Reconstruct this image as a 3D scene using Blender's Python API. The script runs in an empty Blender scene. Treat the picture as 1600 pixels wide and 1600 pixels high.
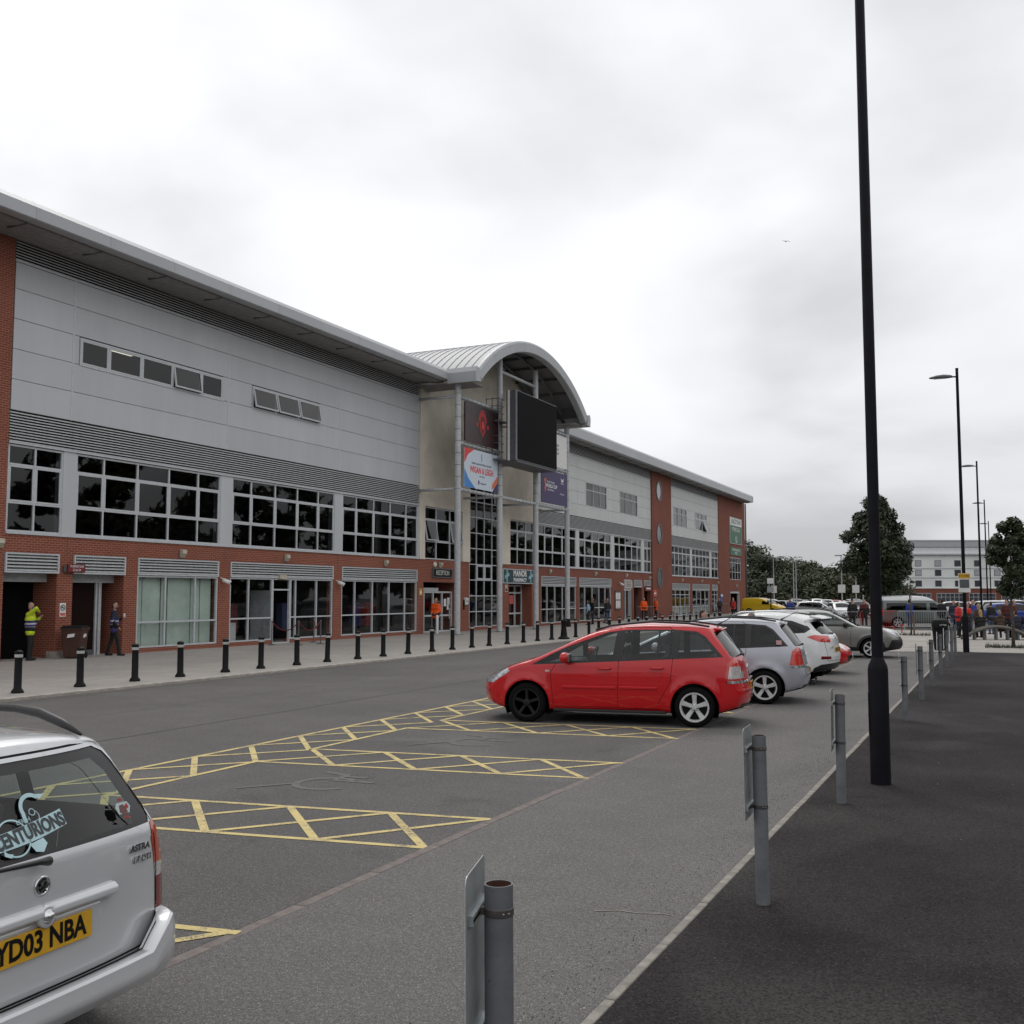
import bpy, bmesh, math, random
import numpy as np
from mathutils import Vector, Matrix
random.seed(7)
sc = bpy.context.scene
COL = sc.collection
R = math.radians

# ------------------------------------------------------------------ camera
CAM_H = 2.05
cd = bpy.data.cameras.new('camera')
cd.sensor_fit = 'HORIZONTAL'; cd.sensor_width = 36.0; cd.lens = 36.9
cd.clip_start = 0.05; cd.clip_end = 6000
cam = bpy.data.objects.new('camera', cd)
cam.location = (0, 0, CAM_H)
cam.rotation_euler = (R(90 + 4.532), 0, R(24.996))
COL.objects.link(cam)
sc.camera = cam

# ------------------------------------------------------------------ world, sun, exposure
w = bpy.data.worlds.new('World'); sc.world = w; w.use_nodes = True
nt = w.node_tree; nt.nodes.clear(); N = nt.nodes; Lk = nt.links.new
SUN_EL, SUN_AZ = 52.0, -38.0          # azimuth measured from +Y, negative = towards -X
out = N.new('ShaderNodeOutputWorld'); bg = N.new('ShaderNodeBackground'); bg.inputs[1].default_value = 1.0
sky = N.new('ShaderNodeTexSky'); sky.sky_type = 'NISHITA'; sky.sun_disc = False
sky.sun_elevation = R(SUN_EL); sky.sun_rotation = R(SUN_AZ)
sk = N.new('ShaderNodeVectorMath'); sk.operation = 'SCALE'; sk.inputs['Scale'].default_value = 0.09
Lk(sky.outputs[0], sk.inputs[0])
tc = N.new('ShaderNodeTexCoord'); sp = N.new('ShaderNodeSeparateXYZ'); Lk(tc.outputs['Generated'], sp.inputs[0])
def wm(op, a, b):
    n = N.new('ShaderNodeMath'); n.operation = op
    for i, v in enumerate((a, b)):
        if isinstance(v, (int, float)): n.inputs[i].default_value = v
        else: Lk(v, n.inputs[i])
    return n.outputs[0]
zc = wm('MAXIMUM', sp.outputs[2], 0.0); zz = wm('ADD', zc, 0.30)
cb = N.new('ShaderNodeCombineXYZ'); Lk(wm('DIVIDE', sp.outputs[0], zz), cb.inputs[0]); Lk(wm('DIVIDE', sp.outputs[1], zz), cb.inputs[1])
nz = N.new('ShaderNodeTexNoise'); nz.inputs['Scale'].default_value = 1.4; nz.inputs['Detail'].default_value = 5.0
nz.inputs['Roughness'].default_value = 0.44; nz.inputs['Distortion'].default_value = 0.1
mp = N.new('ShaderNodeMapping'); mp.inputs['Location'].default_value = (3.7, 1.9, 0.4); Lk(cb.outputs[0], mp.inputs[0]); Lk(mp.outputs[0], nz.inputs[0])
rp = N.new('ShaderNodeValToRGB'); e = rp.color_ramp.elements
e[0].position = 0.34; e[0].color = (0.55, 0.552, 0.562, 1); e[1].position = 0.64; e[1].color = (0.84, 0.84, 0.85, 1)
m_ = rp.color_ramp.elements.new(0.48); m_.color = (0.735, 0.736, 0.745, 1)
Lk(nz.outputs[0], rp.inputs[0])
gr = N.new('ShaderNodeValToRGB'); g = gr.color_ramp.elements       # an overcast sky is darker towards the horizon
g[0].position = 0.0; g[0].color = (0.60, 0.61, 0.63, 1); g[1].position = 0.42; g[1].color = (1, 1, 1, 1)
g2 = gr.color_ramp.elements.new(0.16); g2.color = (0.80, 0.803, 0.81, 1)
Lk(zc, gr.inputs[0])
mul = N.new('ShaderNodeMix'); mul.data_type = 'RGBA'; mul.blend_type = 'MULTIPLY'; mul.inputs[0].default_value = 1.0
Lk(rp.outputs[0], mul.inputs[6]); Lk(gr.outputs[0], mul.inputs[7])
mixs = N.new('ShaderNodeMix'); mixs.data_type = 'RGBA'; mixs.inputs[0].default_value = 0.96
Lk(sk.outputs[0], mixs.inputs[6]); Lk(mul.outputs[2], mixs.inputs[7])
Lk(mixs.outputs[2], bg.inputs[0]); Lk(bg.outputs[0], out.inputs[0])

sd = bpy.data.lights.new('sun', 'SUN'); sd.energy = 0.7; sd.angle = R(25); sd.color = (1.0, 0.97, 0.93)
sun = bpy.data.objects.new('sun', sd)
dv = Vector((math.sin(R(SUN_AZ)) * math.cos(R(SUN_EL)), math.cos(R(SUN_AZ)) * math.cos(R(SUN_EL)), math.sin(R(SUN_EL))))
sun.rotation_euler = dv.to_track_quat('Z', 'Y').to_euler(); sun.location = dv * 50
COL.objects.link(sun)
vs = sc.view_settings
vs.view_transform = 'Standard'; vs.look = 'None'; vs.exposure = 0.53; vs.gamma = 1.0; vs.use_curve_mapping = False
sc.cycles.use_denoising = True
sc.cycles.max_bounces = 6; sc.cycles.transparent_max_bounces = 12; sc.cycles.glossy_bounces = 4; sc.cycles.diffuse_bounces = 3

# ------------------------------------------------------------------ materials
MATS = {}
class NB:
    def __init__(s, name):
        s.m = bpy.data.materials.new(name); s.m.use_nodes = True
        s.t = s.m.node_tree; s.n = s.t.nodes; s.p = s.n['Principled BSDF']; s.o = s.n['Material Output']
        MATS[name] = s.m
    def new(s, k, **kw):
        n = s.n.new(k)
        for a, b in kw.items():
            if a.startswith('i_'):
                key = a[2:].replace('_', ' ')
                n.inputs[key].default_value = b
            else: setattr(n, a, b)
        return n
    def l(s, a, b): s.t.links.new(a, b)
    def coords(s, scale=None, kind='Object'):
        t = s.new('ShaderNodeTexCoord'); o = t.outputs[kind]
        if scale:
            mp = s.new('ShaderNodeMapping'); mp.inputs['Scale'].default_value = scale; s.l(o, mp.inputs[0]); o = mp.outputs[0]
        return o
    def noise(s, vec, scale, detail=4, rough=0.55, dist=0):
        n = s.new('ShaderNodeTexNoise'); n.inputs['Scale'].default_value = scale; n.inputs['Detail'].default_value = detail
        n.inputs['Roughness'].default_value = rough; n.inputs['Distortion'].default_value = dist
        s.l(vec, n.inputs['Vector']); return n.outputs[0]
    def ramp(s, fac, stops):
        r = s.new('ShaderNodeValToRGB'); e = r.color_ramp.elements
        while len(e) > 1: e.remove(e[0])
        e[0].position = stops[0][0]; e[0].color = tuple(stops[0][1]) + (1,)
        for p, c in stops[1:]:
            x = e.new(p); x.color = tuple(c) + (1,)
        s.l(fac, r.inputs[0]); return r.outputs[0]
    def mix(s, fac, a, b, mode='MIX'):
        m = s.new('ShaderNodeMix', data_type='RGBA', blend_type=mode)
        for i, v in ((0, fac), (6, a), (7, b)):
            if isinstance(v, (int, float)): m.inputs[i].default_value = v
            elif isinstance(v, (tuple, list)): m.inputs[i].default_value = tuple(v) + (1,)
            else: s.l(v, m.inputs[i])
        return m.outputs[2]
    def bump(s, h, strength=0.3, dist=0.01):
        b = s.new('ShaderNodeBump'); b.inputs['Strength'].default_value = strength; b.inputs['Distance'].default_value = dist
        s.l(h, b.inputs['Height']); s.l(b.outputs[0], s.p.inputs['Normal']); return b
    def base(s, c):
        if isinstance(c, (tuple, list)): s.p.inputs['Base Color'].default_value = tuple(c) + (1,)
        else: s.l(c, s.p.inputs['Base Color'])
    def set(s, **kw):
        for a, b in kw.items():
            s.p.inputs[a.replace('_', ' ')].default_value = b
        return s

def plain(name, c, rough=0.5, metal=0.0, var=0.12, vscale=6.0, bump=0.0, spec=0.5, coat=0.0):
    """plain colour with a slight procedural unevenness"""
    b = NB(name); v = b.coords()
    n = b.noise(v, vscale, 4, 0.6)
    lo = tuple(x * (1 - var) for x in c); hi = tuple(min(1, x * (1 + var)) for x in c)
    b.base(b.ramp(n, [(0.3, lo), (0.7, hi)]))
    b.set(Roughness=rough, Metallic=metal); b.p.inputs['Specular IOR Level'].default_value = spec
    if coat: b.p.inputs['Coat Weight'].default_value = coat; b.p.inputs['Coat Roughness'].default_value = 0.05
    if bump: b.bump(b.noise(v, vscale * 8, 3), bump, 0.01)
    return b.m

def paint(name, c, flake=0.0, rough=0.28):
    b = NB(name); v = b.coords()
    dirt = b.noise(v, 2.3, 5, 0.65)
    col = b.mix(b.ramp(dirt, [(0.35, (0, 0, 0)), (0.8, (0.16, 0.16, 0.16))]), c, tuple(0.6 * x + 0.02 for x in c))
    g = b.new('ShaderNodeNewGeometry')
    b.base(b.mix(g.outputs['Backfacing'], col, (0.02, 0.02, 0.022)))
    b.set(Metallic=flake, Roughness=rough)
    b.p.inputs['Coat Weight'].default_value = 0.9; b.p.inputs['Coat Roughness'].default_value = 0.03; b.p.inputs['Specular IOR Level'].default_value = 0.2
    return b.m

def glass(name, tint=(0.55, 0.6, 0.6), ior=1.5, gloss=1.0):
    b = NB(name); b.n.remove(b.p)
    tr = b.new('ShaderNodeBsdfTransparent'); tr.inputs[0].default_value = tint + (1,)
    gl = b.new('ShaderNodeBsdfGlossy'); gl.inputs['Roughness'].default_value = 0.015; gl.inputs[0].default_value = (gloss, gloss, gloss, 1)
    v = b.coords(); bp = b.new('ShaderNodeBump'); bp.inputs['Strength'].default_value = 0.02; bp.inputs['Distance'].default_value = 0.05
    b.l(b.noise(v, 0.9, 2), bp.inputs['Height']); b.l(bp.outputs[0], gl.inputs['Normal'])
    fr = b.new('ShaderNodeFresnel'); fr.inputs[0].default_value = ior
    geo = b.new('ShaderNodeNewGeometry')
    mx = b.new('ShaderNodeMixShader'); b.l(fr.outputs[0], mx.inputs[0]); b.l(tr.outputs[0], mx.inputs[1]); b.l(gl.outputs[0], mx.inputs[2])
    mx2 = b.new('ShaderNodeMixShader'); b.l(geo.outputs['Backfacing'], mx2.inputs[0]); b.l(mx.outputs[0], mx2.inputs[1]); b.l(tr.outputs[0], mx2.inputs[2])
    b.l(mx2.outputs[0], b.o.inputs[0])
    return b.m

def emit(name, c, s):
    b = NB(name); b.base(c); b.p.inputs['Emission Color'].default_value = c + (1,); b.p.inputs['Emission Strength'].default_value = s
    return b.m

def asphalt(name, c, speck=1.0, patch=0.25, tint=(1.0, 0.96, 0.93), gravel=90.0, stone=55.0, stain=0.35):
    b = NB(name); v = b.coords(kind='Object')
    fine = b.noise(v, gravel, 3, 0.7); big = b.noise(v, 0.35, 5, 0.6); mid = b.noise(v, 2.7, 4, 0.65)
    vor = b.new('ShaderNodeTexVoronoi'); vor.inputs['Scale'].default_value = stone; b.l(v, vor.inputs['Vector'])
    c0 = tuple(c * t for t in tint)
    a = b.ramp(big, [(0.3, tuple(x * (1 - patch) for x in c0)), (0.7, tuple(x * (1 + patch) for x in c0))])
    a = b.mix(b.ramp(mid, [(0.35, (0, 0, 0)), (0.75, (0.4,) * 3)]), a, tuple(x * 0.72 for x in c0))
    st_ = b.noise(v, 0.9, 6, 0.72, 0.6); a = b.mix(b.ramp(st_, [(0.56, (0, 0, 0)), (0.70, (stain,) * 3)]), a, tuple(x * 0.45 for x in c0))
    pl = b.noise(v, 0.22, 3, 0.5, 1.2); a = b.mix(b.ramp(pl, [(0.52, (0, 0, 0)), (0.62, (min(1, stain * 1.1),) * 3)]), a, tuple(x * (1.05 + 0.95 * stain ** 1.5) for x in c0))
    gr2 = b.noise(v, 30, 3, 0.7); a = b.mix(b.ramp(gr2, [(0.36, (0.55 * speck,) * 3), (0.50, (0, 0, 0))]), a, tuple(x * 0.62 for x in c0)); a = b.mix(b.ramp(gr2, [(0.54, (0, 0, 0)), (0.68, (0.5 * speck,) * 3)]), a, tuple(x * 1.5 for x in c0))
    a = b.mix(b.ramp(fine, [(0.38, (0.75 * speck,) * 3), (0.52, (0, 0, 0))]), a, tuple(x * 0.30 for x in c0))
    a = b.mix(b.ramp(vor.outputs['Distance'], [(0.08, (0.70 * speck,) * 3), (0.24, (0, 0, 0))]), a, tuple(min(1, x * 2.7) for x in c0))
    b.base(a); b.set(Roughness=0.95); b.p.inputs['Specular IOR Level'].default_value = 0.08
    b.bump(fine, 0.5, 0.008)
    return b.m

def brick(name, c1, c2, mortar, mw=0.011):
    b = NB(name); v = b.coords(); s = b.new('ShaderNodeSeparateXYZ'); b.l(v, s.inputs[0])
    ad = b.new('ShaderNodeMath', operation='ADD'); b.l(s.outputs[0], ad.inputs[0]); b.l(s.outputs[1], ad.inputs[1])
    cbn = b.new('ShaderNodeCombineXYZ'); b.l(ad.outputs[0], cbn.inputs[0]); b.l(s.outputs[2], cbn.inputs[1])
    t = b.new('ShaderNodeTexBrick'); b.l(cbn.outputs[0], t.inputs['Vector'])
    t.inputs['Scale'].default_value = 1.0; t.inputs['Brick Width'].default_value = 0.225; t.inputs['Row Height'].default_value = 0.075
    t.inputs['Mortar Size'].default_value = mw; t.inputs['Mortar Smooth'].default_value = 0.15; t.inputs['Bias'].default_value = -0.1
    t.inputs['Color1'].default_value = c1 + (1,); t.inputs['Color2'].default_value = c2 + (1,); t.inputs['Mortar'].default_value = mortar + (1,)
    big = b.noise(v, 0.5, 4, 0.6)
    b.base(b.mix(b.ramp(big, [(0.3, (0.35,) * 3), (0.75, (0, 0, 0))]), t.outputs[0], tuple(x * 0.6 for x in c2)))
    b.set(Roughness=0.85)
    b.p.inputs['Specular IOR Level'].default_value = 0.2
    inv = b.new('ShaderNodeMath', operation='SUBTRACT'); inv.inputs[0].default_value = 1.0; b.l(t.outputs['Fac'], inv.inputs[1])
    b.bump(inv.outputs[0], 0.6, 0.01)
    return b.m

def streaky(name, c, rough=0.45, metal=0.0, streak=0.14, spec=0.4):
    """sheet metal with faint vertical run-off streaks and blotches"""
    b = NB(name); v = b.coords((1, 0.8, 0.10)); v2 = b.coords()
    n = b.noise(v, 1.6, 5, 0.6); n2 = b.noise(v2, 0.6, 4, 0.6)
    a = b.ramp(n, [(0.35, tuple(x * (1 - streak * 0.45) for x in c)), (0.62, c)])
    a = b.mix(b.ramp(n2, [(0.35, (0.22,) * 3), (0.7, (0, 0, 0))]), a, tuple(x * 0.78 for x in c))
    oi = b.new('ShaderNodeObjectInfo'); a = b.mix(0.5, a, b.ramp(oi.outputs['Random'], [(0.0, (0.86,) * 3), (1.0, (1.0,) * 3)]), 'MULTIPLY')
    b.base(a); b.set(Roughness=rough, Metallic=metal); b.p.inputs['Specular IOR Level'].default_value = spec
    return b.m

M_ROAD = asphalt('road_asphalt', 0.142, 0.9, 0.15)
M_LANE = asphalt('lane_asphalt', 0.165, 1.0, 0.13, (1.0, 0.965, 0.94), stain=0.3)
M_PATH = asphalt('path_asphalt', 0.037, 1.0, 0.55, (1.0, 0.92, 0.91), 55.0, 38.0, 0.75)
M_BAY = asphalt('bay_asphalt', 0.136, 1.0, 0.16, (1.0, 0.97, 0.95), stain=0.5)
M_PAVE = asphalt('paving_beige', 0.37, 0.4, 0.12, (1.0, 0.94, 0.87), stain=0.2)
M_EDGE = plain('edging_concrete', (0.215, 0.198, 0.175), 0.9, var=0.35, vscale=9, bump=0.3)
M_SEAM = plain('edging_brown', (0.150, 0.128, 0.119), 0.9, var=0.35, vscale=9, bump=0.3)
M_KERB = plain('kerb_concrete', (0.36, 0.33, 0.29), 0.9, var=0.3, vscale=5, bump=0.3)
M_GROUND = asphalt('far_ground', 0.16, 0.6, 0.25)
M_TAR = plain('tar', (0.035, 0.034, 0.033), 0.6, var=0.3)
M_BRICK = brick('brick_red', (0.290, 0.074, 0.042), (0.225, 0.056, 0.032), (0.34, 0.215, 0.165))
M_BRICKF = brick('brick_red_far', (0.245, 0.078, 0.052), (0.205, 0.066, 0.044), (0.25, 0.14, 0.105), 0.008)
M_CLAD = streaky('cladding_silver', (0.53, 0.545, 0.565), 0.5, 0.0)
M_CLADF = streaky('cladding_pale', (0.57, 0.58, 0.575), 0.5, 0.0)
M_FRAME = plain('frame_grey', (0.50, 0.52, 0.54), 0.45, 0.0, 0.10)
M_SLAT = plain('louvre_slat', (0.50, 0.51, 0.515), 0.5, 0.0, 0.12)
M_FASC = streaky('fascia_grey', (0.40, 0.415, 0.43), 0.45, 0.05)
M_SOFF = plain('soffit_grey', (0.22, 0.215, 0.21), 0.7, 0.0, 0.2)
M_ROOF = streaky('roof_sheet', (0.36, 0.37, 0.38), 0.5, 0.0)
M_CREAM = plain('render_cream', (0.70, 0.645, 0.55), 0.9, var=0.10, vscale=1.2, bump=0.15)
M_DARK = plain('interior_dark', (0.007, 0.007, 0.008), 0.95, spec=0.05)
M_ROOM = plain('room_wall', (0.05, 0.048, 0.046), 0.9, var=0.3, vscale=0.5)
M_STEEL = plain('steel_grey_paint', (0.45, 0.465, 0.48), 0.45, 0.0, 0.15)
M_STEELD = plain('steel_dark_paint', (0.10, 0.105, 0.115), 0.5, 0.1, 0.2)
M_BLACK = plain('black_paint', (0.007, 0.007, 0.008), 0.5, 0.0, 0.3, spec=0.15)
M_BLACKP = plain('black_plastic', (0.009, 0.009, 0.010), 0.6, 0.0, 0.25, spec=0.2)
M_LAMP = plain('lamp_black', (0.007, 0.007, 0.011), 0.55, 0.0, 0.3, spec=0.15)
M_WHITE = plain('white_paint', (0.72, 0.72, 0.71), 0.5, 0.0, 0.08)
b = NB('post_grey'); v = b.coords(); c_ = b.ramp(b.noise(v, 7, 5, 0.65), [(0.3, (0.105, 0.112, 0.122)), (0.7, (0.165, 0.172, 0.182))])
c_ = b.mix(b.ramp(b.noise(v, 34, 4, 0.7), [(0.64, (0, 0, 0)), (0.70, (0.9,) * 3)]), c_, (0.075, 0.035, 0.022)); b.base(c_); b.set(Roughness=0.6); M_GREYP = b.m
M_PLATE = plain('sign_alu', (0.34, 0.365, 0.37), 0.42, 0.45, 0.2)
M_RUST = plain('rust', (0.075, 0.028, 0.018), 0.9, 0.0, 0.5, 18.0)
M_CLIP = plain('clip_steel', (0.09, 0.08, 0.075), 0.5, 0.4, 0.4, 18.0)
M_GLASS = glass('window_glass', (0.74, 0.77, 0.77), 1.5, 0.9)
M_GLASSD = glass('window_glass_dark', (0.30, 0.31, 0.33), 1.52, 0.9)
M_YEL = None

# ------------------------------------------------------------------ mesh helpers
class MB:
    def __init__(s): s.v = []; s.f = []
    def add(s, vs, fs):
        o = len(s.v); s.v.extend([tuple(p) for p in vs]); s.f.extend([tuple(i + o for i in f) for f in fs]); return s
    def box(s, x0, x1, y0, y1, z0, z1):
        return s.add([(x0, y0, z0), (x1, y0, z0), (x1, y1, z0), (x0, y1, z0), (x0, y0, z1), (x1, y0, z1), (x1, y1, z1), (x0, y1, z1)],
                     [(0, 3, 2, 1), (4, 5, 6, 7), (0, 1, 5, 4), (1, 2, 6, 5), (2, 3, 7, 6), (3, 0, 4, 7)])
    def obox(s, c, u, v, n, a, b, d):
        c, u, v, n = map(Vector, (c, u, v, n)); P = []
        for k in (-1, 1):
            for i, j in ((-1, -1), (1, -1), (1, 1), (-1, 1)): P.append(c + u * a * i + v * b * j + n * d * k)
        return s.add(P, [(0, 3, 2, 1), (4, 5, 6, 7), (0, 1, 5, 4), (1, 2, 6, 5), (2, 3, 7, 6), (3, 0, 4, 7)])
    def tube(s, pts, r, n=10, cap=True, closed=False):
        pts = [Vector(p) for p in pts]; k = len(pts); rs = r if isinstance(r, (list, tuple)) else [r] * k
        V = []; prev = None
        for i, p in enumerate(pts):
            if closed: t = pts[(i + 1) % k] - pts[i - 1]
            else: t = pts[min(i + 1, k - 1)] - pts[max(i - 1, 0)]
            t.normalize()
            if prev is None:
                a = Vector((0, 0, 1)) if abs(t.z) < 0.9 else Vector((1, 0, 0)); x = t.cross(a).normalized()
            else: x = (prev - t * prev.dot(t)).normalized()
            prev = x; y = t.cross(x)
            for j in range(n):
                q = 2 * math.pi * j / n; V.append(p + (x * math.cos(q) + y * math.sin(q)) * rs[i])
        F = []
        for i in range(k if closed else k - 1):
            i2 = (i + 1) % k
            for j in range(n): F.append((i * n + j, i * n + (j + 1) % n, i2 * n + (j + 1) % n, i2 * n + j))
        if cap and not closed:
            F.append(tuple(range(n - 1, -1, -1))); F.append(tuple((k - 1) * n + j for j in range(n)))
        return s.add(V, F)
    def lathe(s, prof, n=20, c=(0, 0, 0), ax='z', cap=True):
        V = []; k = len(prof)
        for r, z in prof:
            for j in range(n):
                q = 2 * math.pi * j / n; a, b = r * math.cos(q), r * math.sin(q)
                if ax == 'z': p = (c[0] + a, c[1] + b, c[2] + z)
                elif ax == 'x': p = (c[0] + z, c[1] + a, c[2] + b)
                else: p = (c[0] + b, c[1] + z, c[2] + a)
                V.append(p)
        F = [(i * n + j, i * n + (j + 1) % n, (i + 1) * n + (j + 1) % n, (i + 1) * n + j) for i in range(k - 1) for j in range(n)]
        if cap: F.append(tuple(range(n - 1, -1, -1))); F.append(tuple((k - 1) * n + j for j in range(n)))
        return s.add(V, F)
    def prism(s, poly, axis, a, b):
        """extrude a 2D polygon along axis from a to b; poly coords are the two other axes in order"""
        n = len(poly); V = []
        for t in (a, b):
            for p in poly:
                if axis == 'x': V.append((t, p[0], p[1]))
                elif axis == 'y': V.append((p[0], t, p[1]))
                else: V.append((p[0], p[1], t))
        F = [tuple(range(n - 1, -1, -1)), tuple(range(n, 2 * n))] + [(i, (i + 1) % n, n + (i + 1) % n, n + i) for i in range(n)]
        return s.add(V, F)
    def mesh(s, name, mat, smooth=False, bevel=0.0, fix=True):
        me = bpy.data.meshes.new(name); me.from_pydata([tuple(p) for p in s.v], [], s.f)
        if fix or bevel:
            bm = bmesh.new(); bm.from_mesh(me)
            bmesh.ops.recalc_face_normals(bm, faces=bm.faces)
            if bevel: bmesh.ops.bevel(bm, geom=bm.edges[:], offset=bevel, segments=2, affect='EDGES', profile=0.5)
            bm.to_mesh(me); bm.free()
        me.materials.append(mat)
        if smooth: me.polygons.foreach_set('use_smooth', [True] * len(me.polygons))
        return me

def link(name, me, parent=None, loc=(0, 0, 0), rz=0.0):
    o = bpy.data.objects.new(name, me); COL.objects.link(o); o.location = loc
    if rz: o.rotation_euler = (0, 0, rz)
    if parent: o.parent = parent
    return o
def obj(name, mb, mat, parent=None, smooth=False, bevel=0.0, loc=(0, 0, 0), rz=0.0):
    return link(name, mb.mesh(name, mat, smooth, bevel), parent, loc, rz)
def autosmooth(o, ang=35):
    me = o.data; me.polygons.foreach_set('use_smooth', [True] * len(me.polygons))
    me.set_sharp_from_angle(angle=R(ang)); return o
def tag(o, label, cat, group=None):
    o['label'] = label; o['category'] = cat
    if group: o['group'] = group
    return o
def thing(name, label, cat, loc=(0, 0, 0), rz=0.0, group=None):
    o = bpy.data.objects.new(name, None); COL.objects.link(o); o.location = loc; o.rotation_euler = (0, 0, rz)
    o.empty_display_size = 0.3
    return tag(o, label, cat, group)
def struct(o): o['kind'] = 'structure'; return o
def copy_tree(o, parent=None):
    c = o.copy(); COL.objects.link(c); c.parent = parent
    for ch in list(o.children): copy_tree(ch, c)
    return c
def dup(o, loc, rz, label=None):
    c = copy_tree(o); c.location = loc; c.rotation_euler = (0, 0, rz)
    if label: c['label'] = label
    return c
_tx = {}
def text_mesh(s, size, mat, ext=0.004, align='CENTER', sx=1.0, bold=0.0):
    cu = bpy.data.curves.new('lettering', 'FONT'); cu.body = s; cu.size = size; cu.extrude = ext; cu.align_x = align; cu.align_y = 'CENTER'
    cu.resolution_u = 3; cu.offset = bold
    t = bpy.data.objects.new('lettering', cu); COL.objects.link(t)
    bpy.context.view_layer.update()
    me = bpy.data.meshes.new_from_object(t.evaluated_get(bpy.context.evaluated_depsgraph_get()))
    bpy.data.objects.remove(t)
    if sx != 1.0:
        for v in me.vertices: v.co.x *= sx
    me.materials.clear(); me.materials.append(mat); return me
def lettering(s, size, mat, parent, loc, face='+x', ext=0.004, sx=1.0, bold=0.0, rot=0.0, align='CENTER'):
    """text standing upright on a face that looks towards +x / -y etc. of its parent"""
    me = text_mesh(s, size, mat, ext, align, sx, bold)
    o = bpy.data.objects.new('lettering', me); COL.objects.link(o); o.parent = parent; o.location = loc
    rz = {'+x': R(90), '-y': 0.0, '-x': R(-90), '+y': R(180)}[face]
    o.rotation_euler = (R(90), 0, rz)
    if rot: o.rotation_euler = (Matrix.Rotation(rz, 3, 'Z') @ Matrix.Rotation(R(90), 3, 'X') @ Matrix.Rotation(rot, 3, 'Z')).to_euler()
    return o
# ================================================================== ground
def sheet(name, pts, z, mat, parent=None):
    mb = MB(); mb.add([(x, y, z) for x, y in pts], [tuple(range(len(pts)))])
    o = obj(name, mb, mat, parent); return o
g0 = struct(sheet('ground', [(-1500, -1500), (1500, -1500), (1500, 1800), (-1500, 1800)], -0.004, M_GROUND))
road = struct(sheet('road', [(-17.55, -30), (-9.3, -30), (-9.3, 200), (-17.55, 200)], 0.0, M_ROAD))
park = struct(sheet('parking_bays', [(-9.3, -30), (-4.34, -30), (-4.34, 60), (-9.3, 60)], 0.0, M_BAY))
lane = struct(sheet('access_lane', [(-4.24, -30), (-1.885, -30), (-1.885, 39.5), (-4.24, 39.5)], 0.0, M_LANE))
# flush brown edging between the bays and the lane, laid in unequal pieces
seam = struct(obj('bay_edging', MB().box(-4.34, -4.24, -30, 39.5, -0.05, -0.002), M_SEAM))
y = -6.0; k = 0
rs = random.Random(3)
me_e = MB().box(-0.047, 0.047, 0, 0.912, -0.05, 0.004).mesh('edging_block', M_SEAM, bevel=0.006)
while y < 39:
    o = link('edging_block', me_e, seam, (-4.29 + rs.uniform(-.003, .003), y, rs.uniform(-.003, .001))); y += 0.914
path = struct(sheet('footpath', [(-1.825, -30), (9, -30), (9, 41.2), (-1.825, 41.2)], 0.022, M_PATH))
kerb = struct(obj('path_edging', MB().box(-1.885, -1.825, -30, 41, -0.1, 0.012), M_EDGE))
me_k = MB().box(-0.029, 0.029, 0, 0.912, -0.05, 0.030).mesh('edging_stone', M_EDGE, bevel=0.008)
y = -4.0
while y < 41:
    link('edging_stone', me_k, kerb, (-1.858 + rs.uniform(-.004, .004), y, rs.uniform(-.004, .003))); y += 0.915
# paved forecourt of the building with a low kerb, and the paved plaza at the end of the lane
fore = struct(sheet('forecourt_pavement', [(-40, -30), (-17.72, -30), (-17.72, 128), (-40, 128)], 0.04, M_PAVE))
kb = struct(obj('forecourt_kerb', MB().box(-17.72, -17.56, -30, 128, -0.1, 0.030), M_KERB))
me_k2 = MB().box(-0.078, 0.078, 0, 0.908, -0.05, 0.052).mesh('kerb_stone', M_KERB, bevel=0.012)
y = 8.0
while y < 80:
    link('kerb_stone', me_k2, kb, (-17.64, y, rs.uniform(-.003, .003))); y += 0.914
plaza = struct(sheet('plaza_pavement', [(-9.2, 44.5), (-4.6, 40.5), (-1.75, 41.3), (14, 41.3), (14, 66), (-9.2, 66)], 0.008, M_PAVE))
for i, (yy, x0, x1) in enumerate(((41.34, -1.7, 14), (44.2, -4.3, 14), (50.2, -6, 14), (57.8, -8, 14))):   # paving bands with dark joints
    obj('paving_joint', MB().box(x0, x1, yy, yy + 0.05, 0.006, 0.0115), M_SEAM, plaza)
# joints of the forecourt slabs
for i in range(1, 5):
    obj('paving_joint', MB().box(-17.75 - i * 1.95 - 0.012, -17.75 - i * 1.95, 10, 110, 0.02, 0.0432), M_KERB, fore)
# tar line along the road, a second fine crack, and the pale channel beside the kerb
def strip(name, pts, wd, z, mat, parent):
    mb = MB(); L = []; 
    for i, p in enumerate(pts):
        a = Vector(pts[max(i - 1, 0)]); b = Vector(pts[min(i + 1, len(pts) - 1)]); t = (b - a).normalized(); n = Vector((-t.y, t.x))
        p = Vector(p); L += [(p.x + n.x * wd / 2, p.y + n.y * wd / 2, z), (p.x - n.x * wd / 2, p.y - n.y * wd / 2, z)]
    mb.add(L, [(2 * i, 2 * i + 1, 2 * i + 3, 2 * i + 2) for i in range(len(pts) - 1)])
    return obj(name, mb, mat, parent)
strip('tar_joint', [(-11.6 + 0.02 * math.sin(t * 1.7), t) for t in np.arange(4, 70, 0.7)], 0.035, 0.004, M_TAR, road)
strip('road_crack', [(-14.1 + 0.05 * math.sin(t * 0.9), t) for t in np.arange(12, 24, 0.6)], 0.014, 0.004, M_TAR, road)
strip('channel_line', [(-17.42, t) for t in (8, 90)], 0.09, 0.004, M_SEAM, road)
strip('channel_line', [(-17.20, t) for t in np.arange(8, 60, 2.0)], 0.05, 0.004, M_LANE, road)

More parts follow.
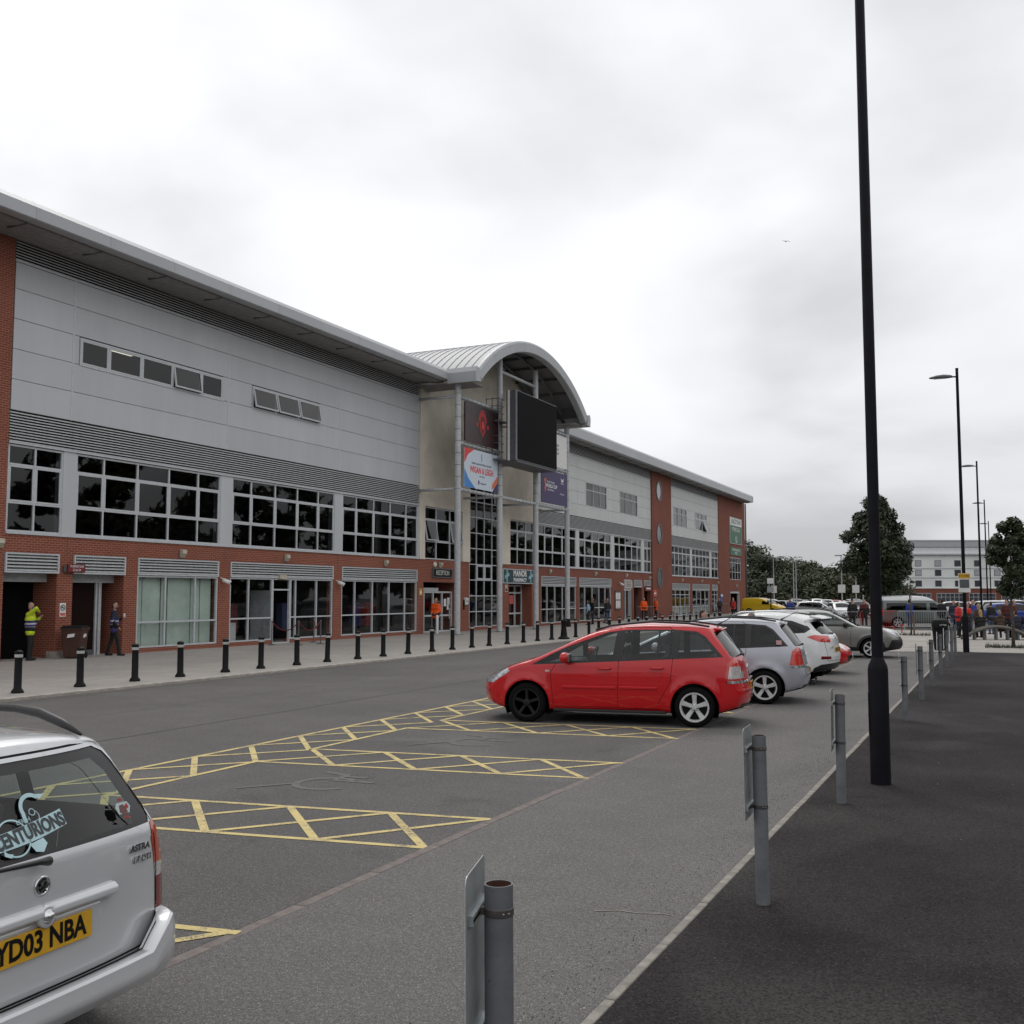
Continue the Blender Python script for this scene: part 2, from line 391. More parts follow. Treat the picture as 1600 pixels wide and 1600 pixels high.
# worn yellow paint
b = NB('yellow_paint'); v = b.coords(kind='Object')
wn = b.noise(v, 3.5, 5, 0.7); wf = b.noise(v, 60, 3, 0.7)
wear = b.new('ShaderNodeMath', operation='ADD'); b.l(wn, wear.inputs[0]); b.l(wf, wear.inputs[1])
b.base(b.ramp(wear.outputs[0], [(0.80, (0.15, 0.14, 0.12)), (0.92, (0.40, 0.32, 0.16)), (1.10, (0.56, 0.45, 0.19))]))
b.set(Roughness=0.85); M_YEL = b.m
b = NB('yellow_paint_faded'); v = b.coords(kind='Object')
wn = b.noise(v, 3.5, 5, 0.7); wf = b.noise(v, 60, 3, 0.7)
wear = b.new('ShaderNodeMath', operation='ADD'); b.l(wn, wear.inputs[0]); b.l(wf, wear.inputs[1])
b.base(b.ramp(wear.outputs[0], [(1.0, (0.108, 0.105, 0.100)), (1.14, (0.36, 0.30, 0.15))]))
b.set(Roughness=0.85); M_YELF = b.m
def pline(a, c, wd=0.076, mat=None, z=0.004):
    return strip('painted_line', [a, c], wd, z, mat or M_YEL, park)
SL = 0.150       # the bays stand about eight and a half degrees off square
XA, XB = -8.42, -4.28
def yat(ylane, X): return ylane + (X - XB) * SL
zl = [0.0040, 0.0044, 0.0048, 0.0052]
for s in range(0, 9):
    near, far = 4.02 + 3.60 * s, 5.25 + 3.57 * s
    pline((XA, yat(near, XA)), (XB, yat(near, XB)), z=zl[0])
    pline((XA, yat(far, XA)), (XB, yat(far, XB)), z=zl[0])
    if s > 4: continue
    for c in range(4):
        x0, x1 = XA - 0.02 + c * 1.045, XA - 0.02 + (c + 1) * 1.045
        x1 = min(x1, XB - 0.06)
        pline((x0, yat(far, x0)), (x1, yat(near, x1)), z=zl[1]); pline((x0, yat(near, x0)), (x1, yat(far, x1)), z=zl[2])
pline((-9.37, 3), (-9.37, 38), z=zl[0])
for s in range(0, 8):     # inner line of the front strip, broken by the hatched strips
    pline((XA, yat(5.25 + 3.57 * s, XA)), (XA, yat(4.02 + 3.60 * (s + 1), XA)), z=zl[3])
yy = 3.95
while yy < 24:
    pline((-9.37, yy + 1.09), (XA, yy), z=zl[1]); pline((-9.37, yy), (XA, yy + 1.09), z=zl[2]); yy += 1.105
# faded disabled-bay symbols (wheel, back, seat, arm)
for s in range(0, 5):
    cy = 9.6 + 3.58 * (s - 1) + 0.25; cx = -6.85
    arc = [(cx + 0.1 + 0.34 * math.cos(q), cy - 0.15 + 0.34 * math.sin(q)) for q in np.linspace(R(60), R(330), 16)]
    strip('painted_symbol', arc, 0.09, zl[0], M_YELF, park)
    strip('painted_symbol', [(cx + 0.55, cy + 0.1), (cx + 0.05, cy + 0.06), (cx + 0.02, cy + 0.38), (cx - 0.35, cy + 0.48)], 0.09, zl[1], M_YELF, park)
    strip('painted_symbol', [(cx + 0.32, cy + 0.32), (cx - 0.05, cy + 0.30)], 0.08, zl[2], M_YELF, park)
    strip('painted_symbol', [(cx - 0.62, cy - 0.78), (cx - 0.2, cy - 0.25)], 0.07, zl[3], M_YELF, park)
# a chalk scratch beside the edging
strip('chalk_mark', [(-2.48, 6.58), (-2.33, 6.66), (-2.2, 6.655), (-2.06, 6.71), (-1.99, 6.70)], 0.014, 0.004, M_EDGE, lane)
# loose grit along the edging, far too small to count
rg = random.Random(11); mb = MB()
for i in range(3600):
    u = rg.random()
    if u < 0.6: x = -1.75 + abs(rg.gauss(0, 0.45)); z = 0.024
    else: x = -1.98 - abs(rg.gauss(0, 0.22)); z = 0.002
    yv = rg.uniform(3.5, 17); r_ = rg.uniform(0.002, 0.006)
    a = rg.random() * 3
    mb.add([(x + r_ * math.cos(a + q), yv + r_ * math.sin(a + q), z) for q in (0, 2.1, 4.2)] + [(x, yv, z + r_)], [(0, 1, 3), (1, 2, 3), (2, 0, 3)])
gt = obj('loose_grit', mb, plain('grit', (0.075, 0.07, 0.068), 0.95, var=0.5, vscale=40)); gt['kind'] = 'stuff'; gt['label'] = 'loose dark grit scattered along the path edging'; gt['category'] = 'grit'

mb = MB()
for i in range(150):
    x = rg.uniform(-9, 3) if i % 3 else rg.uniform(-3.9, -1.95); yv = rg.uniform(3.2, 14) ; z = .024 if x > -1.8 else .003; r_ = rg.uniform(.003, .008); a = rg.random() * 3
    mb.add([(x + r_ * math.cos(a + q), yv + r_ * math.sin(a + q) * 1.4, z) for q in (0, 1.6, 3.1, 4.7)] + [(x, yv, z + r_ * .7)], [(0, 1, 4), (1, 2, 4), (2, 3, 4), (3, 0, 4)])
pb = obj('pale_pebbles', mb, plain('pebble', (.34, .32, .29), .9, var=.3, vscale=50)); pb['kind'] = 'stuff'; pb['label'] = 'small pale pebbles and bits of litter on the tarmac'; pb['category'] = 'pebbles'
# ================================================================== stadium building
FX = -27.5
st = thing('stadium_building', 'long three storey stadium stand with red brick ground floor and silver cladding', 'building', (FX, 0, 0))
def wall(name, y0, y1, z0, z1, mat, x0=-0.35, x1=0.0, parent=None):
    return obj(name, MB().box(x0, x1, y0, y1, z0, z1), mat, parent or st)
_pane = {}
def pane(y0, y1, z0, z1, x, parent, mat, tilt=0.0):
    key = (round(y1 - y0, 2), round(z1 - z0, 2), mat.name)
    if key not in _pane:
        a, c = key[0], key[1]
        _pane[key] = MB().add([(0, 0, -c), (0, a, -c), (0, a, 0), (0, 0, 0)], [(0, 1, 2, 3)]).mesh('pane', mat, fix=False)
    o = link('pane', _pane[key], parent, (x, y0, z1))
    o.rotation_euler = (0, -tilt + random.gauss(0, .004), random.gauss(0, .005))
    return o
def bars(mb, y0, y1, z0, z1, t, x0, x1):
    mb.box(x0, x1, y0, y1, z0, z0 + t); mb.box(x0, x1, y0, y1, z1 - t, z1)
    mb.box(x0, x1, y0, y0 + t, z0 + t, z1 - t); mb.box(x0, x1, y1 - t, y1, z0 + t, z1 - t)
_cas = {}
def casement(y0, y1, z0, z1, parent, tilt=0.0, t=0.055):
    key = (round(y1 - y0, 2), round(z1 - z0, 2))
    if key not in _cas:
        mb = MB(); bars(mb, 0, key[0], -key[1], 0, t, -0.03, 0.025); _cas[key] = mb.mesh('casement', M_FRAME)
    o = link('casement', _cas[key], parent, (0.0, y0, z1))
    if tilt: o.rotation_euler = (0, -tilt, 0)
    return o
def window(y0, y1, z0, z1, cols=(), rows=(), openers=(), x=-0.06, mat=None, t=0.06, tilted={}, parent=None, name='window', skip=()):
    """outer frame + mullions as one mesh (the part); each pane and casement a sub-part. rows from bottom"""
    mat = mat or M_GLASSD
    mb = MB(); bars(mb, y0, y1, z0, z1, t, x - 0.06, x + 0.04)
    Y = [y0] + list(cols) + [y1]; Z = [z0] + list(rows) + [z1]
    for c in cols: mb.box(x - 0.057, x + 0.037, c - t / 2, c + t / 2, z0 + t, z1 - t)
    for r in rows:
        for i in range(len(Y) - 1):
            a = Y[i] + (t if i == 0 else t / 2); b_ = Y[i + 1] - (t if i == len(Y) - 2 else t / 2)
            mb.box(x - 0.054, x + 0.034, a, b_, r - t / 2, r + t / 2)
    wo = obj(name, mb, M_FRAME, parent or st)
    for i in range(len(Y) - 1):
        for j in range(len(Z) - 1):
            if (i, j) in skip: continue
            a = Y[i] + (t if i == 0 else t / 2); b_ = Y[i + 1] - (t if i == len(Y) - 2 else t / 2)
            c = Z[j] + (t if j == 0 else t / 2); d = Z[j + 1] - (t if j == len(Z) - 2 else t / 2)
            tl = tilted.get((i, j), 0.0)
            if j in openers:
                o = casement(a + .004, b_ - .004, c + .004, d - .004, wo, tl); o.location.x = x + 0.012
                pane(a + .05, b_ - .05, c + .05, d - .05, x + 0.012, wo, mat, tl)
                if tl:
                    for q in wo.children[-1:]: q.location.z = d - 0.055 * math.cos(tl); q.location.x = x + 0.012 + 0.055 * math.sin(tl)
            else: pane(a - .01, b_ + .01, c - .01, d + .01, x - 0.01, wo, mat)
    return wo
_slat = {}
def louvre(y0, y1, z0, z1, n, x=0.0, frame=True, deep=0.10):
    """louvre: dark back, frame, and each blade a part"""
    lo = obj('louvre_frame', (lambda mb: (bars(mb, y0, y1, z0, z1, 0.05, x - 0.02, x + 0.05) if frame else mb.box(x - 0.02, x + 0.045, y0, y1, z0 - 0.0, z0 + 0.05), mb)[1])(MB()), M_FRAME, st)
    obj('louvre_back', MB().box(x - 0.14, x - 0.12, y0 + .01, y1 - .01, z0 + .01, z1 - .01), M_DARK, lo)
    a = 0.05 if frame else 0.0
    zz0, zz1 = z0 + 0.05, z1 - (0.05 if frame else 0.0); p = (zz1 - zz0) / n
    L = round(y1 - y0 - 2 * a, 2); key = (L, round(p, 3), deep)
    if key not in _slat:
        h = p * 0.55
        _slat[key] = MB().prism([(-deep, h * 1.25), (-deep, h * 1.25 + 0.012), (0.0, h * 0.62), (0.012, h * 0.62), (0.012, 0.0), (0.0, 0.0), (0.0, h * 0.5)], 'y', 0, L).mesh('slat', M_SLAT)
    for i in range(n): link('slat', _slat[key], lo, (x + 0.01, y0 + a, zz0 + i * p + p * 0.12))
    return lo

# ---- masonry, ground floor
Z1, ZB = 3.37, 3.93
wall('brick_wall', 12, 22.40, 0, 13.1, M_BRICK, x1=0.02)
wall('brick_wall', 22.40, 47.98, Z1, ZB, M_BRICK)
for a, c in ((24.42, 25.05), (27.25, 27.88), (32.10, 32.77), (39.80, 40.47), (47.35, 47.98)): wall('brick_pier', a, c, 0, Z1, M_BRICK)
for a, c in ((27.88, 32.10), (32.77, 35.45), (36.70, 39.80), (40.47, 47.35)): wall('brick_plinth', a, c, 0, 0.19, M_BRICK, x1=-0.004)
# movement joints in the brick band
for yv in (24.78, 32.44, 40.14): obj('movement_joint', MB().box(-0.01, 0.004, yv - .008, yv + .008, Z1, ZB), M_TAR, st)
# ---- the two recessed entrances at the left
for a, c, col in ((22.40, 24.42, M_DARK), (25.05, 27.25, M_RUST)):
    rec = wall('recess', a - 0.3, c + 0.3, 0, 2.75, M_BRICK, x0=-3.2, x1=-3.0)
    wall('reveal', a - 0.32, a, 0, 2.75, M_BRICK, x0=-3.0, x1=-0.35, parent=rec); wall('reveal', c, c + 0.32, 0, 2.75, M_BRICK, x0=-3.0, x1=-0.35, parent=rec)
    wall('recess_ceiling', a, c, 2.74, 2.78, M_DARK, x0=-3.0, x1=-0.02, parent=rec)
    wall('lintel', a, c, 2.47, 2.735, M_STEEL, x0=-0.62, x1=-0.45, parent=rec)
    wall('door_or_shade_panel', a, c - (0.55 if col is M_RUST else 0), 0.02, 2.47, M_DARK if col is M_DARK else plain('door_brown', (0.014, 0.007, 0.006), 0.85, spec=0.1), x0=-1.15 if col is M_DARK else -0.62, x1=-1.05 if col is M_DARK else -0.56, parent=rec)  # left opening: black panel paints its unlit depth; right one: brown door
wall('door_post', 26.62, 26.74, 0, 2.47, M_STEEL, x0=-0.62, x1=-0.48)
wall('door_post', 26.50, 26.58, 0, 2.47, M_STEEL, x0=-0.60, x1=-0.50)
wall('kicking_plate', 25.05, 26.5, 0.04, 0.22, M_STEELD, x0=-0.54, x1=-0.50)
wall('pad_stone', 24.35, 25.0, 0.0, 0.26, M_KERB, x0=-0.3, x1=0.06)
louvre(22.42, 24.44, 2.74, 3.36, 5, 0.03); louvre(25.04, 27.26, 2.74, 3.36, 5, 0.03)
for a, c in ((27.89, 32.09), (32.78, 39.79), (40.48, 47.34)): louvre(a, c, 2.76, 3.36, 5, -0.02)
# ---- shop windows
wC = window(27.90, 32.08, 0.20, 2.75, (29.30, 30.85), (1.10,), mat=M_GLASS)
wD = window(32.79, 35.46, 0.20, 2.75, (33.95,), (1.12,), mat=M_GLASS)
wD2 = window(36.68, 39.78, 0.20, 2.75, (37.06, 38.58), (1.12,), mat=M_GLASS)
wE = window(40.49, 47.33, 0.20, 2.75, (41.62, 43.14, 44.65, 46.17), (1.13,), mat=M_GLASS)
dr = window(35.47, 36.67, 0.03, 2.75, (), (2.28,), mat=M_GLASS, name='shop_door', skip=((0, 0),))
wall('door_leaf', 35.50, 35.56, 0.05, 2.25, M_FRAME, x0=-1.2, x1=-0.1, parent=dr)
# blinds behind window C, in pale green cloth, uneven
M_BLIND = plain('blind_green', (0.60, 0.70, 0.62), 0.9, var=0.12, vscale=1.4)
for a, c in ((27.98, 28.36), (28.40, 29.26), (29.33, 29.52), (29.66, 30.82), (30.88, 31.32), (31.38, 31.96)):
    wall('blind', a, c, 0.24, 2.72, M_BLIND, x0=-0.30 - 0.05 * random.random(), x1=-0.26, parent=wC)
# ---- first floor window band and piers of sheet metal
def band_window(y0, y1, cols, tilted={}):
    return window(y0, y1, 4.0, 6.70, cols, (4.90, 6.09), openers=(1,), tilted=tilted)
wall('sill', 22.42, 47.46, 3.93, 4.0, M_FRAME, x0=-0.2, x1=0.05)
band_window(22.44, 24.53, (23.46,)); band_window(25.06, 32.12, (26.26, 27.80, 29.34, 30.88))
band_window(32.81, 39.85, (34.0, 35.55, 37.08, 38.61)); band_window(40.49, 47.38, (41.66, 43.17, 44.69, 46.22))
for a, c in ((24.53, 25.06), (32.12, 32.81), (39.85, 40.49), (47.38, 47.5)): wall('metal_pier', a, c, 4.0, 6.72, M_CLAD, x1=0.0)
# ---- louvre bands
for a, c in ((22.42, 32.45), (32.46, 40.14), (40.15, 47.48)):
    louvre(a, c, 6.72, 7.74, 11, 0.0, frame=False); louvre(a, c, 12.42, 13.1, 7, 0.0, frame=False)
# ---- cladding panels, each with its own edges
ROWS = [7.76, 8.72, 9.67, 10.62, 11.57, 12.41]
def clad(y0, y1, holes=(), mat=None, rows=ROWS):
    g = 0.008
    for i in range(len(rows) - 1):
        z0, z1 = rows[i] + g, rows[i + 1] - g
        segs = [(y0 + g, y1 - g)]
        for (a, c, hz0, hz1) in holes:
            if hz0 < z1 - 0.1 and hz1 > z0 + 0.1:
                ns = []
                for (p, q) in segs:
                    if a > p and c < q: ns += [(p, a), (c, q)]
                    else: ns.append((p, q))
                segs = ns
        for (p, q) in segs: obj('cladding_panel', MB().box(-0.03, 0.012 + 0.003 * random.random(), p, q, z0, z1), mat or M_CLAD, st, bevel=0.004)
M_BACK = plain('backing', (0.10, 0.10, 0.105), 0.8)
def backing(y0, y1, holes=(), z0=7.74, z1=13.1):
    Y = [y0] + [t for h in holes for t in (h[0], h[1])] + [y1]
    for i in range(0, len(Y) - 1, 2): wall('backing_wall', Y[i], Y[i + 1], z0, z1, M_BACK, x0=-0.3, x1=-0.15 if False else -0.16)
    for h in holes:
        wall('backing_wall', h[0], h[1], z0, h[2], M_BACK, x0=-0.3, x1=-0.16); wall('backing_wall', h[0], h[1], h[3], z1, M_BACK, x0=-0.3, x1=-0.16)
h1, h2 = (25.0, 32.12, 9.66, 10.60), (33.85, 38.60, 9.66, 10.60)
backing(22.4, 47.5, (h1, h2))
clad(22.44, 24.76); clad(24.76, 32.44, (h1,)); clad(32.44, 40.14, (h2,)); clad(40.14, 47.48)
for yv in (24.76, 32.44, 40.14): obj('cover_strip', MB().box(-0.02, 0.020, yv - .035, yv + .035, 7.76, 12.42), M_FRAME, st)
window(25.02, 32.10, 9.64, 10.58, (26.27, 27.79, 29.34, 30.85), (), openers=(0,), tilted={(3, 0): 0.16}, x=0.0)
window(33.87, 38.58, 9.64, 10.58, (35.44, 36.98), (), openers=(0,), tilted={(0, 0): 0.2, (1, 0): 0.2, (2, 0): 0.2}, x=0.0)
# ---- central bay: brick base, cream render
for a, c in ((47.98, 48.0), (51.9, 53.22), (57.40, 58.54), (62.0, 62.9)): wall('brick_pier', a, c, 0, 2.74, M_BRICK)
wall('brick_wall', 47.5, 53.22, Z1 - 0.6 + 0.0, ZB, M_BRICK, x1=0.001) if False else None
wall('brick_wall', 47.98, 53.22, 2.74, ZB, M_BRICK); wall('brick_wall', 57.40, 62.9, 2.74, ZB, M_BRICK)
wall('brick_plinth', 53.22, 57.40, 0, 0.22, M_BRICK)
wall('cream_wall', 47.5, 48.05, ZB, 13.1, M_CREAM, x1=0.06); wall('cream_wall', 52.3, 53.22, ZB, 13.1, M_CREAM, x1=0.06)
wall('cream_wall', 48.05, 52.3, 6.75, 13.1, M_CREAM, x1=0.06)
wall('cream_wall', 57.40, 58.62, ZB, 13.1, M_CREAM, x1=0.06); wall('cream_wall', 58.62, 62.35, 6.75, 13.1, M_CREAM, x1=0.06); wall('cream_wall', 62.35, 62.9, ZB, 13.1, M_CREAM, x1=0.06)
wall('cream_wall', 53.22, 57.40, 8.5, 13.1, M_CREAM, x1=0.06)
window(48.07, 52.28, 3.96, 6.73, (49.4, 50.95), (4.90, 6.09), openers=(1,), tilted={(0, 1): 0.16, (2, 1): 0.16})
window(58.64, 62.33, 3.96, 6.73, (59.85, 61.1), (4.90, 6.09), openers=(1,))
cw = window(53.24, 57.38, 0.23, 8.48, (54.18, 55.19, 56.21), (1.11, 2.01, 2.92, 3.82, 4.73, 5.63, 6.54, 7.44), t=0.05, name='curtain_wall', x=-0.05)
for yv in (54.22, 55.23):     # the opening light in the curtain wall
    casement(yv, yv + 0.94, 2.95, 3.79, cw, t=0.09).location.x = -0.03
# reception entrance
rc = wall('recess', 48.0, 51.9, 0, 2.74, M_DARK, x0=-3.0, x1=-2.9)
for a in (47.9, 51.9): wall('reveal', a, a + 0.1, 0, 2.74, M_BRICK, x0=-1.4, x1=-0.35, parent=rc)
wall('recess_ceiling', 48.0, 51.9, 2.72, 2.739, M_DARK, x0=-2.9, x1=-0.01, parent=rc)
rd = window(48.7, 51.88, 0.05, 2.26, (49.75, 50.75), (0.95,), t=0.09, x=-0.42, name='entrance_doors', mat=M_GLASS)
wall('door_head', 48.6, 50.3, 2.27, 2.45, M_FRAME, x0=-0.48, x1=-0.38, parent=rd)
wall('door_handle', 51.5, 51.54, 0.75, 1.35, M_STEEL, x0=-0.38, x1=-0.32, parent=rd)
for (yv, zv, s, hh) in ((50.95, 1.45, 0.28, 0.4), (51.35, 1.5, 0.26, 0.42), (51.3, 1.25, 0.22, 0.3)): wall('paper_notice', yv, yv + s, zv, zv + hh, M_WHITE, x0=-0.40, x1=-0.395, parent=rd)
# pharmacy entrance
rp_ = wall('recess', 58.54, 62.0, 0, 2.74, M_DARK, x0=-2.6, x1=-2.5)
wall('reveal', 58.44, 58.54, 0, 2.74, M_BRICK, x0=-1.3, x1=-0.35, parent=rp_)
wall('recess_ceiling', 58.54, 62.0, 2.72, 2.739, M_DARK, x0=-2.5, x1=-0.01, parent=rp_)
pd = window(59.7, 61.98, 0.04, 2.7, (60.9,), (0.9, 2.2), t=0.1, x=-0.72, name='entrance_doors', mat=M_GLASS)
wall('reveal', 62.0, 62.1, 0, 2.74, M_BRICK, x0=-1.3, x1=-0.35, parent=rp_)
M_REDP = plain('poster_red', (0.55, 0.10, 0.09), 0.6)
wall('poster', 60.05, 60.65, 1.5, 2.05, M_REDP, x0=-0.69, x1=-0.685, parent=pd)
# ---- right-hand wing
wall('brick_wall', 62.9, 87.5, Z1 - 0.05, ZB, M_BRICKF)
for a, c in ((62.9, 63.5), (69.76, 70.38), (77.18, 80.2), (82.22, 82.74), (84.82, 85.46), (87.3, 87.5)): wall('brick_pier', a, c, 0, Z1 - 0.05, M_BRICKF)
for a, c in ((63.5, 69.76), (70.38, 77.18)): wall('brick_plinth', a, c, 0, 0.19, M_BRICKF, x1=-0.004)
wall('sill', 62.95, 87.45, 3.93, 4.0, M_FRAME, x0=-0.2, x1=0.05)
louvre(63.52, 69.74, 2.70, 3.31, 5, -0.02); louvre(70.40, 77.16, 2.70, 3.31, 5, -0.02); louvre(82.76, 84.80, 2.70, 3.31, 5, -0.02); louvre(85.48, 87.28, 2.70, 3.31, 5, -0.02)
window(63.52, 69.74, 0.20, 2.69, (64.6, 65.95, 67.3, 68.5), (1.12,), mat=M_GLASS)
window(70.40, 77.16, 0.20, 2.69, (71.6, 73.1, 74.55, 75.9), (1.12,), mat=M_GLASS)
window(80.22, 82.20, 0.05, 2.5, (80.75, 81.7), (), t=0.09, x=-0.1, name='entrance_doors', mat=M_GLASS)
wall('fanlight_panel', 80.22, 82.2, 2.5, 3.32, M_FRAME, x0=-0.2, x1=-0.03)
M_MAROON = plain('door_maroon', (0.07, 0.018, 0.014), 0.7)
for a, c in ((82.74, 84.82), (85.46, 87.3)):
    wall('recess', a, c, 0, 2.7, M_MAROON, x0=-0.9, x1=-0.8); wall('recess_ceiling', a, c, 2.68, 2.70, M_DARK, x0=-0.8, x1=-0.15)
band_window(63.0, 69.82, (64.2, 65.55, 67.26, 68.5)); band_window(70.41, 77.22, (71.6, 73.12, 74.57, 75.92)); band_window(77.95, 84.8, (79.24, 80.74, 82.29, 83.71)); band_window(85.54, 87.45, (86.45,))
for a, c in ((69.82, 70.41), (77.22, 77.95), (84.8, 85.54)): wall('metal_pier', a, c, 4.0, 6.72, M_CLADF, x1=0.0)
RW = ((71.75, 76.25), (79.3, 83.8))
hr = [(a, c, 8.58, 10.38) for a, c in RW]
backing(62.9, 87.5, hr, z1=12.9)
ROWR = [7.70, 8.58, 9.48, 10.38, 11.25, 12.05]
for a, c in ((62.95, 70.1), (70.1, 77.6), (77.6, 84.9), (84.9, 87.48)): clad(a, c, [h for h in hr if a < h[0] < c], M_CLADF, ROWR)
for a, c in RW: window(a + .01, c - .01, 8.57, 10.37, (a + 1.5, a + 3.0), (9.78,), x=-0.01)
for a, c in ((62.92, 70.1), (70.11, 77.6), (77.61, 87.48)):
    louvre(a, c, 6.72, 7.68, 11, 0.0, frame=False); louvre(a, c, 12.06, 12.88, 8, 0.0, frame=False)
# brick tower with three oval windows
tw = wall('brick_tower', 87.5, 93.4, 0, 13.0, M_BRICKF, x1=0.12)
M_OVAL = plain('oval_glass', (0.24, 0.25, 0.26), 0.15, 0.0, 0.2); M_OVALD = plain('oval_glass_dark', (0.02, 0.02, 0.022), 0.12)
for zc_, mm in ((11.25, M_OVAL), (7.45, M_OVALD), (3.60, plain('oval_mid', (0.09, 0.09, 0.09), 0.15))):
    ring = MB(); N_ = 28; V = []
    for (rx, rz, dx) in ((0.84, 0.90, 0.10), (0.84, 0.90, 0.17), (0.66, 0.74, 0.17), (0.64, 0.72, 0.11)):
        V += [(dx, 89.55 + rx * math.cos(2 * math.pi * i / N_), zc_ + rz * math.sin(2 * math.pi * i / N_)) for i in range(N_)]
    ring.add(V, [(k * N_ + i, k * N_ + (i + 1) % N_, (k + 1) * N_ + (i + 1) % N_, (k + 1) * N_ + i) for k in range(3) for i in range(N_)])
    ow = autosmooth(obj('oval_window', ring, M_STEELD, st))
    pn = MB().add([(0.125, 89.55 + 0.66 * math.cos(2 * math.pi * i / N_), zc_ + 0.74 * math.sin(2 * math.pi * i / N_)) for i in range(N_)], [tuple(range(N_))])
    link('pane', pn.mesh('pane', mm), ow)
# last stretch
wall('brick_wall', 93.4, 111.3, Z1 - 0.2, 3.8, M_BRICKF)
for a, c in ((99.8, 100.75), (107.35, 108.4), (110.8, 111.3)): wall('brick_pier', a, c, 0, Z1 - 0.2, M_BRICKF)
wall('sill', 93.45, 111.25, 3.8, 3.87, M_FRAME, x0=-0.2, x1=0.05)
for a, c in ((93.42, 99.78), (100.77, 107.33), (108.42, 110.78)): louvre(a, c, 2.58, 3.15, 5, -0.02)
window(93.42, 99.78, 0.1, 2.56, (95.0, 96.6, 98.2), (0.95, 2.1), mat=M_GLASS); window(100.77, 107.33, 0.1, 2.56, (102.4, 104.0, 105.7), (0.95,), mat=M_GLASS)
window(108.42, 110.78, 0.05, 2.56, (109.6,), (2.1,), mat=M_GLASS, name='entrance_doors')
for a, c in ((93.5, 99.7), (100.85, 107.25)): wall('white_film', a, c, 0.12, 1.05, M_WHITE, x0=-0.16, x1=-0.14)
for (a, c, cols) in ((93.45, 100.15, (94.8, 96.1, 97.5, 98.8)), (100.74, 107.62, (102.1, 103.5, 104.9, 106.2)), (108.35, 111.2, (109.7,))):
    window(a, c, 3.87, 6.60, cols, (4.80, 6.0), openers=(1,))
for a, c in ((100.15, 100.74), (107.62, 108.35)): wall('metal_pier', a, c, 3.87, 6.62, M_CLADF, x1=0.0)
RW2 = ((94.4, 98.95), (101.9, 106.5)); hr2 = [(a, c, 8.50, 10.28) for a, c in RW2]
backing(93.4, 111.3, hr2, z1=12.9); ROWR2 = [7.55, 8.50, 9.40, 10.28, 11.2, 12.05]
for a, c in ((93.42, 100.45), (100.45, 111.28)): clad(a, c, [h for h in hr2 if a < h[0] < c], M_CLADF, ROWR2)
window(94.41, 98.94, 8.49, 10.27, (95.9, 97.4), (9.68,), x=-0.01)
window(101.91, 106.49, 8.49, 10.27, (103.4, 104.9), (9.68,), openers=(0,), tilted={(2, 0): 0.35}, x=-0.01)
for a, c in ((93.42, 100.45), (100.46, 111.28)):
    louvre(a, c, 6.62, 7.53, 10, 0.0, frame=False); louvre(a, c, 12.06, 12.88, 8, 0.0, frame=False)
# brick end block with a window and a doorway
wall('brick_wall', 111.3, 116.3, 0, 13.0, M_BRICKF, x1=0.06); wall('brick_wall', 121.6, 124.0, 0, 13.0, M_BRICKF, x1=0.06)
wall('brick_wall', 116.3, 121.6, 6.30, 13.0, M_BRICKF, x1=0.06); wall('brick_wall', 116.3, 121.6, 2.5, 3.78, M_BRICKF, x1=0.06)
wall('brick_wall', 120.9, 121.6, 0, 2.5, M_BRICKF, x1=0.06)
window(116.31, 121.59, 3.79, 6.29, (117.6, 118.95, 120.3), (4.65, 5.7), x=0.0)
wall('recess', 116.3, 120.9, 0, 2.5, M_DARK, x0=-1.2, x1=-1.1)
obj('door_frame', (lambda m: (bars(m, 116.32, 120.88, -0.1, 2.48, 0.22, -0.2, 0.02), m)[1])(MB()), M_STEEL, st)
wall('end_wall', 123.9, 124.0, 0, 13.0, M_BRICKF, x0=-20, x1=-0.35)
obj('downpipe', MB().tube([(0.15, 124.12, 0.05), (0.15, 124.12, 12.85)], 0.09, 10), M_STEELD, st, True)
# ---- interior: dark rooms, floors and a few lit ceiling panels
iv = wall('interior_shell', 12, 123.8, -0.2, 13.0, M_ROOM, x0=-7.2, x1=-7.0)
for z0, z1 in ((3.40, 3.75), (7.1, 7.6), (12.3, 12.5)): wall('floor_slab', 22.2, 123.8, z0, z1, M_ROOM, x0=-7.0, x1=-0.36, parent=iv)
wall('floor_slab', 22.2, 123.8, -0.2, 0.03, M_ROOM, x0=-7.0, x1=-0.36, parent=iv)
for yv in (22.3, 32.4, 40.1, 47.6, 53.1, 57.45, 62.6, 70.1, 77.6, 87.5, 100.4, 111.2):
    for z0, z1 in ((0.03, 3.40), (3.75, 7.1), (7.6, 12.3)):
        if yv == 22.3 and z0 < 1: continue
        wall('partition', yv, yv + 0.12, z0, z1, M_ROOM, x0=-7.0, x1=-0.5, parent=iv)
M_CLIT = emit('ceiling_panel_lit', (1.0, 0.93, 0.75), 1.6)
for (yv, xv) in ((28.4, -1.9), (36.3, -1.5), (38.8, -1.7)): wall('ceiling_light', yv, yv + 1.1, 11.10, 11.13, M_CLIT, x0=xv - 0.35, x1=xv + 0.15, parent=iv)
wall('false_ceiling', 22.4, 47.4, 11.14, 11.18, M_ROOM, x0=-6.9, x1=-0.4, parent=iv)
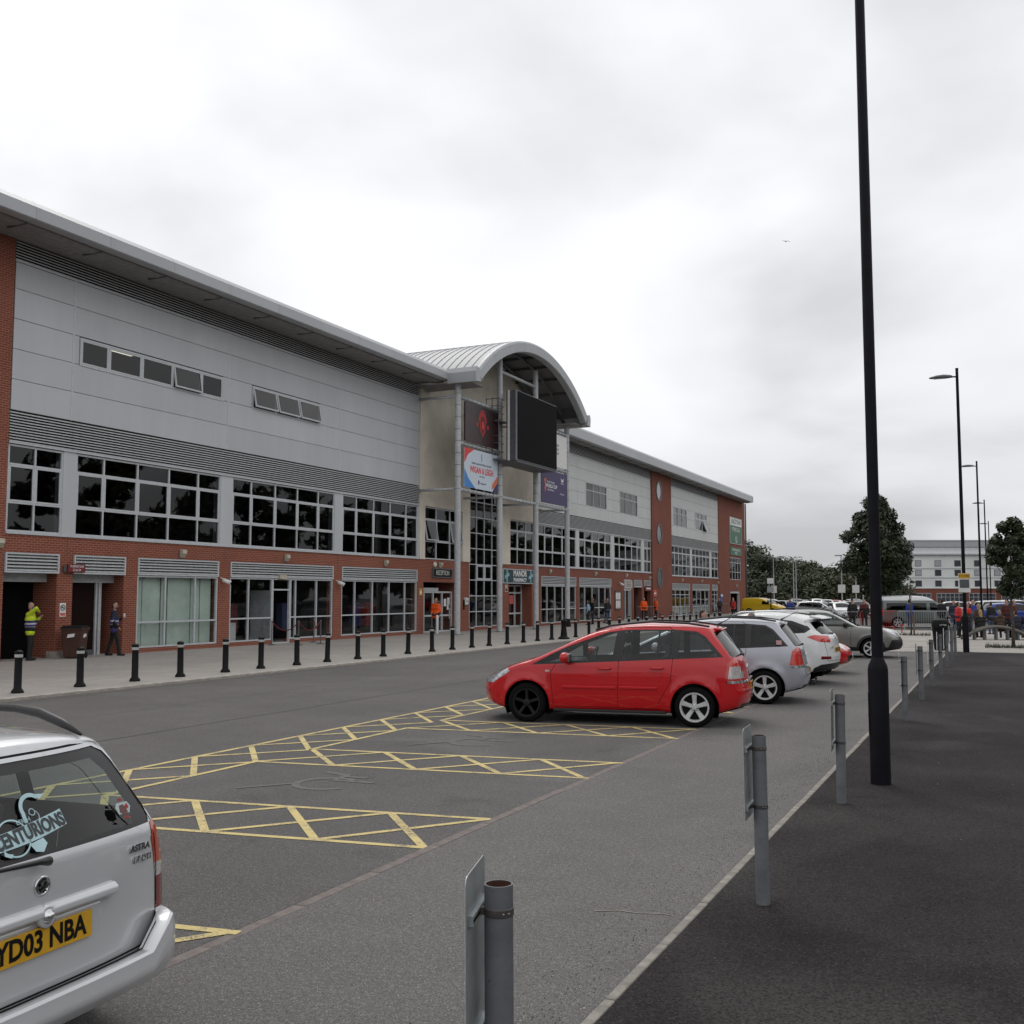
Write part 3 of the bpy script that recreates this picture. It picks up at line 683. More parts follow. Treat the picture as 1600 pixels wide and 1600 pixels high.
# display counters inside the shop
wall('display_cube', 32.95, 33.65, 0.2, 0.95, M_WHITE, x0=-0.9, x1=-0.4, parent=iv)
wall('display_cube', 41.0, 41.35, 0.2, 1.1, M_WHITE, x0=-1.2, x1=-0.9, parent=iv)
for (yv, c) in ((34.6, (0.2, 0.03, 0.03)), (38.1, (0.05, 0.06, 0.12)), (43.9, (0.02, 0.03, 0.12)), (44.9, (0.25, 0.02, 0.02))):
    obj('clothes_rail', MB().box(-1.9, -1.5, yv, yv + 0.5, 0.5, 1.7), plain('cloth_%d' % int(yv), c, 0.9), iv, bevel=0.05)
# ---- roof, fascia and soffit
PL = 2.87
def eave_set(y0, n, ov, zt, zb, zs):
    """a run of equal fascia and soffit panels"""
    fp = [(ov - 0.42, zt - 0.02), (ov - 0.22, zt), (ov - 0.02, zt - 0.20), (ov, zb + 0.03), (ov - 0.04, zb), (ov - 0.42, zb + 0.01)]
    mf = MB().prism(fp, 'y', 0.004, PL - 0.004).mesh('fascia_panel', M_FASC)
    ms = MB().prism([(ov - 0.43, zb + 0.03), (ov - 0.43, zb - 0.04), (ov - 0.75, zb - 0.06), (ov - 1.15, zb - 0.02), (ov - 1.15, zb + 0.03)], 'y', 0.02, PL - 0.02).mesh('soffit_panel', M_SOFF)
    mk = MB().box(ov - 1.2, ov - 0.43, -0.03, 0.03, zb - 0.075, zb + 0.02).mesh('soffit_bracket', M_STEELD)
    for i in range(n):
        yv = y0 + i * PL
        link('fascia_panel', mf, st, (0, yv, 0)); link('soffit_panel', ms, st, (0, yv, 0)); link('soffit_bracket', mk, st, (0, yv, 0))
    yl = y0 + n * PL
    wall('soffit', y0, yl, zs + 0.0, zs + 0.06, M_SOFF, x0=-0.3, x1=ov - 0.42)
    obj('roof_sheet', MB().prism([(ov - 0.25, zt - 0.06), (ov - 0.25, zt - 0.02), (-14, zt + 1.4), (-14, zt + 1.36)], 'y', y0, yl), M_ROOF, st)
eave_set(47.28 - 12 * PL, 12, 2.0, 13.70, 13.10, 13.12)
eave_set(62.6, 21, 1.35, 13.72, 12.86, 12.90)
obj('fascia_end', MB().prism([(-2, 12.86), (1.3, 12.86), (1.36, 12.95), (1.36, 13.5), (1.15, 13.73), (-2, 13.9)], 'y', 62.6 + 21 * PL, 62.6 + 21 * PL + 0.08), M_FASC, st)
obj('fascia_end', MB().prism([(-2, 13.1), (2.0, 13.1), (2.0, 13.5), (1.8, 13.71), (-2, 13.9)], 'y', 47.28 - 12 * PL - 0.08, 47.28 - 12 * PL), M_FASC, st)

# ================================================================== entrance canopy (part of the building)
CY, HALF, ZE, RISE = 55.05, 7.85, 13.52, 2.95
RAD = (HALF ** 2 + RISE ** 2) / (2 * RISE); ZCEN = ZE + RISE - RAD; ANG = math.asin(HALF / RAD)
def arc(r, n=36, a=ANG):
    return [(CY + r * math.sin(t), ZCEN + r * math.cos(t)) for t in np.linspace(-a, a, n)]
XF = 3.5                               # front of the canopy, out from the facade
cano = obj('canopy_roof', MB().add(*(lambda P, Q: ([(x, y, z) for (x, pts) in ((XF - 0.1, P), (-9, P), (-9, Q), (XF - 0.1, Q)) for (y, z) in pts],
        [(k * 36 + i, k * 36 + i + 1, ((k + 1) % 4) * 36 + i + 1, ((k + 1) % 4) * 36 + i) for k in range(4) for i in range(35)] + [(0, 36, 72, 108), (35, 107 - 36, 107, 143)]))(arc(RAD), arc(RAD - 0.08))), M_ROOF, st)
autosmooth(cano, 30)
# standing seams running over the vault
for i in range(26):
    xs = XF - 0.5 - i * 0.48
    P = arc(RAD + 0.035, 30); Q = arc(RAD - 0.02, 30)
    V = [(xx, y, z) for xx in (xs, xs + 0.05) for pts in (P, Q) for (y, z) in pts]; n = 30; F = []
    for a, b_ in ((0, 1), (1, 3), (3, 2), (2, 0)): F += [(a * n + j, a * n + j + 1, b_ * n + j + 1, b_ * n + j) for j in range(n - 1)]
    obj('standing_seam', MB().add(V, F), M_ROOF, cano)
# bull-nosed front fascia of the arch, in segments, and the upturned ends
for s in range(8):
    a0, a1 = -ANG + s * ANG / 4, -ANG + (s + 1) * ANG / 4
    V = []; n = 7; sec = [(XF - 0.12, RAD + 0.02), (XF + 0.05, RAD + 0.0), (XF + 0.12, RAD - 0.10), (XF + 0.10, RAD - 0.58), (XF + 0.04, RAD - 0.62), (XF - 0.30, RAD - 0.62), (XF - 0.30, RAD - 0.09)]
    for t in np.linspace(a0 + 0.0006, a1 - 0.0006, n):
        for (xx, r) in sec: V.append((xx, CY + r * math.sin(t), ZCEN + r * math.cos(t)))
    k = len(sec); F = [(i * k + j, i * k + (j + 1) % k, (i + 1) * k + (j + 1) % k, (i + 1) * k + j) for i in range(n - 1) for j in range(k)] + [tuple(range(k)), tuple((n - 1) * k + j for j in range(k))]
    autosmooth(obj('arch_fascia', MB().add(V, F), M_FASC, cano), 25)
for sgn in (-1, 1):
    ye = CY + sgn * HALF
    fp = [(ye - sgn * 0.25, ZE - 0.55), (ye + sgn * 0.30, ZE - 0.62), (ye + sgn * 0.36, ZE - 0.10), (ye + sgn * 0.22, ZE + 0.16), (ye - sgn * 0.10, ZE + 0.10)]
    obj('canopy_gutter', MB().prism(fp, 'x', 1.95 if sgn < 0 else 1.3, XF + 0.14), M_FASC, cano)
    obj('canopy_end_soffit', MB().box(-0.1, XF - 0.3, min(ye - sgn * 1.4, ye + sgn * 0.2), max(ye - sgn * 1.4, ye + sgn * 0.2), ZE - 0.60, ZE - 0.56), M_SOFF, cano)
# curved ribs and straight purlins below the vault
for xs in (0.55, 2.0):
    P = arc(RAD - 0.35, 24); obj('canopy_rib', MB().tube([(xs, y, z) for y, z in P], 0.10, 6), M_STEELD, cano, True)
for t in np.linspace(-ANG * 0.9, ANG * 0.9, 11):
    r = RAD - 0.17; yv, zv = CY + r * math.sin(t), ZCEN + r * math.cos(t)
    obj('purlin', MB().box(0.0, XF - 0.28, yv - 0.05, yv + 0.05, zv - 0.07, zv + 0.07), M_STEELD, cano)
obj('vault_lining', MB().add(*(lambda P: ([(x, y, z) for x in (XF - 0.3, -0.2) for (y, z) in P], [(i, i + 1, 37 + i, 36 + i) for i in range(35)]))(arc(RAD - 0.095))), plain('vault_lining', (0.16, 0.16, 0.165), 0.7), cano)
obj('gable_infill', MB().prism([(CY - HALF + 0.5, 12.9)] + [(y, z) for y, z in arc(RAD - 0.11, 24, ANG * 0.97)] + [(CY + HALF - 0.5, 12.9)], 'x', -0.25, 0.02), M_CREAM, st)
# four columns with collars, each its own part; X = -25.2
CX = 2.3; COLS = (47.45, 52.42, 57.42, 62.42)
for i, yv in enumerate(COLS):
    top = 13.0 if i in (0, 3) else 15.6
    c = obj('canopy_column', MB().lathe([(0.16, 0.04), (0.16, top)], 20, (CX, yv, 0)), M_STEEL, st, True); autosmooth(c, 40)
    for zv in np.arange(7.5, min(top, 12.9), 0.62): obj('collar', MB().lathe([(0.162, -0.012), (0.172, -0.008), (0.172, 0.008), (0.162, 0.012)], 20, (CX, yv, zv), cap=False), M_STEELD, c)
    obj('base_plate', MB().box(CX - 0.24, CX + 0.24, yv - 0.24, yv + 0.24, 0.04, 0.065), M_STEELD, c, bevel=0.004)
    for zv in (7.5, 12.31) if i in (0, 3) else (7.5, 9.92, 12.31):
        obj('tie_beam', MB().tube([(0.05, yv, zv), (CX - 0.14, yv, zv)], 0.075, 10), M_STEEL, c, True)
obj('column_foot_guard', MB().lathe([(0.24, 0.04), (0.17, 0.55)], 14, (CX, COLS[3], 0)), M_BLACK, st)
for a, c in ((0, 1), (1, 2), (2, 3)):
    for zv in ((12.31, 9.92, 7.5) if a != 1 else (7.5,)):
        t = obj('cross_beam', MB().tube([(CX, COLS[a] + 0.15, zv), (CX, COLS[c] - 0.15, zv)], 0.10, 12), M_STEEL, st, True)
        for yv in np.arange(COLS[a] + 0.5, COLS[c] - 0.2, 0.5): obj('collar', MB().lathe([(0.102, -0.02), (0.118, -0.015), (0.118, 0.015), (0.102, 0.02)], 12, (CX, yv, zv), ax='y', cap=False), M_PLATE, t)
obj('cross_beam', MB().tube([(CX, COLS[1], 14.6), (CX, COLS[2], 14.6)], 0.09, 10), M_STEEL, st, True)
# maintenance walkway behind the big screen
wk = obj('walkway', MB().box(CX - 0.3, CX + 0.6, 51.2, 57.9, 9.42, 9.50).box(CX - 0.3, CX + 0.6, 51.2, 52.3, 11.55, 11.62), M_STEELD, st)
for zv in (9.9, 10.35, 10.75, 12.0, 12.4, 12.8):
    obj('rail', MB().tube([(CX - 0.2, 51.15, zv), (CX + 0.55, 51.15, zv), (CX + 0.55, 51.8, zv)], 0.022, 6), M_STEELD, wk)
for xv in (-0.2, 0.15, 0.55): obj('rail_post', MB().tube([(CX + xv, 51.15, 9.45), (CX + xv, 51.15, 12.85)], 0.025, 6), M_STEELD, wk)
# coffin-shaped red brick noise handled by material only
# ================================================================== things fixed to the facade
def fx(x): return FX + x
# big video screen
vs_ = thing('video_screen', 'large black video screen hung in front of the canopy columns', 'screen', (fx(CX + 0.65), 54.75, 9.45))
obj('cabinet', MB().box(0.0, 0.65, -2.85, 2.85, 0, 3.9), M_STEELD, vs_, bevel=0.02)
obj('display', MB().box(0.651, 0.68, -2.78, 2.78, 0.08, 3.84), plain('screen_black', (0.006, 0.006, 0.007), 0.8, spec=0.1), vs_)
obj('side_trim', MB().box(0.10, 0.22, -2.88, -2.852, 0, 3.9), M_WHITE, vs_); obj('side_trim', MB().box(0.58, 0.66, -2.88, -2.852, 0, 3.9), M_PLATE, vs_)
obj('under_frame', MB().box(0.05, 0.62, -2.8, 2.8, -0.08, -0.002), M_STEELD, vs_)
# display board with a red club crest
b = NB('crest_board'); v = b.coords(); n_ = b.noise(v, 1.3, 4)
b.base(b.ramp(n_, [(0.4, (0.018, 0.010, 0.011)), (0.7, (0.050, 0.010, 0.012))])); b.set(Roughness=0.4)
cbd = thing('crest_board', 'dark display board with a red club crest, upper left of the canopy', 'sign', (fx(CX + 0.14), 49.85, 10.06))
obj('panel', MB().box(0, 0.08, -2.0, 1.95, 0, 2.05), b.m, cbd)
M_CR = plain('crest_red', (0.36, 0.018, 0.018), 0.5); M_CRD = plain('crest_dark', (0.10, 0.008, 0.010), 0.5); M_CRL = plain('crest_mid', (0.55, 0.05, 0.04), 0.5)
def flat(name, poly, x, mat, parent, th=0.006): return obj(name, MB().prism(poly, 'x', x, x + th), mat, parent)
sh = [(-0.50, 1.30), (-0.36, 1.62), (-0.30, 1.72), (0.30, 1.72), (0.36, 1.62), (0.50, 1.30), (0.34, 1.15), (0.30, 0.75), (0.0, 0.40), (-0.30, 0.75), (-0.34, 1.15)]
flat('crest', sh, 0.082, M_CR, cbd); flat('crest', [(x * 0.55, 1.05 + (z - 1.05) * 0.7) for x, z in sh], 0.09, M_CRD, cbd)
flat('crest', [(0.13 * math.cos(q), 1.05 + 0.24 * math.sin(q)) for q in np.linspace(0, 6.28, 16)[:-1]], 0.098, M_CRL, cbd)
for s_ in (-1, 1): flat('crest', [(s_ * 0.62 + 0.13 * math.cos(q), 1.02 + 0.13 * math.sin(q)) for q in np.linspace(0, 6.28, 14)[:-1]], 0.082, M_CR, cbd)
flat('crest', [(-0.26, 1.74), (-0.2, 1.86), (0.2, 1.86), (0.26, 1.74)], 0.082, M_CR, cbd)
# host-town banner
M_BW = plain('banner_white', (0.55, 0.62, 0.70), 0.6, var=0.05); M_BR = plain('banner_red', (0.62, 0.055, 0.05), 0.6); M_BB = plain('banner_blue', (0.05, 0.22, 0.55), 0.6)
M_BN = plain('banner_navy', (0.03, 0.025, 0.10), 0.6); M_BO = plain('banner_orange', (0.62, 0.14, 0.05), 0.6)
bn = thing('host_banner', 'white banner with red and blue corners reading WIGAN & LEIGH', 'banner', (fx(CX + 0.14), 49.85, 7.66))
obj('sheet', MB().box(0, 0.03, -2.0, 1.95, 0, 2.05), M_BW, bn)
flat('corner', [(-2.0, 2.05), (-2.0, 1.25), (-1.6, 1.72), (-0.9, 2.05)], 0.031, M_BR, bn); flat('corner', [(-2.0, 0.95), (-2.0, 0), (-0.75, 0), (-1.5, 0.45)], 0.031, M_BB, bn)
flat('corner', [(1.95, 0.55), (1.55, 0.25), (1.3, 0), (1.95, 0)], 0.031, M_BN, bn); flat('corner', [(1.95, 0.92), (1.3, 0.42), (1.2, 0.12), (1.55, 0.25), (1.95, 0.55)], 0.033, M_BO, bn)
lettering('WIGAN & LEIGH', 0.46, M_BR, bn, (0.032, 0.02, 0.98), '+x', sx=0.82, bold=0.012)
lettering('RUGBY LEAGUE WORLD CUP 2021', 0.15, M_BN, bn, (0.032, 0.0, 1.32), '+x'); lettering('IS IT YOU?', 0.13, M_BN, bn, (0.032, 0.05, 0.68), '+x')
flat('emblem', [(0.0, 1.95), (0.08, 1.8), (0.05, 1.6), (0.1, 1.5), (-0.1, 1.5), (-0.05, 1.6), (-0.08, 1.8)], 0.031, plain('banner_grey', (0.3, 0.36, 0.42), 0.6), bn)
flat('emblem', [(-0.42, 0.42), (-0.34, 0.48), (-0.26, 0.42), (-0.28, 0.28), (-0.34, 0.2), (-0.40, 0.28)], 0.031, M_BN, bn); lettering('wigan.gov.uk', 0.13, M_BN, bn, (0.032, 0.2, 0.33), '+x')
# world cup banner
bp_ = thing('tournament_banner', 'purple tournament banner with white lettering, right side of the canopy', 'banner', (fx(CX + 0.14), 59.95, 7.66))
obj('sheet', MB().box(0, 0.03, -2.1, 2.1, 0, 2.05), plain('banner_purple', (0.055, 0.040, 0.115), 0.6), bp_)
M_BWH = plain('print_white', (0.68, 0.68, 0.70), 0.6)
lettering('RUGBY LEAGUE', 0.17, M_BWH, bp_, (0.032, -0.6, 1.32), '+x'); lettering('WORLD CUP', 0.30, M_BWH, bp_, (0.032, -0.5, 1.08), '+x', bold=0.008); lettering('ENGLAND 2021', 0.15, M_BWH, bp_, (0.032, -0.6, 0.84), '+x')
flat('emblem', [(-1.65, 1.5), (-1.5, 1.1), (-1.6, 0.9), (-1.45, 0.6), (-1.35, 0.95), (-1.42, 1.1), (-1.3, 1.5)], 0.031, M_BO, bp_)
flat('emblem', [(1.0, 1.75), (1.25, 1.62), (1.5, 1.75), (1.38, 1.5), (1.12, 1.5)], 0.031, M_BWH, bp_); lettering('WIGAN', 0.14, M_BWH, bp_, (0.032, 1.25, 1.40), '+x'); lettering('#RLWC2021', 0.13, M_BWH, bp_, (0.032, 1.2, 0.72), '+x')
wb = thing('white_banner', 'white banner with small black print behind the video screen', 'banner', (fx(CX + 0.14), 60.6, 10.06))
obj('sheet', MB().box(0, 0.03, -1.45, 1.4, 0, 2.05), plain('banner_cream', (0.68, 0.68, 0.66), 0.6), wb)
for zv in (1.35, 1.1, 0.85): lettering('LSV', 0.22, M_BLACK, wb, (0.032, -0.1, zv), '+x')
# shop and door signs
def sign(name, label, y0, y1, z0, z1, mat, x=0.0, th=0.06, rim=None):
    t = thing(name, label, 'sign', (fx(x), (y0 + y1) / 2, z0)); hw, hh = (y1 - y0) / 2, z1 - z0
    obj('panel', MB().box(0.002, th, -hw, hw, 0, hh), mat, t)
    if rim:
        m = MB(); bars(m, -hw - .03, hw + .03, -0.03, hh + .03, 0.05, 0.002, th + 0.02); obj('frame', m, rim, t)
    return t
s1 = sign('reception_sign', 'black sign reading RECEPTION above the entrance doors', 48.92, 51.05, 3.02, 3.46, M_BLACK, rim=M_STEELD)
lettering('RECEPTION', 0.36, plain('letter_grey', (0.60, 0.62, 0.56), 0.5), s1, (0.066, 0, 0.22), '+x', sx=0.78)
M_TEAL = plain('sign_teal', (0.008, 0.045, 0.055), 0.4)
s2 = sign('pharmacy_sign', 'dark teal sign reading MANOR PHARMACY with pale crosses', 57.6, 62.05, 2.80, 3.64, M_TEAL, x=0.004, rim=M_FRAME)
lettering('MANOR', 0.52, M_WHITE, s2, (0.066, 0.22, 0.58), '+x', bold=0.018, sx=1.06); lettering('PHARMACY', 0.32, M_WHITE, s2, (0.066, 0.22, 0.19), '+x', bold=0.012, sx=1.16)
M_PB = plain('sign_paleblue', (0.25, 0.48, 0.52), 0.5)
for yo in (-1.72, 1.85):
    flat('cross', [(yo - 0.05, 0.05), (yo + 0.10, 0.05), (yo + 0.10, 0.8), (yo - 0.05, 0.8)], 0.062, M_PB, s2); flat('cross', [(yo - 0.3, 0.25), (yo - 0.05, 0.3), (yo - 0.05, 0.5), (yo - 0.3, 0.45)], 0.062, M_PB, s2); flat('cross', [(yo + 0.10, 0.38), (yo + 0.34, 0.42), (yo + 0.34, 0.62), (yo + 0.10, 0.58)], 0.062, M_PB, s2)
s3 = sign('turnstile_sign', 'small dark red sign reading TURNSTILES 23 & 24', 24.72, 25.42, 2.80, 3.06, plain('sign_maroon', (0.16, 0.012, 0.014), 0.5), x=0.09)
lettering('TURNSTILES', 0.105, M_WHITE, s3, (0.063, 0, 0.18), '+x', sx=1.0); lettering('23 & 24', 0.105, M_WHITE, s3, (0.063, 0, 0.065), '+x')
obj('bracket', MB().box(-0.09, 0.0, -0.45, -0.36, 0.0, 0.2), M_STEELD, s3)
s4 = sign('no_smoking_sign', 'white no smoking notice on the brick pier', 24.56, 24.80, 1.36, 1.80, M_WHITE, th=0.012)
ringm = MB().tube([(0.018, 0.085 * math.cos(q), 0.29 + 0.085 * math.sin(q)) for q in np.linspace(0, 2 * math.pi, 20)[:-1]], 0.010, 5, closed=True); ringm.tube([(0.018, -0.06, 0.35), (0.018, 0.06, 0.23)], 0.009, 5)
obj('symbol', ringm, M_BLACK, s4); obj('print', MB().box(0.012, 0.014, -0.1, 0.1, 0.03, 0.12), M_REDP, s4); obj('cigarette', MB().box(0.013, 0.016, -0.05, 0.05, 0.28, 0.30), M_BLACK, s4)
M_GRN = plain('sign_green', (0.035, 0.13, 0.075), 0.5)
s5 = sign('gym_sign', 'tall green sign with white heading near the far end', 116.35, 122.1, 7.87, 10.8, M_GRN, x=0.06, rim=M_FRAME)
flat('heading', [(-2.8, 2.05), (2.8, 2.05), (2.8, 2.88), (-2.8, 2.88)], 0.062, M_WHITE, s5); lettering('KINGSTOWN', 0.8, M_GRN, s5, (0.07, 0, 2.46), '+x', sx=0.95, bold=0.01); lettering('FITNESS CLUB', 0.62, M_WHITE, s5, (0.064, 0, 1.6), '+x', sx=0.95)
obj('emblem', MB().tube([(0.07, 0.35 * math.sin(q), 0.55 + 0.42 * math.cos(q)) for q in np.linspace(0.5, 5.4, 14)], 0.05, 6), M_WHITE, s5)
s6 = sign('gym_small_sign', 'narrow green sign with white print below the tall green sign', 116.4, 122.0, 6.55, 7.45, M_GRN, x=0.06)
lettering('WWW.KINGSTOWN', 0.38, M_WHITE, s6, (0.064, 0, 0.6), '+x'); lettering('FITNESS', 0.36, M_WHITE, s6, (0.064, 0, 0.22), '+x')
s7 = sign('blue_sign', 'small blue and white notice beside the far doors', 111.6, 112.6, 1.15, 2.2, plain('sign_blue', (0.03, 0.08, 0.25), 0.5), x=0.06)
obj('print', MB().box(0.062, 0.066, -0.45, 0.45, 0.75, 1.0), M_WHITE, s7)
s8 = sign('red_notice', 'small red and white notice on the brick tower', 87.75, 88.5, 1.95, 2.5, M_REDP, x=0.12, th=0.02); obj('print', MB().box(0.02, 0.024, -0.3, 0.3, 0.2, 0.32), M_WHITE, s8)
s9 = sign('box_office_sign', 'pale sign panel over the far double doors', 80.25, 82.15, 2.62, 3.25, plain('sign_pale', (0.5, 0.45, 0.42), 0.6), x=0.0)
for zv in (0.46, 0.28, 0.12): obj('print', MB().box(0.06, 0.063, -0.7, 0.7, zv, zv + 0.08), M_STEELD, s9)
s10 = sign('maroon_sign', 'dark maroon sign over the recessed gate beside the tower', 85.5, 87.3, 2.40, 2.85, plain('sign_maroon2', (0.14, 0.012, 0.014), 0.5), x=0.03)
obj('print', MB().box(0.06, 0.063, -0.6, 0.6, 0.16, 0.28), M_WHITE, s10)
nb = sign('notice_board', 'framed notice board with white sheets on the brick wall', 78.0, 79.3, 0.95, 2.35, plain('board_grey', (0.22, 0.22, 0.22), 0.6), x=0.0, th=0.05, rim=M_MAROON)
for i in range(6): obj('sheet', MB().box(0.05, 0.054, -0.55 + (i % 3) * 0.38, -0.25 + (i % 3) * 0.38, 0.12 + (i // 3) * 0.66, 0.66 + (i // 3) * 0.62), M_WHITE, nb)
s11 = sign('yellow_notice', 'small yellow notice on the brick pier beside reception', 47.55, 47.85, 2.05, 2.40, plain('sign_yellow', (0.6, 0.36, 0.04), 0.5), th=0.02); obj('print', MB().box(0.02, 0.023, -0.08, 0.08, 0.08, 0.22), M_WHITE, s11)
s12 = sign('white_notice', 'two small white notices on the pier left of the pharmacy door', 57.95, 58.30, 2.25, 2.7, plain('sign_offwhite', (0.5, 0.42, 0.36), 0.5), th=0.02); obj('print', MB().box(0.02, 0.023, -0.12, 0.12, 0.06, 0.2), M_BLACK, s12)
lb = thing('letter_box', 'white letter box on the brick beside the reception column', 'box', (fx(0.0), 52.75, 1.5))
obj('body', MB().prism([(0.0, 0.0), (0.10, 0.02), (0.14, 0.38), (0.0, 0.42)], 'y', -0.18, 0.18), M_WHITE, lb, bevel=0.01); obj('bracket', MB().box(0, 0.06, -0.26, -0.18, -0.25, 0.3), M_BLACK, lb); obj('slot', MB().box(0.11, 0.14, -0.08, 0.08, 0.2, 0.24), M_BLACK, lb)
# bulkhead wall lights
wl = thing('wall_light', 'cream wall light', 'wall light', (0, 0, 0), 0, 'bulkhead lights along the brick band')
obj('housing', MB().prism([(0, -0.14), (0.05, -0.15), (0.16, 0.02), (0.16, 0.14), (0, 0.16)], 'y', -0.12, 0.12), plain('light_cream', (0.44, 0.39, 0.30), 0.5), wl, bevel=0.015)
obj('lens', MB().box(0.10, 0.166, -0.08, 0.08, 0.0, 0.10), plain('light_lens', (0.55, 0.52, 0.44), 0.25), wl); obj('back_plate', MB().box(0.0, 0.02, -0.16, 0.10, -0.18, 0.14), M_STEELD, wl)
WL = [(30.05, 3.58, 'cream wall light above the window with pale green blinds'), (36.3, 3.62, 'cream wall light above the shop doorway'), (44.2, 3.62, 'cream wall light above the wide window left of reception'),
      (49.75, 3.66, 'cream wall light just above the RECEPTION sign'), (64.9, 3.62, 'cream wall light right of the pharmacy, above the first shop window'), (73.6, 3.62, 'cream wall light above the shop window with the queue'),
      (80.7, 3.62, 'cream wall light above the pale door sign'), (86.9, 3.5, 'cream wall light left of the brick tower'), (97.0, 3.45, 'cream wall light right of the brick tower'),
      (104.2, 3.45, 'cream wall light above the window with blue panels'), (110.9, 3.35, 'cream wall light near the blue notice'), (119.2, 3.1, 'cream wall light above the far open doorway'), (22.2, 3.62, 'cream wall light at the left edge of the picture')]
for i, (yv, zv, lb_) in enumerate(WL):
    o = wl if i == 0 else copy_tree(wl); o.location = (fx(0.0 if yv < 111 else 0.06), yv, zv); o['label'] = lb_
sp_ = thing('alarm_box', 'round white alarm beacon beside the wall light over RECEPTION', 'alarm', (fx(0), 49.15, 3.68))
obj('body', MB().lathe([(0.15, 0.0), (0.15, 0.06), (0.11, 0.10), (0.0, 0.11)], 18, ax='x'), plain('alarm_white', (0.6, 0.58, 0.5), 0.4), sp_, True)
# CCTV cameras
cc = thing('security_camera', 'white security camera', 'camera', (0, 0, 0), 0, 'security cameras on the brick piers')
obj('bracket', MB().tube([(0, -0.10, 0.10), (0.16, -0.10, 0.05), (0.2, 0.0, 0.0)], 0.025, 8), M_WHITE, cc, True); obj('housing', MB().tube([(0.1, -0.06, 0.02), (0.34, 0.10, -0.10)], [0.075, 0.085], 12), M_WHITE, cc, True); obj('lens', MB().tube([(0.345, 0.104, -0.103), (0.36, 0.115, -0.11)], 0.06, 12), M_BLACK, cc)
for i, (yv, zv, lb_) in enumerate(((32.3, 2.62, 'white security camera on the pier right of the blinds'), (40.1, 2.62, 'white security camera on the pier between the two dark shop windows'), (79.1, 2.95, 'white security camera above the notice board'), (124.3, 5.6, 'white security camera at the far corner downpipe'))):
    o = cc if i == 0 else copy_tree(cc); o.location = (fx(0), yv, zv); o['label'] = lb_
dl = thing('door_light', 'small cream light over the shop doorway', 'wall light', (fx(-0.02), 36.05, 2.80)); obj('housing', MB().box(0, 0.12, -0.25, 0.25, -0.08, 0.1), MATS['light_cream'], dl, bevel=0.02); obj('lens', MB().box(0.03, 0.125, -0.2, 0.2, -0.06, 0.0), MATS['light_lens'], dl)
gl_ = thing('globe_lamp', 'round yellowish lamp inside the tall glass wall', 'lamp', (fx(-0.4), 53.5, 4.35)); obj('globe', MB().lathe([(0.001, -0.24), (0.14, -0.2), (0.22, -0.09), (0.24, 0.0), (0.22, 0.09), (0.14, 0.2), (0.001, 0.24)], 18), emit('globe_lit', (0.62, 0.54, 0.27), 0.25), gl_, True); obj('stem', MB().tube([(0, 0, 0.23), (0, 0, 1.0)], 0.015, 6), M_STEELD, gl_)
# ================================================================== vehicles
M_TYRE = plain('tyre', (0.007, 0.007, 0.007), 0.9, 0, 0.25, 20, spec=0.1)
M_ALLOY = plain('alloy', (0.56, 0.57, 0.58), 0.4, 0.25, 0.12, 12)
M_RIMB = plain('rim_black', (0.010, 0.010, 0.011), 0.5, 0.0, 0.3, spec=0.25)
M_RIMBK = plain('rim_back', (0.010, 0.010, 0.010), 0.8)
M_CGLASS = glass('car_glass', (0.66, 0.71, 0.70), 1.5, 0.95)
M_CGLASSD = glass('car_glass_dark', (0.10, 0.105, 0.11), 1.5, 0.85)
M_TRIM = plain('car_trim_black', (0.012, 0.012, 0.013), 0.45, 0, 0.2)
M_GAP = plain('car_gap', (0.004, 0.004, 0.004), 0.9)
M_UNDER = plain('car_under', (0.005, 0.005, 0.005), 0.95, spec=0.05)
M_SEAT = plain('car_seat', (0.055, 0.057, 0.062), 0.85, 0, 0.3, 20)
M_TAILR = plain('tail_red', (0.55, 0.022, 0.012), 0.12, 0, 0.15, 20, coat=1.0)
M_TAILD = plain('tail_dark_red', (0.17, 0.006, 0.008), 0.15, 0, 0.2, 20, coat=1.0)
M_TAILW = plain('tail_clear', (0.52, 0.48, 0.47), 0.15, 0.2, 0.25, 30, coat=1.0)
M_TAILO = plain('tail_amber', (0.42, 0.055, 0.02), 0.15, 0, 0.15, 20, coat=1.0)
M_HEAD = plain('head_lens', (0.42, 0.44, 0.46), 0.10, 0.5, 0.5, 16, coat=1.0)
M_CHROME = plain('chrome', (0.62, 0.63, 0.64), 0.15, 1.0, 0.05)
M_NPY = plain('plate_yellow', (0.60, 0.33, 0.015), 0.45, 0, 0.08, 14); M_NPW = plain('plate_white', (0.66, 0.66, 0.62), 0.45, 0, 0.05)
P_RED = paint('paint_red', (0.50, 0.003, 0.008), 0.0, 0.35)
P_SILV = paint('paint_silver_blue', (0.40, 0.41, 0.455), 0.35, 0.33)
P_EST = paint('paint_silver', (0.60, 0.61, 0.625), 0.35, 0.33)
P_WHITE = paint('paint_white', (0.72, 0.73, 0.73), 0.0, 0.3)
P_GREY = paint('paint_grey_beige', (0.21, 0.212, 0.195), 0.4, 0.33)
P_BLUE = paint('paint_blue', (0.02, 0.05, 0.30), 0.2, 0.3); P_BLACK = paint('paint_black', (0.012, 0.012, 0.014), 0.1, 0.3)
P_DGREY = paint('paint_dark_grey', (0.06, 0.064, 0.07), 0.3, 0.3); P_YELL = paint('paint_yellow', (0.62, 0.40, 0.01), 0.0, 0.35); P_GREEN = paint('paint_grey_green', (0.13, 0.15, 0.145), 0.3, 0.35)

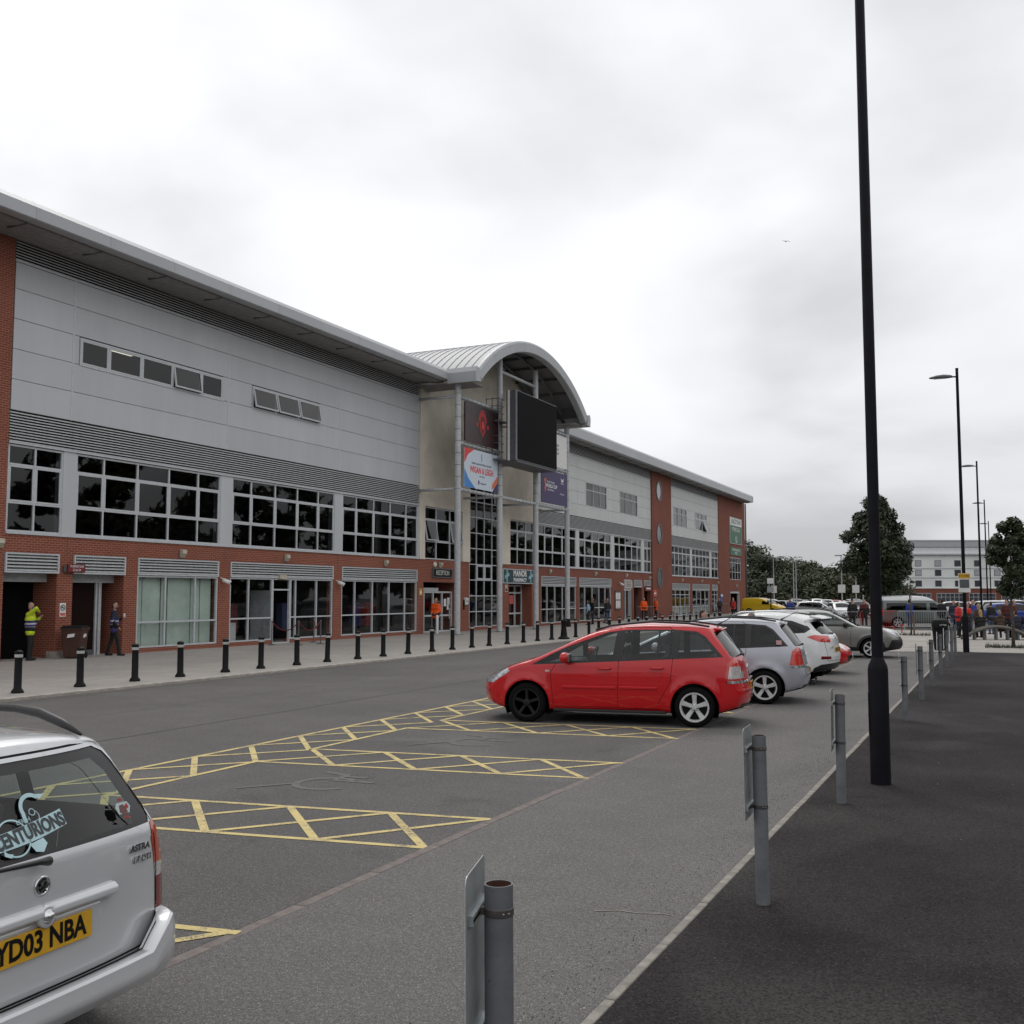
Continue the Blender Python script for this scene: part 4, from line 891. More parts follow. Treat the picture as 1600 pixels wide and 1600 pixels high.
def lerp_tab(tab, sm=0.0):
    xs = [p[0] for p in tab]; ys = [p[1] for p in tab]
    if sm <= 0: return lambda x: float(np.interp(x, xs, ys))
    return lambda x: float(np.mean(np.interp([x + d * sm for d in (-1, -.6, -.3, 0, .3, .6, 1)], xs, ys)))
def inside(poly, p):
    s = 0
    for i in range(len(poly)):
        a, b_ = poly[i], poly[(i + 1) % len(poly)]
        c = (b_[0] - a[0]) * (p[1] - a[1]) - (b_[1] - a[1]) * (p[0] - a[0])
        if abs(c) < 1e-9: continue
        if s == 0: s = 1 if c > 0 else -1
        elif (c > 0) != (s > 0): return False
    return True
SIDE, TOP, FRONT, REAR, BOT = 0, 1, 2, 3, 4
class Shell:
    """a car body: a subdivided box pulled to the car's top line, plan and end silhouettes, then cut into panels"""
    def __init__(s, sp, nx=84, ny=22, nz=22):
        L, W = sp['L'], sp['W'] / 2
        top = lerp_tab(sp['top'], sp.get('topsm', 0.07)); bot = lerp_tab(sp['bot'], 0.05)
        Rz = lerp_tab(sp['rear'], 0.03); Fz = lerp_tab(sp['front'], 0.03); wid = lerp_tab(sp['width'], 0.04); plan = lerp_tab(sp['plan'], 0.06)
        fb, rb, crown = sp.get('fb', 0.16), sp.get('rb', 0.10), sp.get('crown', 0.045)
        bm = bmesh.new(); s.reg = bm.faces.layers.int.new('reg'); s.pid = bm.faces.layers.int.new('pid'); s.bm = bm
        V = {}
        U = [0.5 - 0.5 * math.cos(math.pi * i / nx) * 0.35 - 0.325 * (1 - 2 * i / nx) for i in range(nx + 1)]
        def P(i, j, k):
            key = (i, j, k)
            if key in V: return V[key]
            u = U[i]; sx = -1 + 2 * j / ny; t = k / nz; x = u * L
            zt, zb = top(x), bot(x); z = zb + t * (zt - zb)
            hw = W * plan(x) * wid(z); y = sx * hw
            if k == nz: z -= crown * sx * sx * min(1, 1.0)
            else: z -= crown * t ** 6
            a = max(0, (u - sp.get('ru', 0.80)) / (1 - sp.get('ru', 0.80))); b_ = max(0, (0.2 - u) / 0.2)
            x += (Rz(z) - L) * a ** 1.5 + Fz(z) * b_ ** 1.3
            x += fb * sx * sx * b_ ** 2 - rb * abs(sx) ** 3 * a ** 2
            V[key] = bm.verts.new((x, y, z)); return V[key]
        def F(vs, r):
            f = bm.faces.new(vs); f[s.reg] = r
        for i in range(nx):
            for k in range(nz):
                F((P(i, 0, k), P(i + 1, 0, k), P(i + 1, 0, k + 1), P(i, 0, k + 1)), SIDE); F((P(i, ny, k), P(i, ny, k + 1), P(i + 1, ny, k + 1), P(i + 1, ny, k)), SIDE)
            for j in range(ny):
                F((P(i, j, nz), P(i + 1, j, nz), P(i + 1, j + 1, nz), P(i, j + 1, nz)), TOP); F((P(i, j, 0), P(i, j + 1, 0), P(i + 1, j + 1, 0), P(i + 1, j, 0)), BOT)
        for j in range(ny):
            for k in range(nz):
                F((P(0, j, k), P(0, j, k + 1), P(0, j + 1, k + 1), P(0, j + 1, k)), FRONT); F((P(nx, j, k), P(nx, j + 1, k), P(nx, j + 1, k + 1), P(nx, j, k + 1)), REAR)
        for _ in range(sp.get('smooth', 3)): bmesh.ops.smooth_vert(bm, verts=bm.verts, factor=0.5, use_axis_x=True, use_axis_y=True, use_axis_z=True)
        for (ax, az, r) in sp['axles']:
            for v in bm.verts:
                d = math.hypot(v.co.x - ax, v.co.z - az)
                if r * 0.9 < d < r + 0.17 and abs(v.co.y) > 0.6 * W:
                    q = 1 - abs(d - r - 0.02) / 0.15
                    if q > 0: v.co.y += math.copysign(sp.get('flare', 0.022) * q * q, v.co.y)
        bm.normal_update(); s.names = {}
    def cut(s, pid, plane, regs, poly, ysign=0):
        ia, ib = {'xz': (0, 2), 'yz': (1, 2), 'xy': (0, 1)}[plane]; io = 3 - ia - ib
        a0, a1 = min(p[0] for p in poly), max(p[0] for p in poly); b0, b1 = min(p[1] for p in poly), max(p[1] for p in poly)
        fs = []
        for f in s.bm.faces:
            if f[s.reg] not in regs: continue
            if ysign and f.calc_center_median().y * ysign < 0: continue
            A = [v.co[ia] for v in f.verts]; B = [v.co[ib] for v in f.verts]
            if max(A) < a0 or min(A) > a1 or max(B) < b0 or min(B) > b1: continue
            fs.append(f)
        for i in range(len(poly)):
            p, q = poly[i], poly[(i + 1) % len(poly)]
            d = (q[0] - p[0], q[1] - p[1]); co = [0, 0, 0]; no = [0, 0, 0]; co[ia], co[ib] = p; no[ia], no[ib] = d[1], -d[0]
            if abs(no[ia]) + abs(no[ib]) < 1e-9: continue
            geom = set(fs)
            for f in fs: geom.update(f.edges); geom.update(f.verts)
            r = bmesh.ops.bisect_plane(s.bm, geom=list(geom), dist=1e-5, plane_co=co, plane_no=Vector(no).normalized())
            fs = [g for g in r['geom'] if isinstance(g, bmesh.types.BMFace)]
        for f in fs:
            c = f.calc_center_median()
            if inside(poly, (c[ia], c[ib])): f[s.pid] = pid
    def parts(s, spec, root, off):
        """split by pid; spec: pid -> (name, material, inward offset); connected islands become separate parts"""
        s.bm.normal_update(); by = {}
        for f in s.bm.faces: by.setdefault(f[s.pid], []).append(f)
        res = {}
        for pid, fs in by.items():
            if pid == -1: continue
            name, mat, inset = spec[pid]
            isl = [fs]
            if pid != 0:
                S = set(fs); isl = []
                while S:
                    st_ = [S.pop()]; comp = [st_[0]]
                    while st_:
                        f = st_.pop()
                        for e_ in f.edges:
                            for g in e_.link_faces:
                                if g in S: S.discard(g); st_.append(g); comp.append(g)
                    isl.append(comp)
                isl = [c for c in isl if sum(f.calc_area() for f in c) > 2e-4]
            for comp in isl:
                vm = {}; vs = []; F_ = []
                for f in comp:
                    ids = []
                    for v in f.verts:
                        if v not in vm: vm[v] = len(vs); vs.append(tuple(v.co - v.normal * inset + Vector(off)))
                        ids.append(vm[v])
                    F_.append(ids)
                me = bpy.data.meshes.new(name); me.from_pydata(vs, [], F_); me.materials.append(mat)
                me.polygons.foreach_set('use_smooth', [True] * len(me.polygons))
                # keep the smooth normals of the uncut shell so that cut lines do not break the reflections
                if inset == 0:
                    no = [None] * len(vs)
                    for v, i in vm.items(): no[i] = v.normal.copy()
                    me.normals_split_custom_set_from_vertices(no)
                res.setdefault(name, []).append(link(name, me, root))
        s.bm.free(); return res
def circ_arch(x, r, z=0.31, n=18):
    return [(x - r, -0.2), (x + r, -0.2)] + [(x + r * math.cos(q), z + r * math.sin(q)) for q in np.linspace(0, math.pi, n)]
def strip_poly(a, b_, w_=0.007):
    d = Vector((b_[0] - a[0], b_[1] - a[1])).normalized(); n = Vector((-d.y, d.x)) * w_ / 2
    return [(a[0] + n.x, a[1] + n.y), (a[0] - n.x, a[1] - n.y), (b_[0] - n.x, b_[1] - n.y), (b_[0] + n.x, b_[1] + n.y)]
_wm = {}
def wheel_meshes(style, r):
    key = (style, r)
    if key in _wm: return _wm[key]
    w_ = 0.20
    ty = MB().lathe([(r * 0.66, -w_ * 0.46), (r * 0.72, -w_ * 0.52), (r * 0.90, -w_ * 0.50), (r * 0.975, -w_ * 0.40), (r, -w_ * 0.30), (r, w_ * 0.30), (r * 0.975, w_ * 0.4), (r * 0.9, w_ * 0.5), (r * 0.66, w_ * 0.46)], 36, ax='y', cap=False).mesh('wheel', M_TYRE, True)
    rim = MB(); R0 = r * 0.70
    rim.lathe([(R0, -0.100), (R0 + 0.008, -0.108), (R0 - 0.014, -0.106), (R0 - 0.022, -0.085), (R0 - 0.03, 0.05)], 36, ax='y', cap=False)
    nsp = {'five': 5, 'black': 5, 'six': 6, 'multi': 10}[style]
    for i in range(nsp):
        q = 2 * math.pi * i / nsp + math.pi / 2; d = Vector((math.cos(q), 0, math.sin(q))); t = Vector((-math.sin(q), 0, math.cos(q)))
        wi, wo_ = {'five': (0.030, 0.042), 'black': (0.026, 0.03), 'six': (0.02, 0.03), 'multi': (0.012, 0.014)}[style]
        V = []
        for (rr, ww, dy) in ((0.035, wi, -0.085), (R0 * 0.5, (wi + wo_) * 0.45, -0.088), (R0 - 0.012, wo_, -0.098)):
            for sgn in (-1, 1):
                V += [d * rr + t * ww * sgn + Vector((0, dy + 0.012, 0)), d * rr + t * ww * sgn * 0.75 + Vector((0, dy, 0))]
            V += [d * rr + t * ww * sgn + Vector((0, dy + 0.05, 0)) for sgn in (-1, 1)]
        F_ = []
        for a in (0, 6):
            b_ = a + 6
            F_ += [(a, a + 1, b_ + 1, b_), (a + 1, a + 3, b_ + 3, b_ + 1), (a + 3, a + 2, b_ + 2, b_ + 3), (a + 4, a, b_, b_ + 4), (a + 2, a + 5, b_ + 5, b_ + 2)]
        rim.add(V, F_)
    mat = M_RIMB if style == 'black' else M_ALLOY
    rm = rim.mesh('rim', mat)
    bk = MB().lathe([(R0 - 0.02, -0.03), (0.02, -0.03)], 24, ax='y').mesh('brake_disc', M_RIMBK)
    hb = MB().lathe([(0.062, -0.075), (0.058, -0.095), (0.034, -0.100), (0.001, -0.101)], 20, ax='y', cap=False).mesh('hub_cap', mat, True)
    nuts = MB()
    for i in range(5):
        q = 2 * math.pi * (i + 0.5) / 5 + math.pi / 2; nuts.lathe([(0.010, -0.092), (0.010, -0.102)], 6, (0.045 * math.cos(q), 0, 0.045 * math.sin(q)), ax='y')
    nm = nuts.mesh('wheel_nuts', M_RIMBK)
    _wm[key] = (ty, rm, bk, hb, nm); return _wm[key]
def add_wheel(root, x, y, r, style, steer=0.0):
    ty, rm, bk, hb, nm = wheel_meshes(style, r)
    w_ = link('wheel', ty, root, (x, y, r), (math.pi if y > 0 else 0) + steer)
    for n, m in (('rim', rm), ('brake_disc', bk), ('hub_cap', hb), ('wheel_nuts', nm)): link(n, m, w_)
    return w_
def wheel_well(root, x, r, y, off):
    mb = MB(); n = 14; V = []
    yo = 0.30
    for yy in (y - math.copysign(0.012, y), y - math.copysign(yo, y)):
        V += [(x + off + (r + 0.004) * math.cos(q), yy, 0.31 + (r + 0.004) * math.sin(q)) for q in np.linspace(-0.5, math.pi + 0.5, n)]
    mb.add(V, [(i, i + 1, n + i + 1, n + i) for i in range(n - 1)]); mb.add(V[n:], [tuple(range(n))])
    obj('wheel_well', mb, M_UNDER, root)
def seat(root, x, y, z=0.42, h=0.62, wd=0.24):
    mb = MB(); mb.box(x - 0.25, x + 0.22, y - wd, y + wd, z - 0.12, z + 0.06)
    s_ = obj('seat', mb, M_SEAT, root, bevel=0.03)
    m2 = MB().add(*(lambda b_: ([(x + 0.2 + dx, y + dy * wd * k, z + zz) for (dx, zz, k) in ((0, 0, 1), (0.22, h, 0.85)) for dy in (-1, 1)] + [(x + 0.32 + dx, y + dy * wd * k, z + zz) for (dx, zz, k) in ((0, 0, 1), (0.18, h, 0.85)) for dy in (-1, 1)], [(0, 1, 3, 2), (4, 6, 7, 5), (0, 2, 6, 4), (1, 5, 7, 3), (2, 3, 7, 6), (0, 4, 5, 1)]))(0))
    obj('backrest', m2, M_SEAT, s_, bevel=0.03)
    obj('headrest', MB().box(x + 0.40, x + 0.50, y - 0.13, y + 0.13, z + h + 0.04, z + h + 0.22), M_SEAT, s_, bevel=0.035)
def mirror(root, x, y, z, mat, s_=1.0):
    sg = math.copysign(1, y)
    V = MB().lathe([(0.02, -0.13), (0.075, -0.12), (0.10, -0.04), (0.10, 0.05), (0.08, 0.11), (0.03, 0.125)], 14, (0, 0, 0), ax='y')
    me = V.mesh('door_mirror', mat, True)
    for v in me.vertices: v.co.x *= 0.85 * s_; v.co.z *= 0.85 * s_; v.co.y *= s_
    o = link('door_mirror', me, root, (x, y + sg * 0.14, z))
    obj('mirror_glass', MB().box(0.07, 0.088, -0.10, 0.10, -0.06, 0.065), M_CHROME, o, bevel=0.008)
    obj('mirror_foot', MB().box(-0.04, 0.03, min(-sg * 0.17, -sg * 0.05), max(-sg * 0.17, -sg * 0.05), -0.07, -0.02), M_TRIM, o, bevel=0.01)
    return o
def handle(root, x, y, z, mat):
    sg = math.copysign(1, y)
    o = obj('door_handle', MB().tube([(x - 0.11, y - sg * 0.012, z), (x - 0.08, y + sg * 0.022, z), (x + 0.06, y + sg * 0.026, z), (x + 0.10, y - sg * 0.010, z)], [0.012, 0.017, 0.017, 0.012], 8), mat, root, True); return o
def plate(root, x, y0, z, s_, rear=True, tilt=0.0, wd=0.52, ht=0.112):
    """number plate standing at x facing +x (rear) or -x (front)"""
    p = link('number_plate', MB().box(-0.006, 0.006, -wd / 2, wd / 2, -ht / 2, ht / 2).mesh('number_plate', M_NPY if rear else M_NPW, bevel=0.002), root, (x, y0, z))
    p.rotation_euler = (0, -tilt, 0)
    if s_: lettering(s_, 0.118, M_BLACK, p, (0.007 if rear else -0.007, -.012, 0), '+x' if rear else '-x', ext=0.0008, sx=0.86, bold=0.0034)
    return p
def rails(root, pts, r=0.018, mat=None):
    for sg in (-1, 1): obj('roof_rail', MB().tube([(x, y * sg, z) for x, y, z in pts], r, 8), mat or M_TRIM, root, True)

# ---------------------------------------------------------------- compact MPV (seven seater)
def make_mpv(label, paintm, style_f, style_r, cglass, tail, loc, rz, plate_txt=None, group=None, dark_lamp=False):
    root = thing('people_carrier', label, 'car', loc, rz, group)
    L = 4.47; OFF = (-L / 2, 0, 0)
    sp = dict(L=L, W=1.80, topsm=0.09,
        top=[(0, .66), (.12, .78), (.4, .885), (.75, .975), (1.0, 1.035), (1.3, 1.17), (1.75, 1.385), (2.1, 1.52), (2.45, 1.588), (2.9, 1.615), (3.4, 1.605), (3.9, 1.575), (4.2, 1.55), (4.47, 1.535)],
        bot=[(0, .27), (.3, .22), (.6, .20), (4.0, .20), (4.3, .25), (4.47, .30)],
        front=[(.2, .16), (.33, .03), (.5, 0.0), (.62, .02), (.75, .09), (.9, .2), (1.5, .2)],
        rear=[(.2, 4.33), (.34, 4.43), (.50, 4.47), (.64, 4.46), (.70, 4.415), (1.0, 4.37), (1.07, 4.345), (1.12, 4.32), (1.44, 4.06), (1.54, 3.98), (1.6, 3.95)],
        width=[(.15, .90), (.30, .955), (.5, .985), (.72, 1.0), (.9, .992), (1.03, .965), (1.10, .945), (1.46, .805), (1.55, .745), (1.62, .70)],
        plan=[(0, .86), (.25, .93), (.7, .975), (1.4, 1.0), (3.2, 1.0), (3.9, .975), (4.3, .94), (4.47, .92)],
        axles=[(.93, .31, .37), (3.63, .31, .37)], fb=0.26, rb=0.16, flare=0.03)
    sh = Shell(sp)
    C_ = sh.cut
    # glasshouse: black surround, then panes in it
    C_(1, 'xz', (SIDE,), [(1.00, .925), (4.075, 1.088), (3.80, 1.40), (3.66, 1.478), (3.3, 1.505), (2.6, 1.500), (2.25, 1.458), (1.55, 1.205)])
    C_(2, 'xz', (SIDE,), [(1.10, .955), (1.49, .980), (1.50, 1.165), (1.46, 1.155)])
    C_(2, 'xz', (SIDE,), [(1.57, .990), (2.33, 1.028), (2.40, 1.462), (2.24, 1.438), (1.60, 1.212)])
    C_(2, 'xz', (SIDE,), [(2.50, 1.036), (3.03, 1.062), (3.07, 1.480), (2.60, 1.478), (2.54, 1.470)])
    C_(2, 'xz', (SIDE,), [(3.06, 1.064), (3.27, 1.072), (3.29, 1.480), (3.10, 1.481)])
    C_(2, 'xz', (SIDE,), [(3.38, 1.080), (4.00, 1.106), (3.77, 1.375), (3.64, 1.450), (3.40, 1.472)])
    C_(2, 'xy', (TOP,), [(1.13, -.62), (2.05, -.52), (2.12, 0), (2.05, .52), (1.13, .62), (1.06, 0)])
    C_(3, 'yz', (REAR,), [(-.73, 1.085), (.73, 1.085), (.745, 1.12), (.645, 1.40), (.58, 1.475), (-.58, 1.475), (-.645, 1.40), (-.745, 1.12)])
    C_(16, 'xz', (SIDE,), [(4.13, 1.10), (4.40, 1.085), (4.28, 1.20), (4.09, 1.43)]) if False else None
    # lamps
    C_(4, 'xz', (SIDE, REAR), [(4.09, .735), (4.36, .735), (4.47, .735), (4.45, 1.06), (4.23, 1.07), (4.14, 1.00)])
    C_(-2, 'yz', (REAR,), [(-.62, .735), (.62, .735), (.62, 1.07), (-.62, 1.07)])
    for f in sh.bm.faces:
        if f[sh.pid] == -2: f[sh.pid] = 0
    C_(5, 'xz', (SIDE, REAR), [(4.14, .757), (4.45, .757), (4.45, .945), (4.17, .945)]) if not dark_lamp else None
    for f in sh.bm.faces:
        if f[sh.pid] in (4, 5) and abs(f.calc_center_median().y) < 0.56: f[sh.pid] = 0
    C_(6, 'xz', (SIDE, FRONT, TOP), [(.10, .60), (.34, .625), (.64, .815), (.58, .865), (.30, .815), (.10, .70)])
    for f in sh.bm.faces:
        if f[sh.pid] == 6 and abs(f.calc_center_median().y) < 0.42: f[sh.pid] = 0
    # chrome strip under the lamps, bumper, door shuts
    C_(7, 'xz', (SIDE, REAR), [(4.13, .685), (4.5, .69), (4.5, .725), (4.14, .725)])
    C_(8, 'xz', (SIDE,), [(.12, .40), (.27, .39), (.27, .50), (.13, .50)])
    for a, c in (((1.37, .28), (1.33, .80)), ((1.33, .80), (1.42, .955)), ((2.42, .27), (2.44, 1.02)), ((3.26, .70), (3.30, 1.07)), ((3.06, .35), (3.26, .70)), ((1.40, .27), (3.1, .27)), ((4.10, .70), (4.16, .70))):
        C_(9, 'xz', (SIDE,), strip_poly(a, c, 0.008))
    C_(9, 'xz', (SIDE,), strip_poly((2.44, 1.49), (2.50, 1.60), 0.008)); C_(9, 'xz', (SIDE,), strip_poly((3.30, 1.49), (3.24, 1.53), 0.008)); C_(9, 'xz', (SIDE,), strip_poly((2.5, 1.535), (3.26, 1.535), 0.007))
    C_(9, 'yz', (REAR,), strip_poly((-.6, .56), (-.6, 1.05), 0.010)); C_(9, 'yz', (REAR,), strip_poly((.6, .56), (.6, 1.05), 0.010)); C_(9, 'yz', (REAR,), strip_poly((-.6, .555), (.6, .555), 0.010))
    C_(9, 'xy', (TOP,), strip_poly((1.0, -.7), (1.0, .7), 0.010)); C_(10, 'yz', (FRONT,), [(-.45, .34), (.45, .34), (.50, .48), (-.50, .48)])
    C_(10, 'yz', (FRONT,), [(-.36, .60), (.36, .60), (.42, .70), (-.42, .70)])
    C_(17, 'yz', (REAR,), [(-.7, .25), (.7, .25), (.66, .37), (-.66, .37)])
    for ax in (.93, 3.63): C_(-1, 'xz', (SIDE, BOT), circ_arch(ax, .372))
    for f in sh.bm.faces:
        if f[sh.reg] == BOT and f[sh.pid] == 0: f[sh.pid] = 11
    spec = {0: ('body', paintm, 0), 1: ('window_surround', M_TRIM, 0.002), 2: ('window', cglass, 0.006), 3: ('rear_window', cglass, 0.004), 4: ('tail_lamp', tail, -0.004), 5: ('lamp_lens', M_TAILW, -0.009), 6: ('headlamp', M_HEAD, -0.003),
            7: ('chrome_strip', M_CHROME, -0.006), 8: ('fog_recess', M_GAP, 0.02), 9: ('panel_gap', M_GAP, 0.003), 10: ('grille', M_TRIM, 0.01), 11: ('underside', M_UNDER, 0), 14: ('rear_quarter_glass', M_TRIM, 0.002), 17: ('lower_bumper', M_TRIM, 0.0)}
    pr = sh.parts(spec, root, OFF)
    o = OFF[0]
    for ax in (.93, 3.63):
        for sg in (-1, 1): wheel_well(root, ax, .372, sg * 0.90, o); 
    for sg in (-1, 1):
        add_wheel(root, .93 + o, sg * .80, .315, style_f); add_wheel(root, 3.63 + o, sg * .80, .315, style_r)
        mirror(root, 1.60 + o, sg * .885, 1.055, paintm); handle(root, 2.22 + o, sg * .903, .885, paintm); handle(root, 3.06 + o, sg * .903, .905, paintm)
        obj('rub_strip', MB().box(1.52 + o, 2.40 + o, min(sg * .885, sg * .912), max(sg * .885, sg * .912), .565, .605), paintm, root, bevel=0.008); obj('rub_strip', MB().box(2.45 + o, 3.05 + o, min(sg * .885, sg * .912), max(sg * .885, sg * .912), .572, .612), paintm, root, bevel=0.008)
        obj('side_repeater', MB().box(1.24 + o, 1.31 + o, min(sg * .87, sg * .893), max(sg * .87, sg * .893), .815, .845), M_TAILW, root, bevel=0.004)
    rails(root, [(2.02 + o, .585, 1.485), (2.3 + o, .60, 1.565), (2.9 + o, .60, 1.625), (3.5 + o, .595, 1.605), (3.85 + o, .59, 1.555)], 0.016)
    obj('sill', MB().box(1.36 + o, 3.18 + o, -.855, .855, .19, .235), M_TRIM, root, bevel=.01)
    obj('aerial', MB().tube([(3.92 + o, 0.0, 1.57), (4.02 + o, 0, 1.62), (4.25 + o, 0, 1.74)], [0.02, 0.007, 0.004], 8), M_TRIM, root)
    obj('rear_wiper', MB().tube([(4.325 + o, 0.05, 1.10), (4.325 + o, -.16, 1.115), (4.315 + o, -.50, 1.13)], [0.022, 0.012, 0.008], 8), M_TRIM, root, True)
    obj('roof_spoiler', MB().prism([(3.90 + o, 1.49), (3.90 + o, 1.535), (4.03 + o, 1.515), (4.04 + o, 1.49)], 'y', -.50, .50), paintm, root, bevel=0.01)
    plate(root, 4.456 + o, 0, .62, plate_txt, tilt=0.05); obj('tailgate_bar', MB().box(4.40 + o, 4.436 + o, -.5, .5, .69, .725), M_CHROME, root, bevel=0.006)
    obj('badge', MB().lathe([(0.05, 0), (0.05, 0.012), (0.03, 0.014)], 18, (4.385 + o, 0, .90), ax='x'), M_CHROME, root)
    for y in (-.38, .38): seat(root, 1.95 + o, y, .58); seat(root, 2.75 + o, y, .60); seat(root, 3.45 + o, y, .62, .5)
    obj('dashboard', MB().box(1.25 + o, 1.62 + o, -.68, .68, .78, .98), M_SEAT, root, bevel=0.05)
    st_w = MB().tube([(1.78 + o + 0.07 * math.sin(q), .38 + 0.18 * math.cos(q), 1.0 + 0.17 * math.sin(q)) for q in np.linspace(0, 2 * math.pi, 20)[:-1]], 0.014, 6, closed=True)
    obj('steering_wheel', st_w, M_TRIM, root, True)
    return root
RED_HEAD = math.atan2(.157, .988)
def place(front_axle, rear_axle, fa, ra, L):
    """root position and rotation from the two ground points under the car's axle line (front points to local -x)"""
    f, r = Vector(front_axle), Vector(rear_axle); d = (r - f).normalized(); rz = math.atan2(d.y, d.x)
    c = f + d * (L / 2 - fa); return (c.x, c.y, 0.0), rz
# near-side wheels of the red car stand at these two points; the axle line lies half a track further on
nrm = Vector((-.157, .988)) * 0.84
l_, r_ = place(Vector((-7.07, 15.76)) + nrm, Vector((-4.40, 16.18)) + nrm, .93, 3.63, 4.47)
mpv = make_mpv('red people carrier with silver rear wheel and black front wheel', P_RED, 'black', 'five', M_CGLASS, M_TAILR, l_, r_, 'YS58 VHA', 'cars in the bays beside the lane')
l_, r_ = place(Vector((-6.80, 19.75)) + nrm, Vector((-4.12, 20.17)) + nrm, .93, 3.63, 4.47)
mpv2 = make_mpv('silver blue people carrier parked just behind the red one', P_SILV, 'five', 'five', M_CGLASSD, M_TAILR, l_, r_, 'FG07 XRT', 'cars in the bays beside the lane', dark_lamp=True)
obj('window_sticker', MB().box(1.62, 1.72, -.862, -.858, 1.12, 1.20), plain('sticker_pink', (0.6, 0.35, 0.36), 0.6), mpv2)
obj('tow_bar', MB().tube([(2.1, 0, .36), (2.3, 0, .34), (2.33, 0, .42)], 0.025, 8), M_TRIM, mpv2, True); obj('tow_ball', MB().lathe([(0.001, -0.03), (0.03, 0), (0.001, 0.03)], 12, (2.33, 0, .44)), M_TRIM, mpv2, True)

